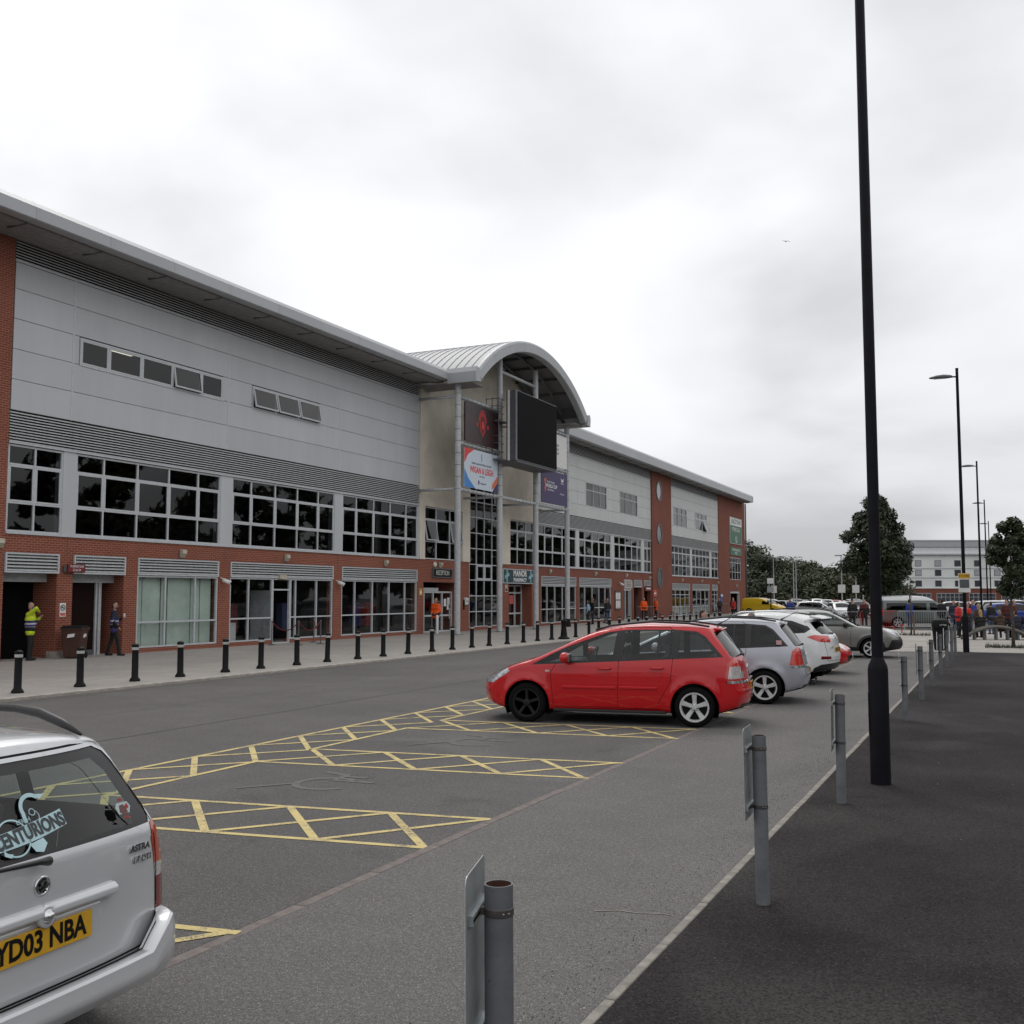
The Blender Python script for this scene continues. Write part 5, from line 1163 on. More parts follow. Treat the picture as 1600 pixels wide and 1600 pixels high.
# ---------------------------------------------------------------- foreground estate car, seen from behind
def make_estate():
    L = 4.29; o = -L / 2; OFF = (o, 0, 0)
    root = thing('estate_car', 'silver estate car at the left edge with a yellow number plate and window sticker', 'car', (0, 0, 0))
    sp = dict(L=L, W=1.71, topsm=0.06,
        top=[(0, .62), (.15, .74), (.5, .83), (1.0, .91), (1.25, .95), (1.95, 1.36), (2.2, 1.42), (2.7, 1.445), (3.3, 1.44), (3.9, 1.415), (4.29, 1.385)],
        bot=[(0, .28), (.3, .22), (.6, .20), (3.8, .20), (4.1, .27), (4.29, .30)],
        front=[(.2, .14), (.35, .03), (.5, 0.0), (.65, .05), (.8, .16), (1.4, .2)],
        rear=[(.24, 4.14), (.30, 4.19), (.42, 4.20), (.56, 4.19), (.78, 4.180), (.93, 4.160), (.97, 4.140), (1.30, 3.955), (1.36, 3.91), (1.42, 3.86)],
        width=[(.15, .92), (.30, .97), (.5, .995), (.7, 1.0), (.88, .985), (.96, .96), (1.30, .80), (1.38, .745), (1.44, .68)],
        plan=[(0, .84), (.25, .92), (.7, .97), (1.4, 1.0), (3.2, 1.0), (3.8, .985), (4.1, .965), (4.29, .95)],
        axles=[(.88, .30, .35), (3.49, .30, .35)], fb=0.24, rb=0.075, flare=0.015, ru=0.86, smooth=2)
    sh = Shell(sp, 90, 40, 44); C_ = sh.cut
    C_(1, 'xz', (SIDE,), [(1.35, .93), (4.02, .99), (3.93, 1.20), (3.80, 1.315), (3.2, 1.345), (2.2, 1.335), (1.9, 1.27)])
    for p in ([(1.75, .955), (2.40, .97), (2.42, 1.315), (2.2, 1.31), (1.95, 1.235)], [(2.50, .972), (3.18, .985), (3.20, 1.322), (2.52, 1.318)], [(3.28, .99), (3.94, 1.005), (3.86, 1.20), (3.76, 1.29), (3.30, 1.318)]): C_(2, 'xz', (SIDE,), p)
    C_(2, 'xy', (TOP,), [(1.36, -.58), (1.95, -.50), (2.02, 0), (1.95, .50), (1.36, .58), (1.30, 0)])
    # rear window in its black border
    C_(3, 'yz', (REAR,), [(-.70, .925), (-.60, .905), (.60, .905), (.70, .925), (.738, .965), (.748, 1.03), (.66, 1.24), (.62, 1.30), (.56, 1.33), (-.56, 1.33), (-.62, 1.30), (-.66, 1.24), (-.748, 1.03), (-.738, .965)])
    C_(12, 'yz', (REAR,), [(-.60, .975), (.60, .975), (.635, 1.03), (.565, 1.22), (.50, 1.285), (-.50, 1.285), (-.565, 1.22), (-.635, 1.03)])
    # lamps wrap the corner
    zl_ = [(.635, .71), (.71, .80), (.80, .92)]
    for pid, (a, c) in zip((4, 5, 15), ((.552, .70), (.70, .765), (.765, .955))): C_(pid, 'xz', (SIDE, REAR), [(3.97, a), (4.4, a), (4.4, c), (4.03 if pid == 15 else 3.97, c)])
    for f in sh.bm.faces:
        if f[sh.pid] in (4, 5, 15) and abs(f.calc_center_median().y) < 0.735: f[sh.pid] = 0
    # tailgate shut line, bumper top edge
    for a, c in (((-.735, .53), (-.745, .90)), ((.735, .53), (.745, .90)), ((-.755, .955), (-.64, 1.335)), ((.755, .955), (.64, 1.335)), ((-.70, .45), (-.735, .53)), ((.70, .45), (.735, .53)), ((-.60, .42), (-.70, .45)), ((.60, .42), (.70, .45)), ((-.60, .42), (.60, .42))): C_(9, 'yz', (REAR,), strip_poly(a, c, 0.009))
    C_(9, 'xz', (SIDE,), strip_poly((3.92, .545), (4.3, .548), 0.010)); C_(9, 'xz', (SIDE,), strip_poly((3.3, .3), (3.42, .95), 0.008)); C_(9, 'xz', (SIDE,), strip_poly((2.44, .27), (2.46, .95), 0.008))
    C_(9, 'yz', (REAR,), strip_poly((-.6, 1.352), (.6, 1.352), 0.010))
    for ax in (.88, 3.49): C_(-1, 'xz', (SIDE, BOT), circ_arch(ax, .355, .30))
    for f in sh.bm.faces:
        if f[sh.reg] == BOT and f[sh.pid] == 0: f[sh.pid] = 11
        if f[sh.pid] == 9 and f[sh.reg] == REAR and False: f[sh.pid] = 0
    spec = {0: ('body', P_EST, 0), 1: ('window_surround', M_TRIM, 0.002), 2: ('window', M_CGLASS, 0.006), 3: ('rear_window_border', M_TRIM, 0.004), 12: ('rear_window', glass('rear_glass', (0.60, 0.68, 0.66), 1.5, 0.9), 0.004), 4: ('tail_lamp', M_TAILD, -0.003), 5: ('reversing_lamp', M_TAILW, -0.003), 15: ('brake_lamp', M_TAILO, -0.003), 9: ('panel_gap', M_GAP, 0.003), 11: ('underside', M_UNDER, 0)}
    pr = sh.parts(spec, root, OFF)
    for ax in (.88, 3.49):
        for sg in (-1, 1): wheel_well(root, ax, .355, sg * .855, o); add_wheel(root, ax + o, sg * .765, .30, 'multi')
    for sg in (-1, 1): mirror(root, 1.66 + o, sg * .83, 1.0, P_EST)
    for y in (-.36, .36): seat(root, 1.95 + o, y, .50, .58); seat(root, 2.85 + o, y, .50, .52)
    # raised roof rails with swept rear feet
    for sg in (-1, 1): obj('roof_rail', MB().tube([(1.95 + o, sg * .53, 1.37), (2.1 + o, sg * .545, 1.455), (2.4 + o, sg * .55, 1.485), (3.40 + o, sg * .545, 1.490), (3.56 + o, sg * .542, 1.474), (3.72 + o, sg * .53, 1.432), (3.85 + o, sg * .52, 1.385)], [.016, .021, .020, .020, .024, .022, .007], 10), M_TRIM, root, True)
    XR = o
    # bumper as its own moulding, proud of the body, with a ledge that dips below the tailgate
    PLn = [(3.70, .832), (3.92, .836), (4.06, .828), (4.15, .802), (4.215, .755), (4.255, .68), (4.275, .56), (4.285, .38), (4.29, .18), (4.29, 0.0)]
    PLn = PLn + [(x, -y) for x, y in PLn[-2::-1]]; V = []; k = 9
    for i, (x, y) in enumerate(PLn):
        a = Vector(PLn[max(i - 1, 0)]); b_ = Vector(PLn[min(i + 1, len(PLn) - 1)]); t = (b_ - a).normalized(); nn = Vector((-t.y, t.x)) * (1 if True else -1)
        if nn.dot(Vector((x - 3.6, y))) < 0: nn = -nn
        q = min(1, max(0, (abs(y) - .55) / .18)); zt = .425 + .115 * q * q * (3 - 2 * q)
        for (d_, z_) in ((-.07, zt - .004), (-.004, zt), (.010, zt - .010), (.016, zt - .045), (.020, zt - .06), (.022, .40 if zt > .45 else .345), (.012, .325), (-.02, .285), (-.12, .262)): V.append((x + nn.x * d_ + XR, y + nn.y * d_, z_))
    Vg = [(V[i * k + 0][0], V[i * k + 0][1], V[i * k + 1][2] + d2) for i in range(len(PLn)) for d2 in (-.01, .006)]
    obj('bumper_gap', MB().add([(x + (.018 if abs(y) < .70 else 0), y, z) for x, y, z in Vg], [(2 * i, 2 * i + 1, 2 * i + 3, 2 * i + 2) for i in range(len(PLn) - 1)]), M_GAP, root)
    autosmooth(obj('rear_bumper', MB().add(V, [(i * k + j, i * k + j + 1, (i + 1) * k + j + 1, (i + 1) * k + j) for i in range(len(PLn) - 1) for j in range(k - 1)]), P_EST, root), 38)
    # handle strip above the plate, lock, plate in its recess
    obj('tailgate_handle', MB().prism([(4.150 + XR, .706), (4.205 + XR, .712), (4.222 + XR, .725), (4.218 + XR, .750), (4.200 + XR, .766), (4.150 + XR, .770)], 'y', -.40, .40), P_EST, root, bevel=0.006)
    lk = obj('lock', MB().lathe([(0.030, 0.0), (0.030, 0.012), (0.022, 0.016), (0.018, 0.030), (0.001, 0.031)], 20, (4.207 + XR, 0, .722), ax='x'), M_CHROME, root, True)
    obj('lock_surround', MB().lathe([(0.047, -0.03), (0.046, 0.008), (0.036, 0.010)], 20, (4.207 + XR, 0, .722), ax='x'), P_EST, root, True)
    obj('plate_recess', MB().box(4.168 + XR, 4.186 + XR, -.33, .33, .550, .702), P_EST, root, bevel=0.01)
    plate(root, 4.196 + XR, 0.0, .626, 'YD03 NBA', tilt=0.03)
    bd = obj('badge', MB().lathe([(0.041, 0), (0.041, 0.010), (0.034, 0.014), (0.032, 0.009), (0.001, 0.008)], 26, (4.170 + XR, -.0, .842), ax='x'), M_CHROME, root, True)
    gm = MB()
    for pts in ([(-.018, .012), (.0, .022), (.018, .012), (.010, -.004)], [(-.020, -.006), (-.004, .004), (.006, -.012), (.022, -.004)], [(-.012, -.02), (.0, -.012), (.014, -.022)]): gm.tube([(4.184 + XR, y, .842 + z) for y, z in pts], 0.004, 6)
    obj('badge_relief', gm, M_TRIM, bd)
    lettering('ASTRA', 0.042, M_CHROME, root, (4.152 + XR, .60, .868), '+x', ext=0.003, sx=1.0, bold=0.002); lettering('1.7 DTI', 0.040, M_CHROME, root, (4.154 + XR, .612, .815), '+x', ext=0.003, bold=0.001)
    # wiper
    obj('rear_wiper', MB().tube([(4.19 + XR, .02, .940), (4.20 + XR, -.04, .950), (4.185 + XR, -.25, .958), (4.175 + XR, -.55, .962)], [0.020, 0.013, 0.009, 0.006], 8), M_TRIM, root, True)
    # window transfer: helmet crest, ring, ribbon with lettering (thin vinyl that follows the leaning glass)
    M_VIN = plain('vinyl_paleblue', (0.42, 0.60, 0.64), 0.55, 0, 0.1); M_VIND = plain('vinyl_dark', (0.03, 0.035, 0.04), 0.5)
    tr = bpy.data.objects.new('window_transfer', None); COL.objects.link(tr); tr.parent = root
    sl = math.atan2(4.140 - 3.955, 1.30 - .97); tr.location = (4.064 + XR + 0.018, -.008, 1.092); tr.rotation_euler = (0, -sl, 0); tr.scale = (.92, .92, .92)
    def vin(poly, x=0.0, mat=M_VIN): obj('transfer_shape', MB().prism(poly, 'x', x, x + 0.0012), mat, tr)
    def ringp(cy, cz, r0, r1, a0, a1, n=20): 
        q = np.linspace(a0, a1, n); return [(cy + r1 * math.cos(t), cz + r1 * math.sin(t)) for t in q] + [(cy + r0 * math.cos(t), cz + r0 * math.sin(t)) for t in q[::-1]]
    def quads(poly_in, poly_out):     # a ring as a strip of quads
        mb = MB(); n = len(poly_in); mb.add([(0.0, y, z) for y, z in poly_in] + [(0.0, y, z) for y, z in poly_out], [(i, i + 1, n + i + 1, n + i) for i in range(n - 1)]); obj('transfer_shape', mb, M_VIN, tr)
    def ring(cy, cz, r0, r1, a0, a1, n=24):
        q = np.linspace(a0, a1, n); quads([(cy + r0 * math.cos(t), cz + r0 * math.sin(t)) for t in q], [(cy + r1 * math.cos(t), cz + r1 * math.sin(t)) for t in q])
    ring(-.09, -.055, .082, .090, 0, 2 * math.pi, 36)                                # shield ring
    ring(.062, .065, .052, .072, R(45), R(205), 22); vin([(.100, .125), (.150, .118), (.118, .098), (.098, .108)]); vin([(-.010, .04), (.012, .04), (.010, -.0), (-.004, -.0)])   # helmet crest and brow
    q = np.linspace(0, 1, 14); quads([(.052 + .03 * math.sin(3 * t), .062 - .075 * t) for t in q], [(.056 + .03 * math.sin(3 * t), .062 - .075 * t) for t in q]); ring(.052, .045, .014, .018, 0, 6.28, 14)
    vin([(-.165, -.11), (-.165, -.125), (-.135, -.14), (-.12, -.125)]); vin([(-.02, -.10), (.062, -.085), (.075, -.115), (.040, -.150), (.0, -.140)])
    up = [(-.21 + .42 * t, -.028 + .03 * t + .028 * t * t) for t in q]; lo = [(-.21 + .43 * t, -.105 + .055 * t - .012 * math.sin(math.pi * t)) for t in q]
    quads(lo, up)
    lettering('CENTURIONS', 0.090, M_VIND, tr, (0.0016, 0.005, -.045), '+x', ext=0.0006, sx=0.75, bold=0.0035, rot=R(7)); lettering('LEIGH', 0.030, M_VIN, tr, (0.0016, -.012, .012), '+x', ext=0.0006, rot=R(5))
    t2 = bpy.data.objects.new('window_sticker', None); COL.objects.link(t2); t2.parent = root; t2.location = (4.090 + XR + 0.014, .535, 1.055); t2.rotation_euler = (0, -sl, 0)
    def v2(poly, mat, x=0.0): obj('sticker_shape', MB().prism(poly, 'x', x, x + 0.0012), mat, t2)
    M_STR = plain('sticker_red', (0.30, 0.02, 0.02), 0.6); M_STG = plain('sticker_grey', (0.42, 0.48, 0.48), 0.6)
    v2([(-.045, .01), (-.03, .03), (.035, .03), (.048, .005), (.03, -.025), (-.035, -.025)], M_STG); v2([(-.02, .04), (-.01, .052), (.008, .05), (.012, .036)], M_STR); v2([(-.028, -.015), (-.02, .016), (.005, .02), (.02, -.02), (.0, -.035)], plain('sticker_brown', (0.12, 0.05, 0.045), 0.6), 0.0014); v2([(-.02, -.045), (.03, -.05), (.01, -.035)], M_STR); v2([(.012, .012), (.03, .02), (.034, .0), (.016, -.006)], M_STR, 0.0014)
    return root
est = make_estate()
est.location = (-5.700, 3.147, 0.0); est.rotation_euler = (0, 0, 0.045); est['group'] = 'cars in the bays beside the lane'

# ---------------------------------------------------------------- white sport utility car
def make_suv():
    L = 4.48; o = -L / 2
    root = thing('sport_utility_car', 'white sport utility car between the silver people carrier and the red hatchback', 'car', (0, 0, 0), 0, 'cars in the bays beside the lane')
    sp = dict(L=L, W=1.85, topsm=0.08,
        top=[(0, .78), (.15, .92), (.5, 1.0), (1.1, 1.07), (1.35, 1.12), (2.0, 1.52), (2.3, 1.62), (2.8, 1.65), (3.4, 1.63), (3.9, 1.57), (4.48, 1.47)],
        bot=[(0, .32), (.5, .26), (4.0, .26), (4.48, .36)],
        front=[(.2, .16), (.4, .02), (.6, 0), (.8, .05), (1.0, .18)], rear=[(.25, 4.36), (.45, 4.44), (.62, 4.48), (.80, 4.46), (.98, 4.43), (1.10, 4.41), (1.18, 4.33), (1.45, 4.05), (1.56, 4.02), (1.65, 4.0)],
        width=[(.2, .92), (.4, .98), (.7, 1.0), (.95, .985), (1.10, .95), (1.48, .80), (1.58, .73), (1.66, .68)], plan=[(0, .82), (.3, .92), (.8, .98), (1.4, 1.0), (3.2, 1.0), (3.9, .98), (4.25, .94), (4.48, .90)],
        axles=[(.90, .34, .40), (3.57, .34, .40)], fb=.28, rb=.24, flare=.03)
    sh = Shell(sp); C_ = sh.cut
    C_(1, 'xz', (SIDE,), [(1.35, 1.04), (3.9, 1.19), (4.05, 1.30), (3.6, 1.46), (2.9, 1.53), (2.4, 1.52), (1.9, 1.36)])
    for p in ([(1.65, 1.07), (2.5, 1.11), (2.52, 1.49), (2.4, 1.485), (1.95, 1.33)], [(2.6, 1.12), (3.35, 1.16), (3.36, 1.45), (2.62, 1.49)], [(3.43, 1.17), (3.85, 1.21), (3.9, 1.27), (3.44, 1.44)]): C_(2, 'xz', (SIDE,), p)
    C_(2, 'xy', (TOP,), [(1.45, -.62), (2.2, -.53), (2.28, 0), (2.2, .53), (1.45, .62), (1.38, 0)])
    C_(3, 'yz', (REAR,), [(-.60, 1.16), (.60, 1.16), (.62, 1.24), (.52, 1.45), (-.52, 1.45), (-.62, 1.24)])
    C_(4, 'xz', (SIDE, REAR), [(3.95, 1.10), (4.2, 1.00), (4.5, .96), (4.5, 1.10), (4.1, 1.145)])
    for f in sh.bm.faces:
        if f[sh.pid] == 4 and abs(f.calc_center_median().y) < 0.42: f[sh.pid] = 0
    C_(10, 'xz', (SIDE, REAR, BOT), [(4.02, .25), (4.6, .25), (4.6, .52), (4.25, .48), (4.1, .40)])
    C_(15, 'yz', (REAR,), [(-.80, .60), (-.50, .60), (-.52, .66), (-.80, .67)]); C_(15, 'yz', (REAR,), [(.80, .60), (.50, .60), (.52, .66), (.80, .67)])
    for a, c in (((-.62, .56), (-.66, 1.05)), ((.62, .56), (.66, 1.05)), ((-.62, .56), (.62, .56))): C_(9, 'yz', (REAR,), strip_poly(a, c, .01))
    for ax in (.90, 3.57): C_(-1, 'xz', (SIDE, BOT), circ_arch(ax, .405, .34))
    for f in sh.bm.faces:
        if f[sh.reg] == BOT and f[sh.pid] == 0: f[sh.pid] = 11
    sh.parts({0: ('body', P_WHITE, 0), 1: ('window_surround', M_TRIM, .002), 2: ('window', M_CGLASSD, .005), 3: ('rear_window', M_CGLASSD, .004), 4: ('tail_lamp', M_TAILR, -.006), 10: ('lower_bumper', M_TRIM, -.004), 15: ('reflector', M_TAILD, -.004), 9: ('panel_gap', M_GAP, .003), 11: ('underside', M_UNDER, 0)}, root, (o, 0, 0))
    for ax in (.90, 3.57):
        for sg in (-1, 1): wheel_well(root, ax, .405, sg * .925, o); add_wheel(root, ax + o, sg * .83, .345, 'five')
    for sg in (-1, 1): mirror(root, 1.6 + o, sg * .90, 1.12, P_WHITE)
    obj('roof_spoiler', MB().prism([(3.95 + o, 1.53), (3.95 + o, 1.585), (4.22 + o, 1.535), (4.24 + o, 1.50)], 'y', -.56, .56), P_WHITE, root, bevel=.012)
    obj('brake_light_recess', MB().box(4.10 + o, 4.20 + o, -.5, .5, 1.455, 1.50), M_TRIM, root)
    rails(root, [(2.1 + o, .60, 1.57), (2.4 + o, .61, 1.655), (3.2 + o, .60, 1.675), (3.7 + o, .59, 1.62)], .016, M_CHROME)
    plate(root, 4.465 + o, 0, .80, 'MX17 KLU'); obj('badge', MB().lathe([(.05, 0), (.05, .012)], 18, (4.415 + o, 0, 1.08), ax='x'), M_CHROME, root); obj('model_badge', MB().box(4.44 + o, 4.458 + o, -.56, -.36, .86, .885), M_CHROME, root)
    obj('rear_wiper', MB().tube([(4.36 + o, 0, 1.17), (4.34 + o, -.40, 1.19)], [.02, .008], 8), M_TRIM, root)
    return root
suv = make_suv()
def park_tail(o_, tx, ty, L, ang):
    h = Vector((math.cos(ang), math.sin(ang))); p = Vector((tx, ty)) - h * (L / 2); o_.location = (p.x, p.y, 0); o_.rotation_euler = (0, 0, ang)
park_tail(suv, -3.50, 25.45, 4.48, -.06)

# ---------------------------------------------------------------- generic builder for hatchback, estate and saloon shapes
def make_car(name, label, pm, shape, glassm=None, group=None, style='multi', nx=56, clad_m=None, plates=True):
    S = {'hatch': dict(L=3.95, W=1.69, top=[(0, .62), (.12, .76), (.5, .87), (.9, .95), (1.05, 1.0), (1.7, 1.39), (2.0, 1.47), (2.5, 1.50), (3.1, 1.48), (3.6, 1.42), (3.95, 1.38)], rear=[(.2, 3.82), (.45, 3.95), (.62, 3.94), (.9, 3.90), (1.0, 3.86), (1.35, 3.62), (1.5, 3.55)], fa=.78, ra=3.29, belt=(.97, 1.03), wtop=1.40),
         'estate': dict(L=4.75, W=1.83, top=[(0, .80), (.06, .90), (.6, .995), (1.25, 1.05), (1.4, 1.05), (2.15, 1.46), (2.4, 1.53), (2.9, 1.56), (3.8, 1.54), (4.4, 1.49), (4.75, 1.46)], rear=[(.2, 4.60), (.45, 4.74), (.65, 4.75), (.95, 4.68), (1.05, 4.65), (1.42, 4.42), (1.55, 4.36)], fa=.95, ra=3.71, belt=(1.03, 1.07), wtop=1.46),
         'saloon': dict(L=4.55, W=1.78, top=[(0, .62), (.15, .76), (.6, .87), (1.1, .95), (1.25, .98), (1.95, 1.36), (2.3, 1.43), (2.8, 1.44), (3.2, 1.38), (3.75, 1.10), (4.2, 1.06), (4.55, 1.02)], rear=[(.2, 4.42), (.45, 4.55), (.65, 4.54), (.95, 4.48), (1.1, 4.45)], fa=.9, ra=3.6, belt=(.95, 1.0), wtop=1.36),
         'mpv': dict(L=4.4, W=1.80, top=[(0, .68), (.12, .85), (.5, .98), (.9, 1.06), (1.7, 1.5), (2.1, 1.62), (2.6, 1.66), (3.5, 1.64), (4.0, 1.60), (4.4, 1.57)], rear=[(.2, 4.28), (.45, 4.4), (.65, 4.39), (1.0, 4.34), (1.1, 4.32), (1.5, 4.15), (1.65, 4.1)], fa=.9, ra=3.55, belt=(1.05, 1.1), wtop=1.55)}[shape]
    L, W = S['L'], S['W']; o = -L / 2; root = thing(name, label, 'car', (0, 0, 0), 0, group)
    H = max(z for _, z in S['top']); b0, b1 = S['belt']
    sp = dict(L=L, W=W, topsm=.08, top=S['top'], bot=[(0, .28), (.4, .22), (L - .5, .22), (L, .30)], front=[(.2, .15), (.36, .02), (.55, 0), (.7, .06), (.9, .18)], rear=S['rear'],
        width=[(.15, .91), (.35, .975), (.68, 1.0), (b0 - .08, .985), (b0 + .05, .95), (H - .12, .79), (H, .69)], plan=[(0, .83), (.3, .93), (.8, .98), (1.4, 1), (L - 1.3, 1), (L - .6, .975), (L, .90)], axles=[(S['fa'], .31, .365), (S['ra'], .31, .365)], fb=.25, rb=.14)
    sh = Shell(sp, nx, 16, 18); C_ = sh.cut; T = S['wtop']
    topf = lerp_tab(S['top'])
    xw0 = [x for x, z in S['top'] if z >= b0][0]; xr = S['ra'] + (.55 if shape != 'saloon' else .25)
    xm = (xw0 + xr) / 2 + .12
    xa = xw0 + .75
    sur = [(xw0 + .15, b0 - .02), (xr, b1 - .01), (xr - (.22 if shape != 'saloon' else .6), T - .04), (xm + .4, T), (xa + .15, T - .02)]
    C_(1, 'xz', (SIDE,), sur)
    for p in ([(xw0 + .32, b0 + .005), (xm - .05, b0 + .02), (xm - .04, T - .03), (xa + .18, T - .045)], [(xm + .05, b0 + .02), (xr - .70, b1 + .0), (xr - .70, T - .045), (xm + .05, T - .03)], [(xr - .62, b1 + .005), (xr - .09, b1 + .012), (xr - (.28 if shape != 'saloon' else .45), T - .12 if shape != 'saloon' else b1 + .2), (xr - .62, T - .06 if shape != 'saloon' else b1 + .26)]): C_(2, 'xz', (SIDE,), p)
    xs1 = [x for x, z in S['top'] if z >= H - .16][0]
    C_(2, 'xy', (TOP,), [(xw0 + .10, -W * .35), (xs1, -W * .29), (xs1 + .06, 0), (xs1, W * .29), (xw0 + .10, W * .35), (xw0 + .04, 0)])
    if shape == 'saloon': C_(3, 'xy', (TOP,), [(3.18, -.48), (3.70, -.56), (3.74, 0), (3.70, .56), (3.18, .48)])
    else: C_(3, 'yz', (REAR,), [(-W * .37, b1 + .03), (W * .37, b1 + .03), (W * .31, H - .20), (W * .27, H - .14), (-W * .27, H - .14), (-W * .31, H - .20)])
    C_(4, 'xz', (SIDE, REAR), [(L - .30, .72), (L + .1, .72), (L + .1, .95), (L - .22, .97)])
    for f in sh.bm.faces:
        if f[sh.pid] == 4 and abs(f.calc_center_median().y) < W * .33: f[sh.pid] = 0
    hz = .10 if shape == 'estate' else 0
    C_(6, 'xz', (SIDE, FRONT, TOP), [(-.1, .62 + hz), (.16, .62 + hz), (.50, .78 + hz), (.46, .85 + hz), (.1, .78 + hz), (-.1, .70 + hz)])
    for f in sh.bm.faces:
        if f[sh.pid] == 6 and abs(f.calc_center_median().y) < W * .24: f[sh.pid] = 0
    C_(10, 'yz', (FRONT,), [(-.42, .34), (.42, .34), (.46, .48), (-.46, .48)]); C_(10, 'yz', (FRONT,), [(-.36, .58), (.36, .58), (.40, .68), (-.40, .68)])
    for a, c in (((xm, .3), (xm, b0)), ((xw0 + .35, .3), (xw0 + .3, b0 - .02)), ((S['ra'] - .42, .4), (xr - .66, b1))): C_(9, 'xz', (SIDE,), strip_poly(a, c, .009))
    if clad_m:
        C_(16, 'xz', (SIDE, FRONT, REAR), [(-.2, .18), (L + .2, .18), (L + .2, .36), (-.2, .36)]); C_(16, 'xz', (SIDE, FRONT), [(-.2, .36), (.42, .36), (.30, .60), (-.2, .60)])
        for ax in (S['fa'], S['ra']): C_(16, 'xz', (SIDE,), circ_arch(ax, .45))
    for ax in (S['fa'], S['ra']): C_(-1, 'xz', (SIDE, BOT), circ_arch(ax, .368))
    for f in sh.bm.faces:
        if f[sh.reg] == BOT and f[sh.pid] == 0: f[sh.pid] = 11
    gm_ = glassm or M_CGLASSD
    sh.parts({0: ('body', pm, 0), 1: ('window_surround', M_TRIM, .002), 2: ('window', gm_, .005), 3: ('rear_window', gm_, .004), 4: ('tail_lamp', M_TAILR, -.004), 6: ('headlamp', M_HEAD, -.003), 9: ('panel_gap', M_GAP, .003), 10: ('grille', M_TRIM, .008), 11: ('underside', M_UNDER, 0), 16: ('sill_cladding', clad_m or M_TRIM, -.006)}, root, (o, 0, 0))
    for ax in (S['fa'], S['ra']):
        for sg in (-1, 1): wheel_well(root, ax, .368, sg * W / 2, o); add_wheel(root, ax + o, sg * (W / 2 - .10), .315, style)
    for sg in (-1, 1): mirror(root, xw0 + .48 + o, sg * (W / 2 - .02), b0 + .06, pm if not clad_m else M_TRIM)
    if plates:
        p = plate(root, L + .004 + o, 0, .62 if shape != 'saloon' else .7, None); p = plate(root, -.006 + o, 0, .44, None, rear=False)
    root['L'] = L; return root
xc = make_car('crossover_estate', 'silver grey crossover estate with black wheel arches, nose towards the lane', P_GREY, 'estate', M_CGLASS, 'cars in the bays beside the lane', 'six', 76, M_TRIM)
def park_nose(o_, nx_, ny_, ang):
    """nose at (nx_,ny_), ang = heading angle of the nose in world"""
    L = o_['L']; h = Vector((math.cos(ang), math.sin(ang))); p = Vector((nx_, ny_)) - h * (L / 2); o_.location = (p.x, p.y, 0); o_.rotation_euler = (0, 0, ang + math.pi)
park_nose(xc, -3.05, 37.1, R(3)); rails(xc, [(-.1, .62, 1.52), (.3, .63, 1.62), (1.3, .62, 1.61), (1.85, .60, 1.54)], .016)
for y in (-.38, .38): seat(xc, -.2, y, .55)
rh = make_car('red_hatchback', 'small red hatchback with its nose out, partly hidden by the white car', P_RED, 'hatch', M_CGLASSD, 'cars in the bays beside the lane', 'five', 64)
park_nose(rh, -3.66, 29.15, R(8))
# ================================================================== street furniture
ORD = ['first', 'second', 'third', 'fourth', 'fifth', 'sixth', 'seventh', 'eighth', 'ninth', 'tenth', 'eleventh', 'twelfth', 'thirteenth', 'fourteenth', 'fifteenth', 'sixteenth', 'seventeenth', 'eighteenth', 'nineteenth', 'twentieth']
def ordinal(i):
    if i < 20: return ORD[i]
    t = {2: 'twenty', 3: 'thirty', 4: 'forty'}[(i + 1) // 10]; r_ = (i + 1) % 10
    return t + '-' + ORD[r_ - 1] if r_ else {3: 'thirtieth', 4: 'fortieth'}[(i + 1) // 10]
# black bollards with a white band along the forecourt
bol = thing('bollard', 'bollard', 'bollard', (0, 0, 0), 0, 'black bollards along the forecourt kerb')
autosmooth(obj('shaft', MB().lathe([(.125, 0), (.125, .035), (.098, .075), (.078, .10), (.074, .72), (.080, .725), (.080, .805), (.074, .81)], 18), M_BLACK, bol), 40)
autosmooth(obj('reflective_band', MB().lathe([(.079, .725), (.0825, .737), (.0825, .790), (.079, .793)], 18, cap=False), plain('band_grey', (.42, .42, .41), .6), bol), 40)
autosmooth(obj('cap', MB().lathe([(.074, .811), (.086, .818), (.086, .842), (.060, .870), (.001, .880)], 18, cap=False), M_BLACK, bol), 40)
for i in range(39):
    o = bol if i == 0 else copy_tree(bol)
    o.location = (-18.5 - .2 * min(1, i / 30) + random.uniform(-.03, .03), 15.54 + 1.588 * i + random.uniform(-.06, .06), .04); o.rotation_euler = (random.uniform(-.015, .015), random.uniform(-.02, .02), random.random() * 6)
    o['label'] = 'black bollard with white band, %s from the left in the kerb row' % ordinal(i)
wc = thing('wide_bollard', 'stout black bollard with flared base standing among the kerb bollards', 'bollard', (-18.35, 45.0, .04))
autosmooth(obj('cone', MB().lathe([(.27, 0), (.27, .05), (.16, .14), (.12, .5), (.125, .78), (.14, .80), (.14, .86), (.05, .90)], 20), M_BLACKP, wc), 40)
obj('handle_slot', MB().box(-.02, .145, -.04, .04, .82, .84), M_GREYP, wc)
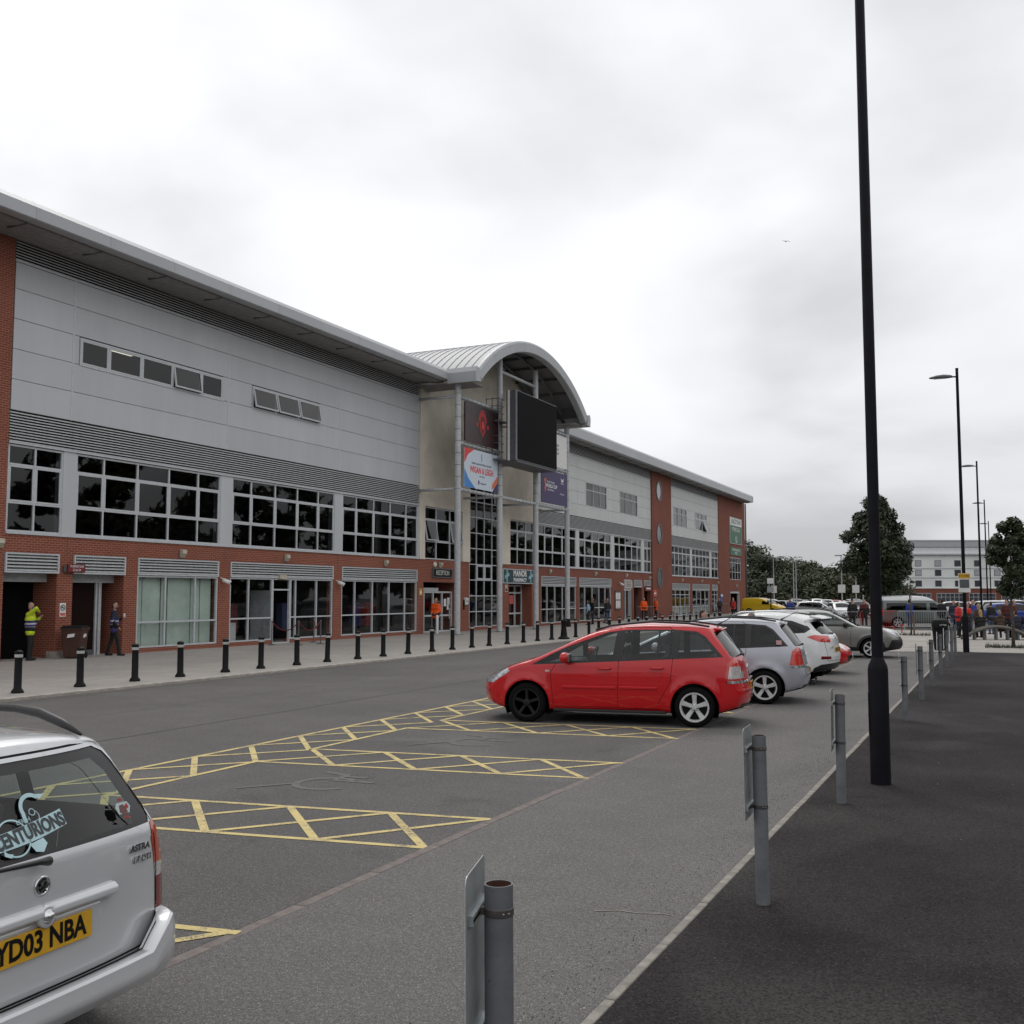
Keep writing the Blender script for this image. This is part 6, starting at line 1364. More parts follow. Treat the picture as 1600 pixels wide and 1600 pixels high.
# grey posts with small sign plates along the path
gp = thing('sign_post', 'post', 'post', (0, 0, 0), 0, 'grey sign posts along the path edging')
tube_ = MB(); V = []; n = 20
for r, z in ((.047, -.1), (.047, 1.10), (.042, 1.10), (.042, .75)): V += [(r * math.cos(2 * math.pi * j / n), r * math.sin(2 * math.pi * j / n), z) for j in range(n)]
tube_.add(V, [(k * n + j, k * n + (j + 1) % n, (k + 1) * n + (j + 1) % n, (k + 1) * n + j) for k in range(2) for j in range(n)])
pt = autosmooth(obj('tube', tube_, M_GREYP, gp), 40)
inn = MB().add([(.0418 * math.cos(2 * math.pi * j / n), .0418 * math.sin(2 * math.pi * j / n), z) for z in (1.098, .9) for j in range(n)], [(j, (j + 1) % n, n + (j + 1) % n, n + j) for j in range(n)] + [tuple(range(n, 2 * n))])
obj('rusty_bore', inn, M_RUST, gp, True)
def rrect(y0, y1, z0, z1, r=.025, k=4):
    P = []
    for (cy, cz, a0) in ((y1 - r, z1 - r, 0), (y0 + r, z1 - r, 90), (y0 + r, z0 + r, 180), (y1 - r, z0 + r, 270)):
        P += [(cy + r * math.cos(R(a0 + 90 * t / k)), cz + r * math.sin(R(a0 + 90 * t / k))) for t in range(k + 1)]
    return P
sp2 = obj('sign_plate', MB().prism(rrect(-.16, .16, .56, 1.155), 'x', -.078, -.075), M_PLATE, gp)
obj('plate_face', MB().prism(rrect(-.157, .157, .563, 1.152), 'x', -.0795, -.0782), M_NPY if False else M_WHITE, sp2)
for zv in (.635, 1.015):
    ch = obj('channel', MB().box(-.0745, -.058, -.13, .13, zv - .016, zv + .016), M_PLATE, gp); obj('channel_slot', MB().box(-.058, -.0572, -.13, .13, zv - .006, zv + .006), M_BLACK, ch)
    cl = autosmooth(obj('clip', MB().lathe([(.0475, -.013), (.0495, -.011), (.0495, .011), (.0475, .013)], 20, (0, 0, zv), cap=False), M_CLIP, gp), 40)
    obj('clip_ear', MB().box(-.062, -.045, -.014, .006, zv - .012, zv + .012), M_CLIP, cl)
    for q in (-1.1, -.7): obj('rivet', MB().lathe([(.004, 0), (.003, .003)], 8, (.049 * math.cos(q), .049 * math.sin(q), zv)), M_PLATE, cl)
cr = MB(); rq = random.Random(8)
for i in range(70):
    q = rq.random() * 6.28; r0 = .05 + abs(rq.gauss(0, .045)); s0 = rq.uniform(.004, .013); x, y_ = r0 * math.cos(q), r0 * math.sin(q)
    cr.add([(x + s0 * math.cos(t), y_ + s0 * math.sin(t), .0) for t in (0, 2.1, 4.2)] + [(x, y_, s0 * .9)], [(0, 1, 3), (1, 2, 3), (2, 0, 3)])
obj('crumbled_tarmac', cr, plain('crumbs', (.03, .028, .028), .95, var=.5, vscale=30), gp)
PY = [3.13, 7.14, 10.86, 14.6, 18.34, 22.1, 25.5, 29.1, 32.4, 35.6, 38.2]
for i, yv in enumerate(PY):
    o = gp if i == 0 else copy_tree(gp); o.location = (-1.5, yv, .022 + random.uniform(-.02, .0) - (.05 if i > 1 else 0)); o.rotation_euler = (random.uniform(-.008, .008), random.uniform(-.01, .01), (.28, .05, .06)[i] if i < 3 else random.uniform(-.08, .10))
    o['label'] = 'grey steel sign post on the path, %s from the front' % ordinal(i)
# lamp posts
def lamp_post(h=10.25):
    lp = thing('lamp_post', 'lamp post', 'lamp post', (0, 0, 0), 0, 'black lamp posts along the path')
    autosmooth(obj('base', MB().lathe([(.106, -.05), (.106, 1.22), (.098, 1.27), (.066, 1.34), (.062, 1.36)], 24), M_LAMP, lp), 30)
    autosmooth(obj('shaft', MB().lathe([(.062, 1.355), (.060, 5), (.050, h)], 20), M_LAMP, lp), 40)
    dr_ = obj('inspection_door', MB().box(-.109, -.085, -.045, .045, .52, .98), M_LAMP, lp, bevel=.004); obj('door_lock', MB().box(-.112, -.108, -.01, .01, .72, .75), M_CLIP, dr_)
    obj('arm', MB().tube([(.03, 0, h - .28), (-.28, 0, h - .25)], .028, 10), M_LAMP, lp, True)
    hd_ = MB()
    sec = [(-.16, .05, .045), (-.26, .09, .075), (-.45, .15, .10), (-.70, .14, .085), (-.90, .08, .04), (-.96, .03, .015)]; V = []; m = 14
    for x, wy, hz in sec:
        for j in range(m):
            q = 2 * math.pi * j / m; zz = math.sin(q) * hz; zz = max(zz, -.035); V.append((x, math.cos(q) * wy, h - .255 + zz - .02 * (x + .16)))
    hd_.add(V, [(k * m + j, k * m + (j + 1) % m, (k + 1) * m + (j + 1) % m, (k + 1) * m + j) for k in range(len(sec) - 1) for j in range(m)] + [tuple(range(m)), tuple((len(sec) - 1) * m + j for j in range(m))])
    ln = obj('lantern', hd_, M_STEELD, lp, True); obj('lens', MB().box(-.80, -.42, -.10, .10, h - .288, h - .272), M_PLATE, ln, bevel=.004)
    obj('top_cap', MB().lathe([(.052, h), (.056, h + .01), (.056, h + .04), (.001, h + .05)], 16), M_LAMP, lp)
    return lp
lamp0 = lamp_post()
LPS = [(-1.26, 12.12, 'tall black lamp post in the foreground rising out of the picture'), (-1.25, 41.1, 'black lamp post with a yellow topped sign, next after the tall foreground one'), (-1.2, 70.5, 'black lamp post, third along the path'), (-1.2, 99.5, 'black lamp post, fourth along the path'), (-1.2, 128.5, 'farthest black lamp post along the path')]
for i, (x, yv, lb_) in enumerate(LPS):
    o = lamp0 if i == 0 else copy_tree(lamp0); o.location = (x, yv, .02); o['label'] = lb_; o.rotation_euler = (0, 0, R(8) if i == 0 else R(-4))
lsn = thing('parking_sign', 'white parking sign with yellow top fixed to the second lamp post', 'sign', (-1.25, 41.0, 2.15)); lsn.rotation_euler = (0, 0, R(12))
obj('panel', MB().box(-.20, .20, -.085, -.07, 0, .68), M_WHITE, lsn); obj('yellow_band', MB().box(-.19, .19, -.088, -.0855, .50, .67), M_NPY, lsn); obj('picture', MB().box(-.16, .16, -.088, -.0855, .16, .46), M_STEELD, lsn); lettering('P 2 HRS', .10, M_BLACK, lsn, (0, -.089, .585), '-y', ext=.001)
obj('clip', MB().lathe([(.064, -.015), (.070, 0), (.064, .015)], 14, (0, 0, .3), cap=False), M_CLIP, lsn)
# litter bin on the plaza
bn_ = thing('litter_bin', 'black hooded litter bin on the plaza behind the posts', 'bin', (-2.15, 42.4, .01)); bn_.rotation_euler = (0, 0, R(20))
autosmooth(obj('drum', MB().lathe([(.22, 0), (.24, .05), (.29, .72), (.31, .74), (.31, .78), (.28, .79)], 24), M_BLACKP, bn_), 40)
hood = autosmooth(obj('hood', MB().lathe([(.29, .80), (.31, .82), (.305, 1.02), (.26, 1.12), (.12, 1.17), (.001, 1.18)], 24), M_BLACKP, bn_), 40)
obj('aperture', MB().prism(rrect(-.15, .15, .88, 1.0, .03), 'x', .27, .31), M_DARK, hood); pl_ = obj('lettering_plate', MB().box(-.16, .16, -.315, -.30, .88, .99), M_DARK, hood); lettering('LITTER', .085, M_WHITE, pl_, (0, -.316, .935), '-y', ext=.001)
# wheeled bin at the left entrance
wb_ = thing('wheeled_bin', 'brown wheeled bin with a black lid beside the brick pier', 'bin', (-26.95, 24.72, .04)); wb_.rotation_euler = (0, 0, R(25))
M_BBR = plain('bin_brown', (0.055, 0.020, 0.013), 0.55, 0, .2)
def frus(a, b_, c, d, z0, z1, dx=0, dy=0): return MB().add([(-a, -b_, z0), (a, -b_, z0), (a, b_, z0), (-a, b_, z0), (-c + dx, -d + dy, z1), (c + dx, -d + dy, z1), (c + dx, d + dy, z1), (-c + dx, d + dy, z1)], [(0, 3, 2, 1), (4, 5, 6, 7), (0, 1, 5, 4), (1, 2, 6, 5), (2, 3, 7, 6), (3, 0, 4, 7)])
obj('tub', frus(.26, .24, .33, .30, .03, .94), M_BBR, wb_, bevel=.03); obj('rim', MB().box(-.355, .355, -.325, .325, .90, .955), M_BBR, wb_, bevel=.015)
ld = obj('lid', frus(.36, .34, .30, .28, .956, 1.04), M_BLACKP, wb_, bevel=.02); obj('lid_handle', MB().tube([(-.2, .36, .97), (-.2, .41, .99), (.2, .41, .99), (.2, .36, .97)], .016, 8), M_BLACKP, ld)
obj('label_sticker', MB().prism([(-.12, .66), (.10, .69), (.12, .80), (-.10, .77)], 'y', -.335, -.300), M_WHITE, wb_); obj('label_sticker', MB().prism([(-.12, .66), (.10, .69), (.12, .80), (-.10, .77)], 'x', .30, .318), M_WHITE, wb_)
for sx in (-.27, .27): obj('bin_wheel', MB().lathe([(.09, -.02), (.1, -.015), (.1, .015), (.09, .02)], 16, (sx, .24, .10), ax='x'), M_BLACKP, wb_)
# rope stanchions by the shop door
M_BRASS = plain('stanchion_steel', (0.16, .16, .165), .35, .6, .1); M_ROPE = plain('rope_red', (.13, .012, .016), .85)
SP_ = [(-26.85, 34.6), (-25.75, 34.9), (-25.6, 36.2), (-26.8, 37.4)]
for i, (x, yv) in enumerate(SP_):
    t = thing('queue_post', ['queue post with red rope at the shop door, nearest the left window', 'free standing queue post with red rope, left of the front pair', 'free standing queue post with red rope, right of the front pair', 'queue post with red rope against the window right of the shop door'][i], 'post', (x, yv, .04), 0, 'rope queue posts at the shop door')
    autosmooth(obj('base', MB().lathe([(.17, 0), (.17, .02), (.06, .04), (.025, .06)], 20), M_BRASS, t), 40); autosmooth(obj('pole', MB().lathe([(.025, .055), (.025, .93)], 12), M_BRASS, t), 40); autosmooth(obj('finial', MB().lathe([(.036, .93), (.036, .96), (.03, .99), (.001, 1.0)], 14, cap=False), M_BRASS, t), 40)
for i in range(3):
    a, c = Vector(SP_[i]), Vector(SP_[i + 1]); mid = (a + c) / 2; P = []
    for q in np.linspace(0, 1, 11):
        p = a.lerp(c, q); P.append((p.x - mid.x, p.y - mid.y, .96 - .9 * (1 - (2 * q - 1) ** 2) * .42))
    t = thing('barrier_rope', ['sagging red rope from the shop door to the front posts', 'sagging red rope between the two front queue posts', 'sagging red rope from the front posts back to the window'][i], 'rope', (mid.x, mid.y, .04), 0, 'red barrier ropes'); obj('cord', MB().tube(P, .02, 8), M_ROPE, t, True)
    for e_ in (0, -1): obj('hook', MB().lathe([(.024, -.03), (.024, .03)], 8, P[e_]), M_BRASS, t)
wp = thing('white_post', 'short white post beside the man in orange at reception', 'post', (-26.75, 48.15, .04)); autosmooth(obj('pillar', MB().lathe([(.07, 0), (.07, .95), (.055, .98), (.001, .985)], 16), M_WHITE, wp), 40); obj('foot', MB().box(-.11, .11, -.11, .11, 0, .02), M_PLATE, wp)
# crowd barriers
M_GALV = plain('galvanised', (.36, .37, .38), .45, .4, .15); M_BARR = plain('barrier_red', (.42, .03, .03), .5)
def barrier(label, loc, rz, mat):
    t = thing('crowd_barrier', label, 'barrier', loc, rz, 'steel crowd barriers across the plaza')
    obj('frame', MB().tube([(-1.1, 0, .18), (-1.1, 0, 1.02), (-1.02, 0, 1.1), (1.02, 0, 1.1), (1.1, 0, 1.02), (1.1, 0, .18)], .021, 8, closed=True), mat, t, True)
    me = MB().tube([(0, 0, .18), (0, 0, 1.1)], .009, 6).mesh('bar', mat)
    for k in range(1, 16): link('bar', me, t, (-1.1 + k * 2.2 / 16, 0, 0))
    for x in (-.8, .8): obj('foot', MB().tube([(x, -.28, .02), (x, -.05, .19), (x, .05, .19), (x, .28, .02)], .018, 6), mat, t, True)
    return t
CR = R(25)
BAR = [(-6.65, 65.5, M_BARR, 'red crowd barrier in front of the minibus'), (-4.65, 66.4, M_GALV, 'grey crowd barrier in front of the minibus front'), (-2.7, 67.3, M_GALV, 'grey crowd barrier right of the minibus, behind the bin'), (-8.7, 66.6, M_GALV, 'grey crowd barrier left of the red one, behind the two people in black'), (-10.9, 67.6, M_GALV, 'grey crowd barrier farthest left, before the parked cars'), (-13.0, 68.6, M_GALV, 'grey crowd barrier seen over the crossover estate roof')]
for x, yv, mm, lb_ in BAR: barrier(lb_, (x, yv, .01), CR if x > -8 else -R(25), mm)
cn = thing('red_marker', 'small red marker post on the plaza beside the sapling', 'marker', (-5.0, 60.5, .01)); obj('stem', MB().lathe([(.03, 0), (.03, .42)], 8), M_BARR, cn); obj('top', MB().box(-.11, .11, -.03, .03, .40, .47), M_BARR, cn)
# arched bench on the plaza
ab = thing('arched_bench', 'grey arched bench with people sitting on it', 'bench', (-.35, 53.3, .01), R(18)); M_WOODG = plain('timber_grey', (.12, .11, .10), .8, 0, .2, 10)
AP = [(x, 0.0, .60 - .50 * (x / 1.45) ** 2) for x in np.linspace(-1.5, 1.5, 17)]
for dy in (-.20, .0, .20): obj('seat_slat', MB().tube([(x, dy, z) for x, _, z in AP], .075, 4), M_WOODG, ab)
for x in (-.95, -.5, .0, .5, .95): obj('leg', MB().box(x - .035, x + .035, -.16, .16, 0, .57 - .50 * (x / 1.45) ** 2), M_GREYP, ab)
lb2 = thing('long_bench', 'long low grey bench behind the arched one', 'bench', (2.0, 54.6, .01), R(18)); obj('seat_board', MB().box(-2.0, 2.0, -.22, .22, .40, .47), M_WOODG, lb2, bevel=.01)
for x in (-1.7, 0, 1.7): obj('leg', MB().box(x - .05, x + .05, -.18, .18, 0, .40), M_STEEL, lb2)
# railing before the far windows, with bicycle hoops
rl = thing('window_railing', 'dark steel railing in front of the far shop windows', 'railing', (-26.0, 100.5, .04)); M_RAIL = M_STEELD
for zv in (.12, 1.15): obj('rail', MB().tube([(0, -8.5, zv), (0, 8.5, zv)], .03, 8), M_RAIL, rl)
me = MB().tube([(0, 0, .04), (0, 0, 1.3)], .02, 6).mesh('bar', M_RAIL)
for k in range(24): link('bar', me, rl, (0, -8.4 + k * .73, 0))
for i, yv in enumerate((72.5, 76.0, 96.5, 99.5)):
    t = thing('cycle_hoop', ['black cycle hoop nearest the queue', 'second black cycle hoop near the queue', 'black cycle hoop before the far railing, left one', 'black cycle hoop before the far railing, right one'][i], 'cycle stand', (-22.3, yv, .04), 0, 'cycle hoops on the forecourt'); obj('hoop', MB().tube([(0, -.4, 0), (0, -.4, .5), (0, -.25, .75), (0, .25, .75), (0, .4, .5), (0, .4, 0)], .025, 8), M_BLACK, t, True)
    for y_ in (-.4, .4): obj('flange', MB().lathe([(.06, 0), (.06, .01)], 10, (0, y_, 0)), M_BLACK, t)
gr_ = thing('gate_railing', 'short dark railing in front of the recessed gates, behind the stewards in orange', 'railing', (-27.2, 84.9, .04))
for zv in (.1, 1.05): obj('rail', MB().tube([(0, -2.3, zv), (0, 2.3, zv)], .025, 6), M_RAIL, gr_)
me = MB().tube([(0, 0, .04), (0, 0, 1.1)], .015, 6).mesh('bar', M_RAIL)
for k in range(16): link('bar', me, gr_, (0, -2.25 + k * .3, 0))
# ================================================================== people
SKIN = plain('skin', (.42, .235, .17), .6, 0, .1); SKIN2 = plain('skin_dark', (.20, .10, .065), .6, 0, .1)
def cloth(n, c): 
    return MATS.get('cl_' + n) or plain('cl_' + n, c, .85, 0, .18, 14)
CLO = dict(black=cloth('black', (.010, .010, .012)), navy=cloth('navy', (.016, .018, .04)), orange=cloth('orange', (.80, .105, .012)), hivis=cloth('hivis', (.52, .66, .03)), purple=cloth('purple', (.05, .04, .16)), silver=cloth('silver', (.42, .43, .46)),
           ltblue=cloth('ltblue', (.24, .42, .62)), maroon=cloth('maroon', (.075, .012, .012)), grey=cloth('grey', (.10, .10, .105)), jeans=cloth('jeans', (.05, .065, .12)), red=cloth('red', (.50, .025, .025)), blue=cloth('blue', (.025, .05, .26)), white=cloth('white', (.6, .6, .6)), beige=cloth('beige', (.33, .25, .18)), brown=cloth('brown', (.06, .035, .025)), shoe=cloth('shoe', (.010, .010, .010)), hairb=cloth('hairb', (.03, .02, .014)), hairg=cloth('hairg', (.22, .20, .18)), hairy=cloth('hairy', (.35, .24, .11)), turq=cloth('turq', (.05, .35, .45)))
def capsule(mb, a, b_, ra, rb, n=10):
    a, b_ = Vector(a), Vector(b_); d = (b_ - a); L = d.length or 1e-4; d = d / L
    P = []; rr = []
    for q in (-90, -55, -20): P.append(a + d * ra * math.sin(R(q))); rr.append(max(.001, ra * math.cos(R(q))))
    for q in (20, 55, 90): P.append(b_ + d * rb * math.sin(R(q))); rr.append(max(.001, rb * math.cos(R(q))))
    mb.tube(P, rr, n)
def elbow(s_, h_, l1, l2, hint):
    s_, h_ = Vector(s_), Vector(h_); d = h_ - s_; D = min(d.length, (l1 + l2) * .999); d.normalize()
    a = (l1 * l1 - l2 * l2 + D * D) / (2 * D); hh = math.sqrt(max(0, l1 * l1 - a * a)); hint = Vector(hint); hint = (hint - d * hint.dot(d)).normalized()
    return s_ + d * a + hint * hh, s_ + d * D
_pm = {}
def person(label, loc, rz, top='black', legs='black', hair='hairb', H=1.76, lh=(-.24, .05, .88), rh=(.24, .05, .88), stance=.11, step=0.0, seated=False, lean=0.0, coat=.0, sleeves=None, vox=.02, skin=None, bands=(), yoke=None, headturn=0.0, hood=False, group=None, fingers=False, hem=None, cap=None, long_hair=False, mask=None):
    """one continuous skinned figure; local +y is forward, z up. hand targets in metres for a 1.76 m body"""
    k = H / 1.76; B = []                     # bones: a, b, ra, rb, tag
    def add(a, b_, ra, rb, tg): B.append((Vector(a), Vector(b_), ra, rb, tg))
    if seated: hipz = .50; 
    else: hipz = .93
    up = hipz - .93; ly = lambda z: lean * max(0, z - .93)
    def T(x, y, z): return (x, y + lean * max(0, z - .93), z + up)
    t_top = 1.0 + coat
    # torso
    add(T(-.075, 0, .97), T(.075, 0, .97), .125 + coat * .03, .125 + coat * .03, 'legs'); add(T(-.06, 0, 1.08), T(.06, 0, 1.08), .120 + coat * .05, .120 + coat * .05, 'top'); add(T(-.10, .005, 1.25), T(.10, .005, 1.25), .122 + coat * .04, .122 + coat * .04, 'top'); add(T(-.12, -.005, 1.38), T(.12, -.005, 1.38), .098 + coat * .03, .098 + coat * .03, 'top')
    add(T(0, .0, 1.05), T(0, 0, 1.40), .125, .10, 'top')
    if coat: add(T(-.09, 0, .86), T(.09, 0, .86), .128, .128, 'top'); add(T(-.09, 0, .86), T(-.08, 0, 1.1), .125, .12, 'top'); add(T(.09, 0, .86), T(.08, 0, 1.1), .125, .12, 'top')
    add(T(0, -.01, 1.43), T(0, .01, 1.54), .056, .052, 'top' if hood else 'skin')
    # head
    c, s_ = math.cos(headturn), math.sin(headturn)
    def Hd(x, y, z): return T(c * x - s_ * y, s_ * x + c * y + .012, z)
    add(Hd(0, .0, 1.60), Hd(0, -.005, 1.675), .074, .086, 'skin'); add(Hd(0, .045, 1.565), Hd(0, .035, 1.62), .042, .05, 'mask' if mask else 'skin'); add(Hd(0, .095, 1.628), Hd(0, .100, 1.605), .011, .016, 'skin')
    for sg in (-1, 1): add(Hd(sg * .082, -.005, 1.61), Hd(sg * .084, -.008, 1.645), .012, .016, 'skin')
    if hair: 
        add(Hd(0, -.015, 1.695), Hd(0, -.02, 1.70), .079, .079, 'hair'); add(Hd(0, -.035, 1.60), Hd(0, -.03, 1.69), .066, .076, 'hair')
        if long_hair: add(Hd(0, -.06, 1.45), Hd(0, -.05, 1.65), .07, .08, 'hair')
    if hood: add(T(-.05, -.09, 1.46), T(.05, -.09, 1.46), .06, .06, 'top')
    if cap: add(Hd(0, .08, 1.695), Hd(0, .12, 1.69), .03, .02, 'cap'); add(Hd(0, -.005, 1.70), Hd(0, -.005, 1.71), .086, .082, 'cap')
    # arms
    for sg, hnd in ((-1, lh), (1, rh)):
        sh_ = T(sg * .185, -.005, 1.405); hn = T(*hnd)
        el, wr = elbow(sh_, hn, .29, .26, (sg * .6, -.8, -.3)); ar = 'top' if not sleeves else sleeves
        add(sh_, el, .062 + coat * .02, .047 + coat * .015, 'top'); add(el, wr, .047 + coat * .015, .035 + coat * .01, ar)
        d = (wr - el).normalized(); side = d.cross(Vector((0, 0, 1)) if abs(d.z) < .9 else Vector((sg, 0, 0))).normalized(); pn = side.cross(d)
        add(wr, wr + d * .075, .028, .033, 'skin')
        if fingers:
            for f_ in range(4):
                o_ = side * (f_ - 1.5) * .019; l = (.065, .075, .07, .055)[f_]; a = wr + d * .085 + o_; m_2 = a + d * l * .55 - pn * .006; add(a, m_2, .0105, .010, 'skin'); add(m_2, m_2 + d * l * .4 - pn * l * .3, .010, .009, 'skin')
            th = wr + d * .03 + side * .028; add(th, th + d * .045 + side * .025 - pn * .01, .012, .010, 'skin')
        else: add(wr + d * .08, wr + d * .14 - pn * .03, .026, .018, 'skin'); add(wr + d * .03 + side * .02, wr + d * .08 + side * .045, .014, .011, 'skin')
    # legs
    for sg in (-1, 1):
        hip = T(sg * .09, 0, .93)
        if seated: kn = (sg * .12, .42, .50); an = (sg * .12, .36 + .12 * sg * step, .09)
        else: kn = (sg * (stance * .95), .02 + step * sg * .22, .50); an = (sg * stance, -.01 + step * sg * .42, .085)
        add(hip, kn, .096, .070, 'legs'); add(kn, an, .070, .056, 'legs'); add((an[0], an[1] - .03, .05), (an[0] + sg * .012, an[1] + .15, .038), .045, .036, 'shoe')
    mb = MB()
    for a, b_, ra, rb, tg in B: capsule(mb, a, b_, ra, rb)
    me = mb.mesh('body', SKIN); tmp = bpy.data.objects.new('tmp', me); COL.objects.link(tmp)
    md = tmp.modifiers.new('r', 'REMESH'); md.mode = 'VOXEL'; md.voxel_size = vox; md.use_smooth_shade = True
    sm = tmp.modifiers.new('s', 'SMOOTH'); sm.factor = .5; sm.iterations = 2
    bpy.context.view_layer.update()
    m2 = bpy.data.meshes.new_from_object(tmp.evaluated_get(bpy.context.evaluated_depsgraph_get())); bpy.data.objects.remove(tmp); bpy.data.meshes.remove(me)
    m2.name = 'person'; m2.materials.clear()
    tags = ['skin', 'top', 'legs', 'shoe', 'hair', 'band', 'yoke', 'mask', 'cap', 'hem', 'sleeve']
    mats = [skin or SKIN, CLO[top], CLO[legs], CLO['shoe'], CLO[hair or 'hairb'], CLO['silver'], CLO[yoke or top], CLO[mask or 'black'], CLO[cap or 'black'], CLO[hem or top], CLO.get(sleeves, CLO[top])]
    for m_1 in mats: m2.materials.append(m_1)
    nf = len(m2.polygons); cen = np.empty(nf * 3); m2.polygons.foreach_get('center', cen); cen = cen.reshape(-1, 3)
    best = np.full(nf, 1e9); idx = np.zeros(nf, int)
    for a, b_, ra, rb, tg in B:
        A = np.array(a); D = np.array(b_) - A; LL = max(1e-9, D @ D); t = np.clip(((cen - A) @ D) / LL, 0, 1); q = np.linalg.norm(cen - (A + t[:, None] * D), axis=1) - (ra + (rb - ra) * t)
        ti = tags.index(tg) if tg in tags else tags.index('sleeve'); u = q < best; best[u] = q[u]; idx[u] = ti
    zc = cen[:, 2] - up
    face = (idx == 4) & (cen[:, 1] - lean * np.maximum(0, zc - .93) > .045) & (zc < 1.70) & (abs(headturn) < 9); idx[face] = 0
    tm = idx == 1
    for (z0, z1) in bands: idx[tm & (zc > z0) & (zc < z1)] = 5
    if yoke: idx[tm & (zc > 1.22)] = 6
    if hem: idx[tm & (zc < .98)] = 9
    m2.polygons.foreach_set('material_index', idx.astype(np.int32)); m2.polygons.foreach_set('use_smooth', [True] * nf)
    o = thing('person', label, 'person', (loc[0], loc[1], loc[2] if len(loc) > 2 else .01), rz, group); o.scale = (k, k, k)
    link('body', m2, o)
    ey = MB()
    for sg in (-1, 1): p = Hd(sg * .032, .084, 1.640); ey.lathe([(.001, -.008), (.008, 0), (.001, .008)], 8, p)
    ey.box(*(lambda p: (p[0] - .02, p[0] + .02, p[1] - .004, p[1] + .004, p[2] - .003, p[2] + .003))(Hd(0, .090, 1.575)))
    obj('eyes_and_mouth', ey, CLO['brown'], o)
    return o
def face_cam(x, y, d=0): return math.atan2(-y, -x) - math.pi / 2 + d       # rotation that turns the figure to the camera
GZ = .04
p1 = person('steward in yellow and navy high visibility jacket, hand at his chin, in the left doorway', (-27.25, 23.25, GZ), R(-50), 'purple', 'black', 'hairg', 1.78, lh=(-.02, .26, 1.30), rh=(.04, .22, 1.50), coat=.9, bands=((.98, 1.03), (1.10, 1.15)), yoke='hivis', hem='hivis', vox=.013, fingers=True, headturn=-.5, mask='blue', stance=.13)
p2 = person('steward in purple tabard leaning by the brown bin doorway, one leg out', (-26.85, 26.25, GZ), R(-45), 'purple', 'black', 'hairb', 1.78, lh=(-.10, .24, 1.22), rh=(.26, .12, .95), coat=.8, bands=((.98, 1.04), (1.12, 1.17)), yoke='navy', sleeves='black', vox=.013, fingers=True, headturn=-.4, mask='purple', stance=.12, step=.45)
obj('paper_cup', MB().lathe([(.03, 0), (.042, .11)], 12, (-.10, .30, 1.27)), M_WHITE, p2)
p3 = person('man in a long orange coat standing at the reception doors', (-27.1, 48.62, GZ), face_cam(-27.1, 48.6, -.5), 'orange', 'black', 'hairg', 1.86, lh=(-.12, .20, 1.02), rh=(.12, .20, 1.02), coat=1.0, vox=.016, headturn=-.5)
QG = 'people queueing at the shop window'
person('person in a light blue top in the queue at the window', (-25.5, 66.9, GZ), R(100), 'ltblue', 'black', 'hairb', 1.68, long_hair=True, vox=.022, group=QG)
person('person in black behind the light blue top in the queue', (-25.7, 68.3, GZ), R(120), 'black', 'navy', 'hairb', 1.80, vox=.022, group=QG, coat=.5)
person('person in a black jacket and jeans, third in the queue', (-25.3, 70.2, GZ), R(60), 'black', 'jeans', 'hairg', 1.78, vox=.022, group=QG, coat=.6, step=.3)
person('person in a maroon top, last in the queue', (-25.9, 71.6, GZ), R(90), 'maroon', 'grey', 'hairb', 1.76, vox=.022, group=QG, coat=.5, step=.4)
person('steward in orange coat left of the brick tower', (-26.3, 81.6, GZ), face_cam(-26.3, 81.6, .3), 'orange', 'black', 'hairg', 1.80, coat=.9, vox=.024, group='stewards in orange')
person('steward in orange coat right in front of the brick tower', (-26.1, 84.2, GZ), face_cam(-26.1, 84.2, -1.2), 'orange', 'black', 'hairb', 1.80, coat=.9, vox=.024, group='stewards in orange')
person('bearded man seen over the red car roof', (-6.05, 23.0, .01), R(-75), 'grey', 'jeans', 'hairb', 1.70, vox=.016, group='men standing between the parked cars')
person('man in white shirt beside the bearded man, seen over the car roofs', (-5.0, 23.1, .01), R(60), 'white', 'jeans', 'hairg', 1.66, vox=.016, group='men standing between the parked cars', headturn=.3)
person('person in a red top near the far doorway', (-22.4, 96.0, GZ), R(150), 'red', 'black', 'hairg', 1.70, vox=.028, coat=.4); person('person in black beside the red top near the far doorway', (-23.0, 98.5, GZ), R(200), 'black', 'black', 'hairb', 1.80, vox=.028, coat=.4)
person('person in dark coat farther left near the far doorway', (-24.4, 99.0, GZ), R(170), 'brown', 'black', 'hairb', 1.74, vox=.028)
person('person in a blue jacket among the far parked cars', (-14.4, 80.0, .0), R(180), 'blue', 'black', 'hairb', 1.78, vox=.028, coat=.6)
person('officer in black seen from behind with a pale belt', (-8.05, 64.6, .01), R(20), 'black', 'black', None, 1.82, vox=.022, coat=.5, bands=((.99, 1.04),), cap='black', group='two officers in black'); person('officer in black with red collar beside the one seen from behind', (-7.45, 65.2, .01), R(170), 'black', 'black', 'hairb', 1.80, vox=.022, coat=.5, yoke='maroon', group='two officers in black')
SGp = 'people gathered at the benches'
person('person in a bright red jacket standing by the lamp post', (-2.05, 57.4, .01), R(-60), 'red', 'black', 'hairb', 1.70, vox=.022, coat=.4, group=SGp); person('person in brown with red scarf beside the red jacket', (-1.55, 56.7, .01), R(100), 'brown', 'black', 'hairb', 1.66, vox=.022, long_hair=True, coat=.4, group=SGp, yoke='red')
person('fair haired person in brown behind the lamp post', (-1.1, 55.7, .01), R(40), 'brown', 'black', 'hairy', 1.62, vox=.022, long_hair=True, group=SGp, coat=.3)
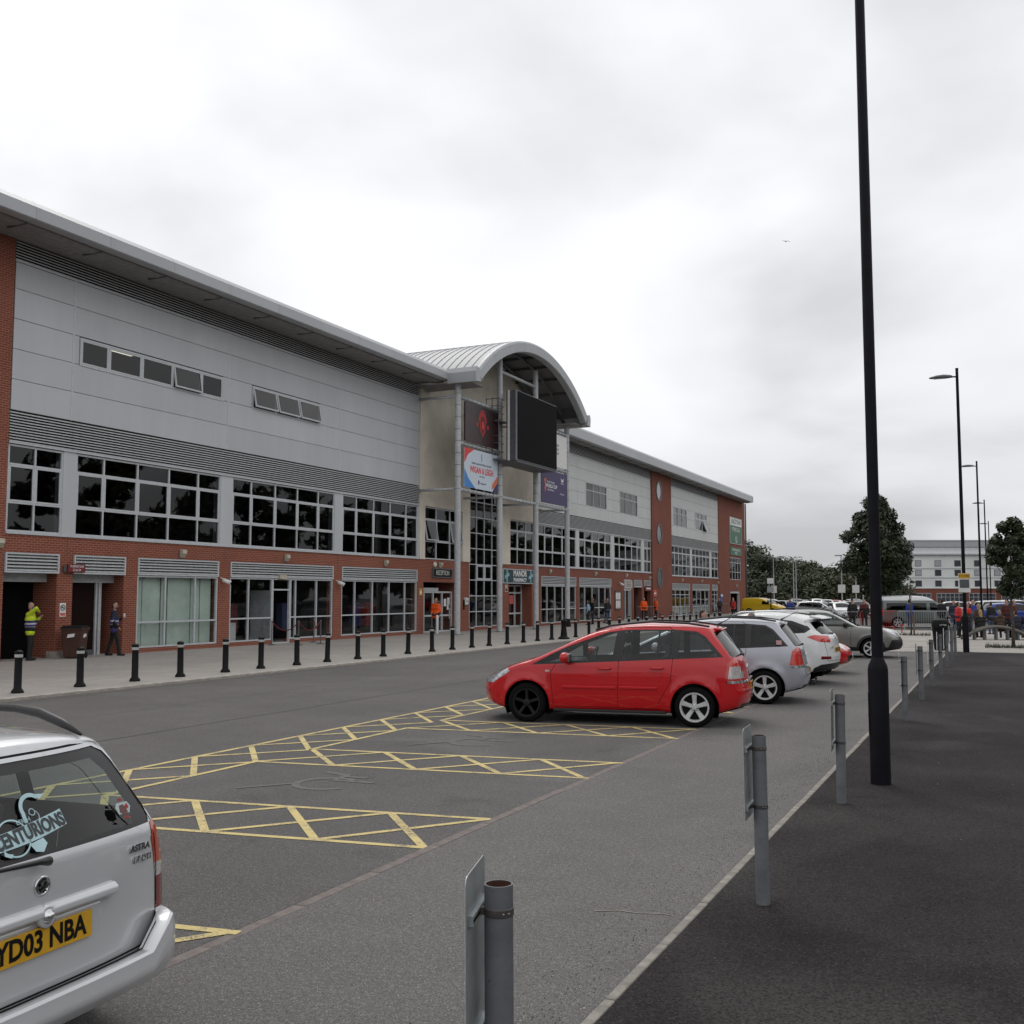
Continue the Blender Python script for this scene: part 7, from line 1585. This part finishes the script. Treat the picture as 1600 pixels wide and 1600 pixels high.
person('standing person in grey and blue top, farther back', (-1.5, 63.0, .01), R(180), 'grey', 'jeans', 'hairg', 1.78, vox=.024, group=SGp, yoke='blue'); person('standing person in maroon, farther back right of the lamp post', (.15, 62.0, .01), R(-150), 'maroon', 'black', 'hairb', 1.80, vox=.024, group=SGp, coat=.4)
for i, (x, yv, top_, hair_, lab, ln_) in enumerate(((-.95, 53.45, 'black', 'hairy', 'seated person with fair hair and black coat on the arched bench, left', True), (-.15, 53.75, 'brown', 'hairg', 'seated person in brown with white hood on the arched bench, middle', False), (.55, 53.9, 'navy', 'hairb', 'seated person in navy jacket on the arched bench, right', False), (1.0, 54.2, 'navy', 'hairb', 'seated person in dark blue with cap on the long bench', False), (1.75, 54.4, 'grey', 'hairg', 'seated person in grey on the long bench', False), (2.35, 54.6, 'turq', 'hairb', 'seated child in turquoise top on the long bench at the right edge', False))):
    person(lab, (x, yv, .06), R(18) if i != 2 else R(35), top_, 'black' if i % 2 == 0 else 'jeans', hair_, 1.72 if i < 5 else 1.3, lh=(-.14, .36, .98), rh=(.14, .36, .98), seated=True, lean=.12, vox=.022, long_hair=ln_, group=SGp, coat=.3, cap='navy' if i == 3 else None, hood=(i == 1))
person('dark figure seated at the left end beside the lamp post', (-1.55, 52.9, .06), R(40), 'black', 'black', 'hairb', 1.74, lh=(-.14, .36, .98), rh=(.14, .36, .98), seated=True, lean=.15, vox=.022, group=SGp, coat=.4)

XT = [('standing person in a dark coat behind the benches, left', (-.6, 60.5), 'black', 'hairb'), ('standing person in grey behind the benches, middle', (1.2, 60.0), 'grey', 'hairg'), ('standing person in navy beside the red hatchback', (-2.6, 66.0), 'navy', 'hairb'), ('standing person in a red shirt behind the arched bench', (.55, 64.5), 'maroon', 'hairb'), ('person in blue behind the crowd barrier at the minibus', (-5.2, 68.6), 'blue', 'hairb'), ('person in black right of the minibus nose', (-3.4, 69.2), 'black', 'hairb')]
for i, (lab, (x, yv), tp, hr_) in enumerate(XT): person(lab, (x, yv, .01), R(40 + 70 * i), tp, 'black' if i % 2 else 'jeans', hr_, 1.70 + .02 * i, vox=.026, group=SGp, coat=.4)
# ================================================================== trees, far cars, hotel, bird
b = NB('leaf_green'); oi = b.new('ShaderNodeObjectInfo'); v = b.coords(); n_ = b.noise(v, 1.2, 3)
b.base(b.ramp(n_, [(.3, (.014, .023, .008)), (.55, (.023, .038, .011)), (.8, (.042, .060, .017))])); b.set(Roughness=.6); M_LEAF = b.m
b = NB('leaf_wood'); v = b.coords(); n_ = b.noise(v, .12, 4)
b.base(b.ramp(n_, [(.3, (.016, .026, .009)), (.5, (.029, .043, .013)), (.62, (.042, .045, .016)), (.8, (.037, .056, .017))])); b.set(Roughness=.7); M_LEAFW = b.m
M_BARK = plain('bark', (.075, .060, .048), .9, 0, .4, 12, .4)
def leaves(cl, nl, size, rnd, spread):
    """leaf faces spread through the clumps; cl: list of (x,y,z,r)"""
    V = []; F = []
    wts = np.array([c[3] ** 2 for c in cl]); wts /= wts.sum(); rr = np.random.RandomState(rnd)
    pick = rr.choice(len(cl), nl, p=wts)
    d = rr.normal(size=(nl, 3)); d /= np.linalg.norm(d, axis=1)[:, None]; rad = rr.uniform(.45, 1.06, nl) ** .6
    for i in range(nl):
        c = cl[pick[i]]; p = Vector((c[0] + d[i, 0] * c[3] * rad[i] * spread, c[1] + d[i, 1] * c[3] * rad[i] * spread, c[2] + d[i, 2] * c[3] * rad[i] * .85))
        nrm_ = (Vector(d[i]) + Vector(rr.normal(size=3)) * .55 + Vector((0, 0, .45))).normalized(); a = nrm_.orthogonal().normalized(); a.rotate(Matrix.Rotation(rr.uniform(0, 6.28), 3, nrm_)); bb = nrm_.cross(a); s = size * rr.uniform(.6, 1.35)
        k = len(V); V += [p - a * s, p + bb * s * .42 - nrm_ * s * .1, p + a * s - nrm_ * s * .25, p - bb * s * .42 - nrm_ * s * .1]; F.append((k, k + 1, k + 2, k + 3))
    me = bpy.data.meshes.new('crown'); me.from_pydata([tuple(q) for q in V], [], F); return me
def tree(name, label, loc, trunk_h, crown_c, rx, rz_, nl, size, seed, tr=.10, group=None, clumps=26, mat=None):
    t = thing(name, label, 'tree', loc, 0, group); rr = random.Random(seed); H = crown_c + rz_ * .75
    tm = MB().tube([(0, 0, -.05), (.03, 0, trunk_h * .5), (-.02, .03, trunk_h), (.03, .0, crown_c), (0, .02, H)], [tr * 1.25, tr, tr * .85, tr * .5, tr * .1], 10)
    obj('trunk', tm, M_BARK, t, True)
    cl = []
    for i in range(clumps):
        z = rr.uniform(-1, 1); prof = math.sqrt(max(.05, 1 - abs(z) ** 2.2)) * (1.0 if z < -.1 else 1 - .55 * (z + .1)); q = rr.random() * 6.28; r0 = rx * prof * math.sqrt(rr.uniform(.15, .85)); cl.append((r0 * math.cos(q), r0 * math.sin(q), crown_c + z * rz_ * .86, rx * rr.uniform(.15, .29)))
    for i in range(9):
        c = cl[(i * 2) % len(cl)]; zb = max(trunk_h * .9, c[2] - .9); obj('limb', MB().tube([(0, 0, zb), (c[0] * .5, c[1] * .5, (zb + c[2]) / 2 + .1), (c[0], c[1], c[2])], [tr * .4, tr * .25, tr * .08], 6), M_BARK, t, True)
    me = leaves(cl, nl, size, seed, 1.0); me.materials.append(mat or M_LEAF); link('crown', me, t); return t
tree('street_tree', 'dark green round tree behind the foreground lamp post', (-7.35, 71.8, 0), 2.2, 5.3, 2.5, 3.35, 21000, .14, 5, .13, 'trees on the plaza', 110)
tree('street_tree', 'dark green tree with thin trunk at the right edge', (.30, 45.7, 0), 1.6, 3.60, 1.08, 1.72, 9000, .09, 9, .06, 'trees on the plaza', 80)
sp3 = tree('sapling', 'bare young sapling with a stake on the plaza', (-4.3, 57.4, 0), 1.9, 2.6, .30, .45, 130, .06, 3, .035, None, 12)
obj('stake', MB().tube([(.14, .03, 0), (.14, .03, 1.1)], .045, 8), plain('stake_wood', (.16, .11, .07), .9), sp3)
def grass(label, cx, cy, w_, h_, n, seed, z=.012):
    rr = random.Random(seed); mb = MB()
    for i in range(n):
        x, y_ = cx + rr.uniform(-w_, w_), cy + rr.uniform(-h_, h_); hh = rr.uniform(.05, .22); a = rr.random() * 6.28; mb.add([(x - .012 * math.cos(a), y_ - .012 * math.sin(a), z), (x + .012 * math.cos(a), y_ + .012 * math.sin(a), z), (x + rr.uniform(-.08, .08), y_ + rr.uniform(-.08, .08), z + hh)], [(0, 1, 2)])
    o = obj('grass_tuft', mb, M_LEAF); o['kind'] = 'stuff'; o['label'] = label; o['category'] = 'grass'; return o
grass('weedy grass around the sapling base', -4.3, 57.4, .9, .5, 320, 4); grass('green weeds around the tree base at the right edge', .7, 45.4, 1.4, .45, 700, 6)
# far wood that closes the view behind the car park
def wood(name, label, pts, nl, size, seed):
    rr = random.Random(seed); cl = []
    for (x, y_, h, w_) in pts:
        for k in range(16):
            q = rr.random() * 6.28; z = rr.uniform(.12, .95); r0 = w_ * math.sqrt(rr.random()) * (1.05 - .6 * z ** 2); cl.append((x + r0 * math.cos(q), y_ + r0 * math.sin(q), h * z, w_ * rr.uniform(.22, .40)))
    me = leaves(cl, nl, size, seed, 1.0); me.materials.append(M_LEAFW); o = link(name, me); o['kind'] = 'stuff'; o['label'] = label; o['category'] = 'woodland'; return o
def cpt(px, d):           # ground point seen in column px at camera depth d
    a = R(24.996); q = (px - 800) / 1640.0; return (-math.sin(a) * d + math.cos(a) * q * d, math.cos(a) * d + math.sin(a) * q * d)
P_ = []; rr_ = random.Random(21)
for i in range(27):
    px = 1120 + i * 10 + rr_.uniform(-5, 5); d = rr_.uniform(150, 185); x, y_ = cpt(px, d); hpx = np.interp(px, [1120, 1165, 1185, 1205, 1225, 1240, 1270, 1300, 1340, 1460], [842, 834, 850, 868, 862, 868, 874, 876, 878, 885]); P_.append((x, y_, 1.2 + (930 - hpx) / 1640 * d + rr_.uniform(-1.2, .0), 5.0))
for i in range(20):
    px = 1110 + i * 13 + rr_.uniform(-6, 6); d = rr_.uniform(138, 150); x, y_ = cpt(px, d); P_.append((x, y_, rr_.uniform(3.2, 5.4), 4.2))
wood('woodland', 'dense dark green and brown wood closing the view behind the car park', P_, 110000, .27, 31)
P2 = [(38 + rr_.uniform(-5, 6), -30 + i * 6.2, rr_.uniform(15, 20), 5.5) for i in range(54)]
wood('tree_belt', 'belt of tall trees on the far side of the path, mirrored in the stadium windows', P2, 60000, .9, 33)
# ---- hotel-like white block beyond the plaza
HX, HY = cpt(1388, 205); HD = R(25)
ht = thing('white_building', 'four storey white block with small square windows over a brick ground floor', 'building', (HX, HY, 0), HD); M_HW = plain('white_render', (.72, .74, .72), .85, 0, .10, .15); M_HROOF = streaky('hotel_roof', (.40, .415, .42), .5)
WL_ = 60; ST = [(3.9, 6.5), (6.5, 9.2), (9.2, 11.6)]
obj('brick_storey', MB().box(0, WL_, 0, 12, 0, 3.35), M_BRICKF, ht); obj('string_course', MB().box(-.1, WL_ + .1, -.12, 12, 3.35, 3.55), M_HW, ht); obj('white_wall', MB().box(0, WL_, .02, 12, 3.55, 9.9), M_HW, ht)
for zv in (5.35, 7.15): obj('band', MB().box(0, WL_, -.04, .02, zv, zv + .12), M_STEELD if False else M_PLATE, ht)
obj('eaves', MB().box(-.4, WL_ + .4, -.55, 12.5, 9.9, 10.05), M_STEEL, ht); obj('sloping_roof', MB().prism([(-.5, 10.05), (-.5, 10.12), (2.6, 11.55), (12.3, 11.55), (12.3, 10.05)], 'x', -.4, WL_ + .4), M_HROOF, ht); obj('roof_parapet', MB().box(-.2, WL_ + .2, 2.3, 12, 11.55, 12.75), M_HROOF, ht); obj('coping', MB().box(-.3, WL_ + .3, 2.2, 12, 12.75, 12.95), M_STEEL, ht)
me_s = MB().box(-.04, .04, 0, 1, 0, .06).mesh('roof_seam', M_STEEL)
for k in range(44): o = link('roof_seam', me_s, ht, (.4 + k * .95, -.5, 10.10)); o.scale = (1, 3.35, 1); o.rotation_euler = (math.atan2(1.43, 3.1), 0, 0)
wfm = MB(); bars_x = [(-.62, .62)]; 
wfm.box(-.62, .62, -.03, .05, 0, .07).box(-.62, .62, -.03, .05, 1.13, 1.2).box(-.62, -.55, -.03, .05, .07, 1.13).box(.55, .62, -.03, .05, .07, 1.13); wf_me = wfm.mesh('window', M_STEELD); pn_me = MB().add([(-.56, 0, .06), (.56, 0, .06), (.56, 0, 1.14), (-.56, 0, 1.14)], [(0, 1, 2, 3)]).mesh('pane', plain('hotel_glass', (.06, .065, .075), .12)); pn_l = MB().add([(-.56, 0, .06), (.56, 0, .06), (.56, 0, 1.14), (-.56, 0, 1.14)], [(0, 1, 2, 3)]).mesh('pane', plain('hotel_blind', (.36, .38, .40), .4))
for r_i, zv in enumerate((3.72, 5.80, 7.65)):
    for k in range(15):
        o = link('window', wf_me, ht, (1.9 + k * 3.85, -.005, zv)); p = link('pane', pn_l if (k * 7 + r_i * 3) % 5 in (0, 1, 3) and r_i > 0 else pn_me, o, (0, -.012, 0))
sw = MB(); sw.box(-2.6, 2.6, -.06, .03, .0, .1).box(-2.6, 2.6, -.06, .03, 1.9, 2.0).box(-2.6, 2.6, -.06, .03, 1.2, 1.27)
for q in np.arange(-2.6, 2.7, .86): sw.box(q - .04, q + .04, -.065, .035, 0, 2.0)
sw_me = sw.mesh('window', M_STEEL); sp_me = MB().add([(-2.55, 0, .05), (2.55, 0, .05), (2.55, 0, 1.95), (-2.55, 0, 1.95)], [(0, 1, 2, 3)]).mesh('pane', MATS['hotel_glass'])
for k in range(9): o = link('window', sw_me, ht, (5.5 + k * 6.3, -.01, .45)); link('pane', sp_me, o, (0, -.01, 0))
for zz_, k in ((0, 0),): obj('downpipe', MB().tube([(22.8, -.15, 0), (22.8, -.15, 9.9)], .12, 8), M_WHITE, ht)
# ---- far parked cars
FG = 'parked cars in the far car park'
protos = {}
def far_car(kind, pm, px, d, ang, label):
    if kind not in protos:
        c = make_car('parked_car', label, pm, kind, M_CGLASSD, FG, 'multi', 40, None, True); protos[kind] = c
    else:
        c = copy_tree(protos[kind]); c['label'] = label
        for ch in c.children:
            if ch.name.split('.')[0] in ('body', 'door_mirror') and ch.data.materials:
                ch.material_slots[0].link = 'OBJECT'; ch.material_slots[0].material = pm
    x, y_ = cpt(px, d); c.location = (x, y_, 0); c.rotation_euler = (0, 0, R(ang)); return c
FC = [('mpv', P_WHITE, 1203, 116, 120, 'white car behind the yellow van'), ('hatch', P_DGREY, 1232, 112, 130, 'dark grey hatchback right of the yellow van'), ('saloon', P_BLACK, 1252, 104, 120, 'black saloon in front of the white van row'), ('estate', P_WHITE, 1283, 90, 160, 'white estate with its side to the camera, left of the officers'),
      ('hatch', P_WHITE, 1311, 88, 115, 'small white hatchback behind the barrier near the officers'), ('hatch', P_EST, 1324, 100, 110, 'silver hatchback behind the small white one'), ('saloon', P_EST, 1222, 128, 110, 'silver saloon in the back row, left part'), ('mpv', P_DGREY, 1243, 130, 110, 'dark grey people carrier in the back row'), ('hatch', P_EST, 1258, 132, 115, 'silver hatchback in the back row, centre'), ('mpv', P_EST, 1275, 130, 110, 'silver people carrier in the back row, centre right'),
      ('estate', P_WHITE, 1290, 126, 100, 'white estate in the back row'), ('hatch', P_RED, 1305, 128, 110, 'red hatchback in the back row'), ('saloon', P_WHITE, 1318, 122, 110, 'white saloon in the back row near the tree'), ('mpv', P_BLACK, 1334, 118, 110, 'black people carrier in the back row under the tree'), ('estate', P_DGREY, 1340, 96, 115, 'dark estate behind the officers'),
      ('mpv', P_EST, 1562, 83, 205, 'silver people carrier behind the seated group, right'), ('estate', P_BLUE, 1588, 70, 200, 'blue estate at the right edge behind the benches'), ('hatch', P_RED, 1540, 88, 200, 'red hatchback behind the standing group'), ('mpv', P_WHITE, 1590, 92, 200, 'white people carrier at the right edge, back row'), ('saloon', P_DGREY, 1520, 100, 190, 'dark saloon behind the second lamp post'), ('hatch', P_EST, 1500, 96, 190, 'silver hatchback behind the red jacket'), ('saloon', P_RED, 1568, 76, 205, 'red saloon behind the benches beside the blue estate')]
for a in FC: far_car(*a)
# ---- vans
def make_van(name, label, px, d, ang, L, W, H, lower, upper, split, roof_m, win, hood=.9, stripe=None, wz=(1.22, 1.64)):
    x, y_ = cpt(px, d); root = thing(name, label, 'van', (x, y_, 0), R(ang)); o = -L / 2
    sp = dict(L=L, W=W, topsm=.10, top=[(0, .78), (.12, .94), (hood, 1.10), (hood + .15, 1.15), (hood + .95, H - .22), (hood + 1.4, H - .03), (hood + 1.9, H), (L - .4, H), (L, H - .06)], bot=[(0, .34), (.5, .28), (L - .5, .28), (L, .36)], front=[(.2, .15), (.45, 0), (.8, .04), (1.0, .14)], rear=[(.2, L - .06), (.5, L), (.8, L - .02), (H, L - .12)], width=[(.2, .94), (.5, .99), (.9, 1.0), (1.25, .985), (H - .1, .86), (H, .78)], plan=[(0, .84), (.4, .95), (1, 1), (L - .5, 1), (L, .96)], axles=[(.95, .33, .39), (L - 1.0, .33, .39)], fb=.25, rb=.05)
    sh = Shell(sp, 48, 14, 18); C_ = sh.cut
    if split: C_(13, 'xz', (SIDE, TOP, FRONT, REAR), [(-1, split), (L + 1, split), (L + 1, H + 1), (-1, H + 1)])
    if roof_m: C_(18, 'xz', (SIDE, TOP, FRONT, REAR), [(-1, H - .30), (L + 1, H - .30), (L + 1, H + 1), (-1, H + 1)])
    if stripe: C_(19, 'xz', (SIDE,), [(hood + .4, .55), (L - .1, .55), (L - .1, .75), (hood + .4, .75)])
    C_(2, 'xz', (SIDE,), [(hood + .35, wz[0]), (hood + 1.25, wz[0]), (hood + 1.25, wz[1]), (hood + .95, wz[1])])
    for (a, c) in win: C_(2, 'xz', (SIDE,), [(a, wz[0]), (c, wz[0]), (c, wz[1]), (a, wz[1])])
    C_(2, 'xy', (TOP,), [(hood + .2, -W * .37), (hood + .95, -W * .33), (hood + .98, 0), (hood + .95, W * .33), (hood + .2, W * .37)])
    C_(6, 'xz', (SIDE, FRONT), [(-.1, .80), (.15, .80), (.45, .98), (.1, 1.0), (-.1, .95)]); C_(4, 'xz', (SIDE, REAR), [(L - .12, .8), (L + .1, .8), (L + .1, 1.3), (L - .12, 1.3)])
    for f in sh.bm.faces:
        if f[sh.pid] in (4, 6) and abs(f.calc_center_median().y) < W * .32: f[sh.pid] = 0
    for ax in (.95, L - 1.0): C_(-1, 'xz', (SIDE, BOT), circ_arch(ax, .39, .33))
    for f in sh.bm.faces:
        if f[sh.reg] == BOT and f[sh.pid] == 0: f[sh.pid] = 11
    sh.parts({0: ('body', lower, 0), 13: ('upper_body', upper, 0), 18: ('roof', roof_m or upper, 0), 19: ('stripe', stripe or upper, 0), 2: ('window', M_CGLASSD, .004), 4: ('tail_lamp', M_TAILR, -.003), 6: ('headlamp', M_HEAD, -.003), 11: ('underside', M_UNDER, 0)}, root, (o, 0, 0))
    for ax in (.95, L - 1.0):
        for sg in (-1, 1): wheel_well(root, ax, .39, sg * W / 2, o); add_wheel(root, ax + o, sg * (W / 2 - .1), .335, 'five')
    for sg in (-1, 1): mirror(root, hood + .45 + o, sg * (W / 2), 1.35, M_TRIM, 1.3)
    obj('bumper', MB().box(-.05 + o, .10 + o, -W * .42, W * .42, .34, .56), M_TRIM, root, bevel=.03); obj('side_rail', MB().box(hood + 1.4 + o, L - .3 + o, -W / 2 - .01, -W / 2 + .02, .78, .84), M_TRIM, root)
    return root
make_van('delivery_van', 'yellow delivery van with chequered stripe at the end of the stadium', 1193, 110, 165, 4.6, 1.85, 1.80, P_YELL, P_YELL, None, None, (), wz=(1.10, 1.45))
mini = make_van('minibus', 'grey minibus with a raised white roof behind the barriers', 1430, 67, 205, 5.2, 1.95, 2.02, P_GREEN, P_GREEN, None, P_WHITE, ((2.35, 3.45), (3.55, 4.85)), wz=(1.12, 1.56))
cq = mini
# ---- thin grey lamp columns in the far car park
def column(label, px, d, h, sign=True):
    x, y_ = cpt(px, d); t = thing('lamp_column', label, 'lamp column', (x, y_, 0), 0, 'thin grey lamp columns in the far car park'); autosmooth(obj('shaft', MB().lathe([(.11, 0), (.11, 1.2), (.075, 1.3), (.05, h)], 10), M_GALV, t), 40); obj('lantern', MB().box(-.6, .12, -.1, .1, h - .05, h + .08), M_GALV, t, bevel=.03)
    if sign: obj('sign', MB().box(-.35, .35, -.15, -.11, 2.3, 3.1), M_WHITE, t)
    return t
for a in (('grey lamp column nearest the stadium end', 1208, 118, 6.3, True), ('tall grey lamp column left of the centre pair', 1239, 115, 6.0, False), ('tall grey lamp column, right one of the centre pair', 1243, 122, 6.0, False), ('grey lamp column left of the dark round tree', 1314, 105, 6.0, True), ('grey lamp column partly behind the dark round tree', 1336, 110, 5.8, True), ('short thin column beside the dark round tree', 1347, 112, 4.2, False)): column(*a)
pole = thing('round_sign_post', 'black post with white round and square signs near the yellow van', 'sign', cpt(1203, 96) + (0,)); obj('post', MB().tube([(0, 0, 0), (0, 0, 5.6)], .06, 8), M_BLACK, pole); obj('sign_face', MB().box(-.28, .28, -.10, -.06, 3.1, 3.6), M_WHITE, pole, bevel=.01); obj('lower_sign', MB().box(-.3, .3, -.10, -.06, 2.3, 2.85), M_PLATE, pole)
# ---- a gull gliding high up
bd_ = thing('bird', 'small dark bird gliding against the clouds', 'bird', (-10.56, 59.7, 22.2), R(40)); bd_.scale = (.55, .55, .55); obj('body', MB().lathe([(.004, -.16), (.035, -.08), (.045, .02), (.025, .13), (.004, .17)], 10, ax='y'), CLO['grey'], bd_, True)
for sg in (-1, 1): obj('wing', MB().add([(sg * .02, .05, .01), (sg * .02, -.05, .01), (sg * .22, -.02, .07), (sg * .22, .07, .07), (sg * .48, -.07, .02), (sg * .46, .0, .02), (sg * .02, 0, -.005), (sg * .22, .03, .058)], [(0, 1, 2, 3), (3, 2, 4, 5), (0, 3, 7, 6), (1, 6, 7, 2)]), CLO['grey'], bd_)
obj('tail', MB().add([(-.02, -.14, 0), (.02, -.14, 0), (.05, -.24, 0), (-.05, -.24, 0), (0, -.18, .01)], [(0, 1, 4), (1, 2, 4), (2, 3, 4), (3, 0, 4)]), CLO['grey'], bd_)
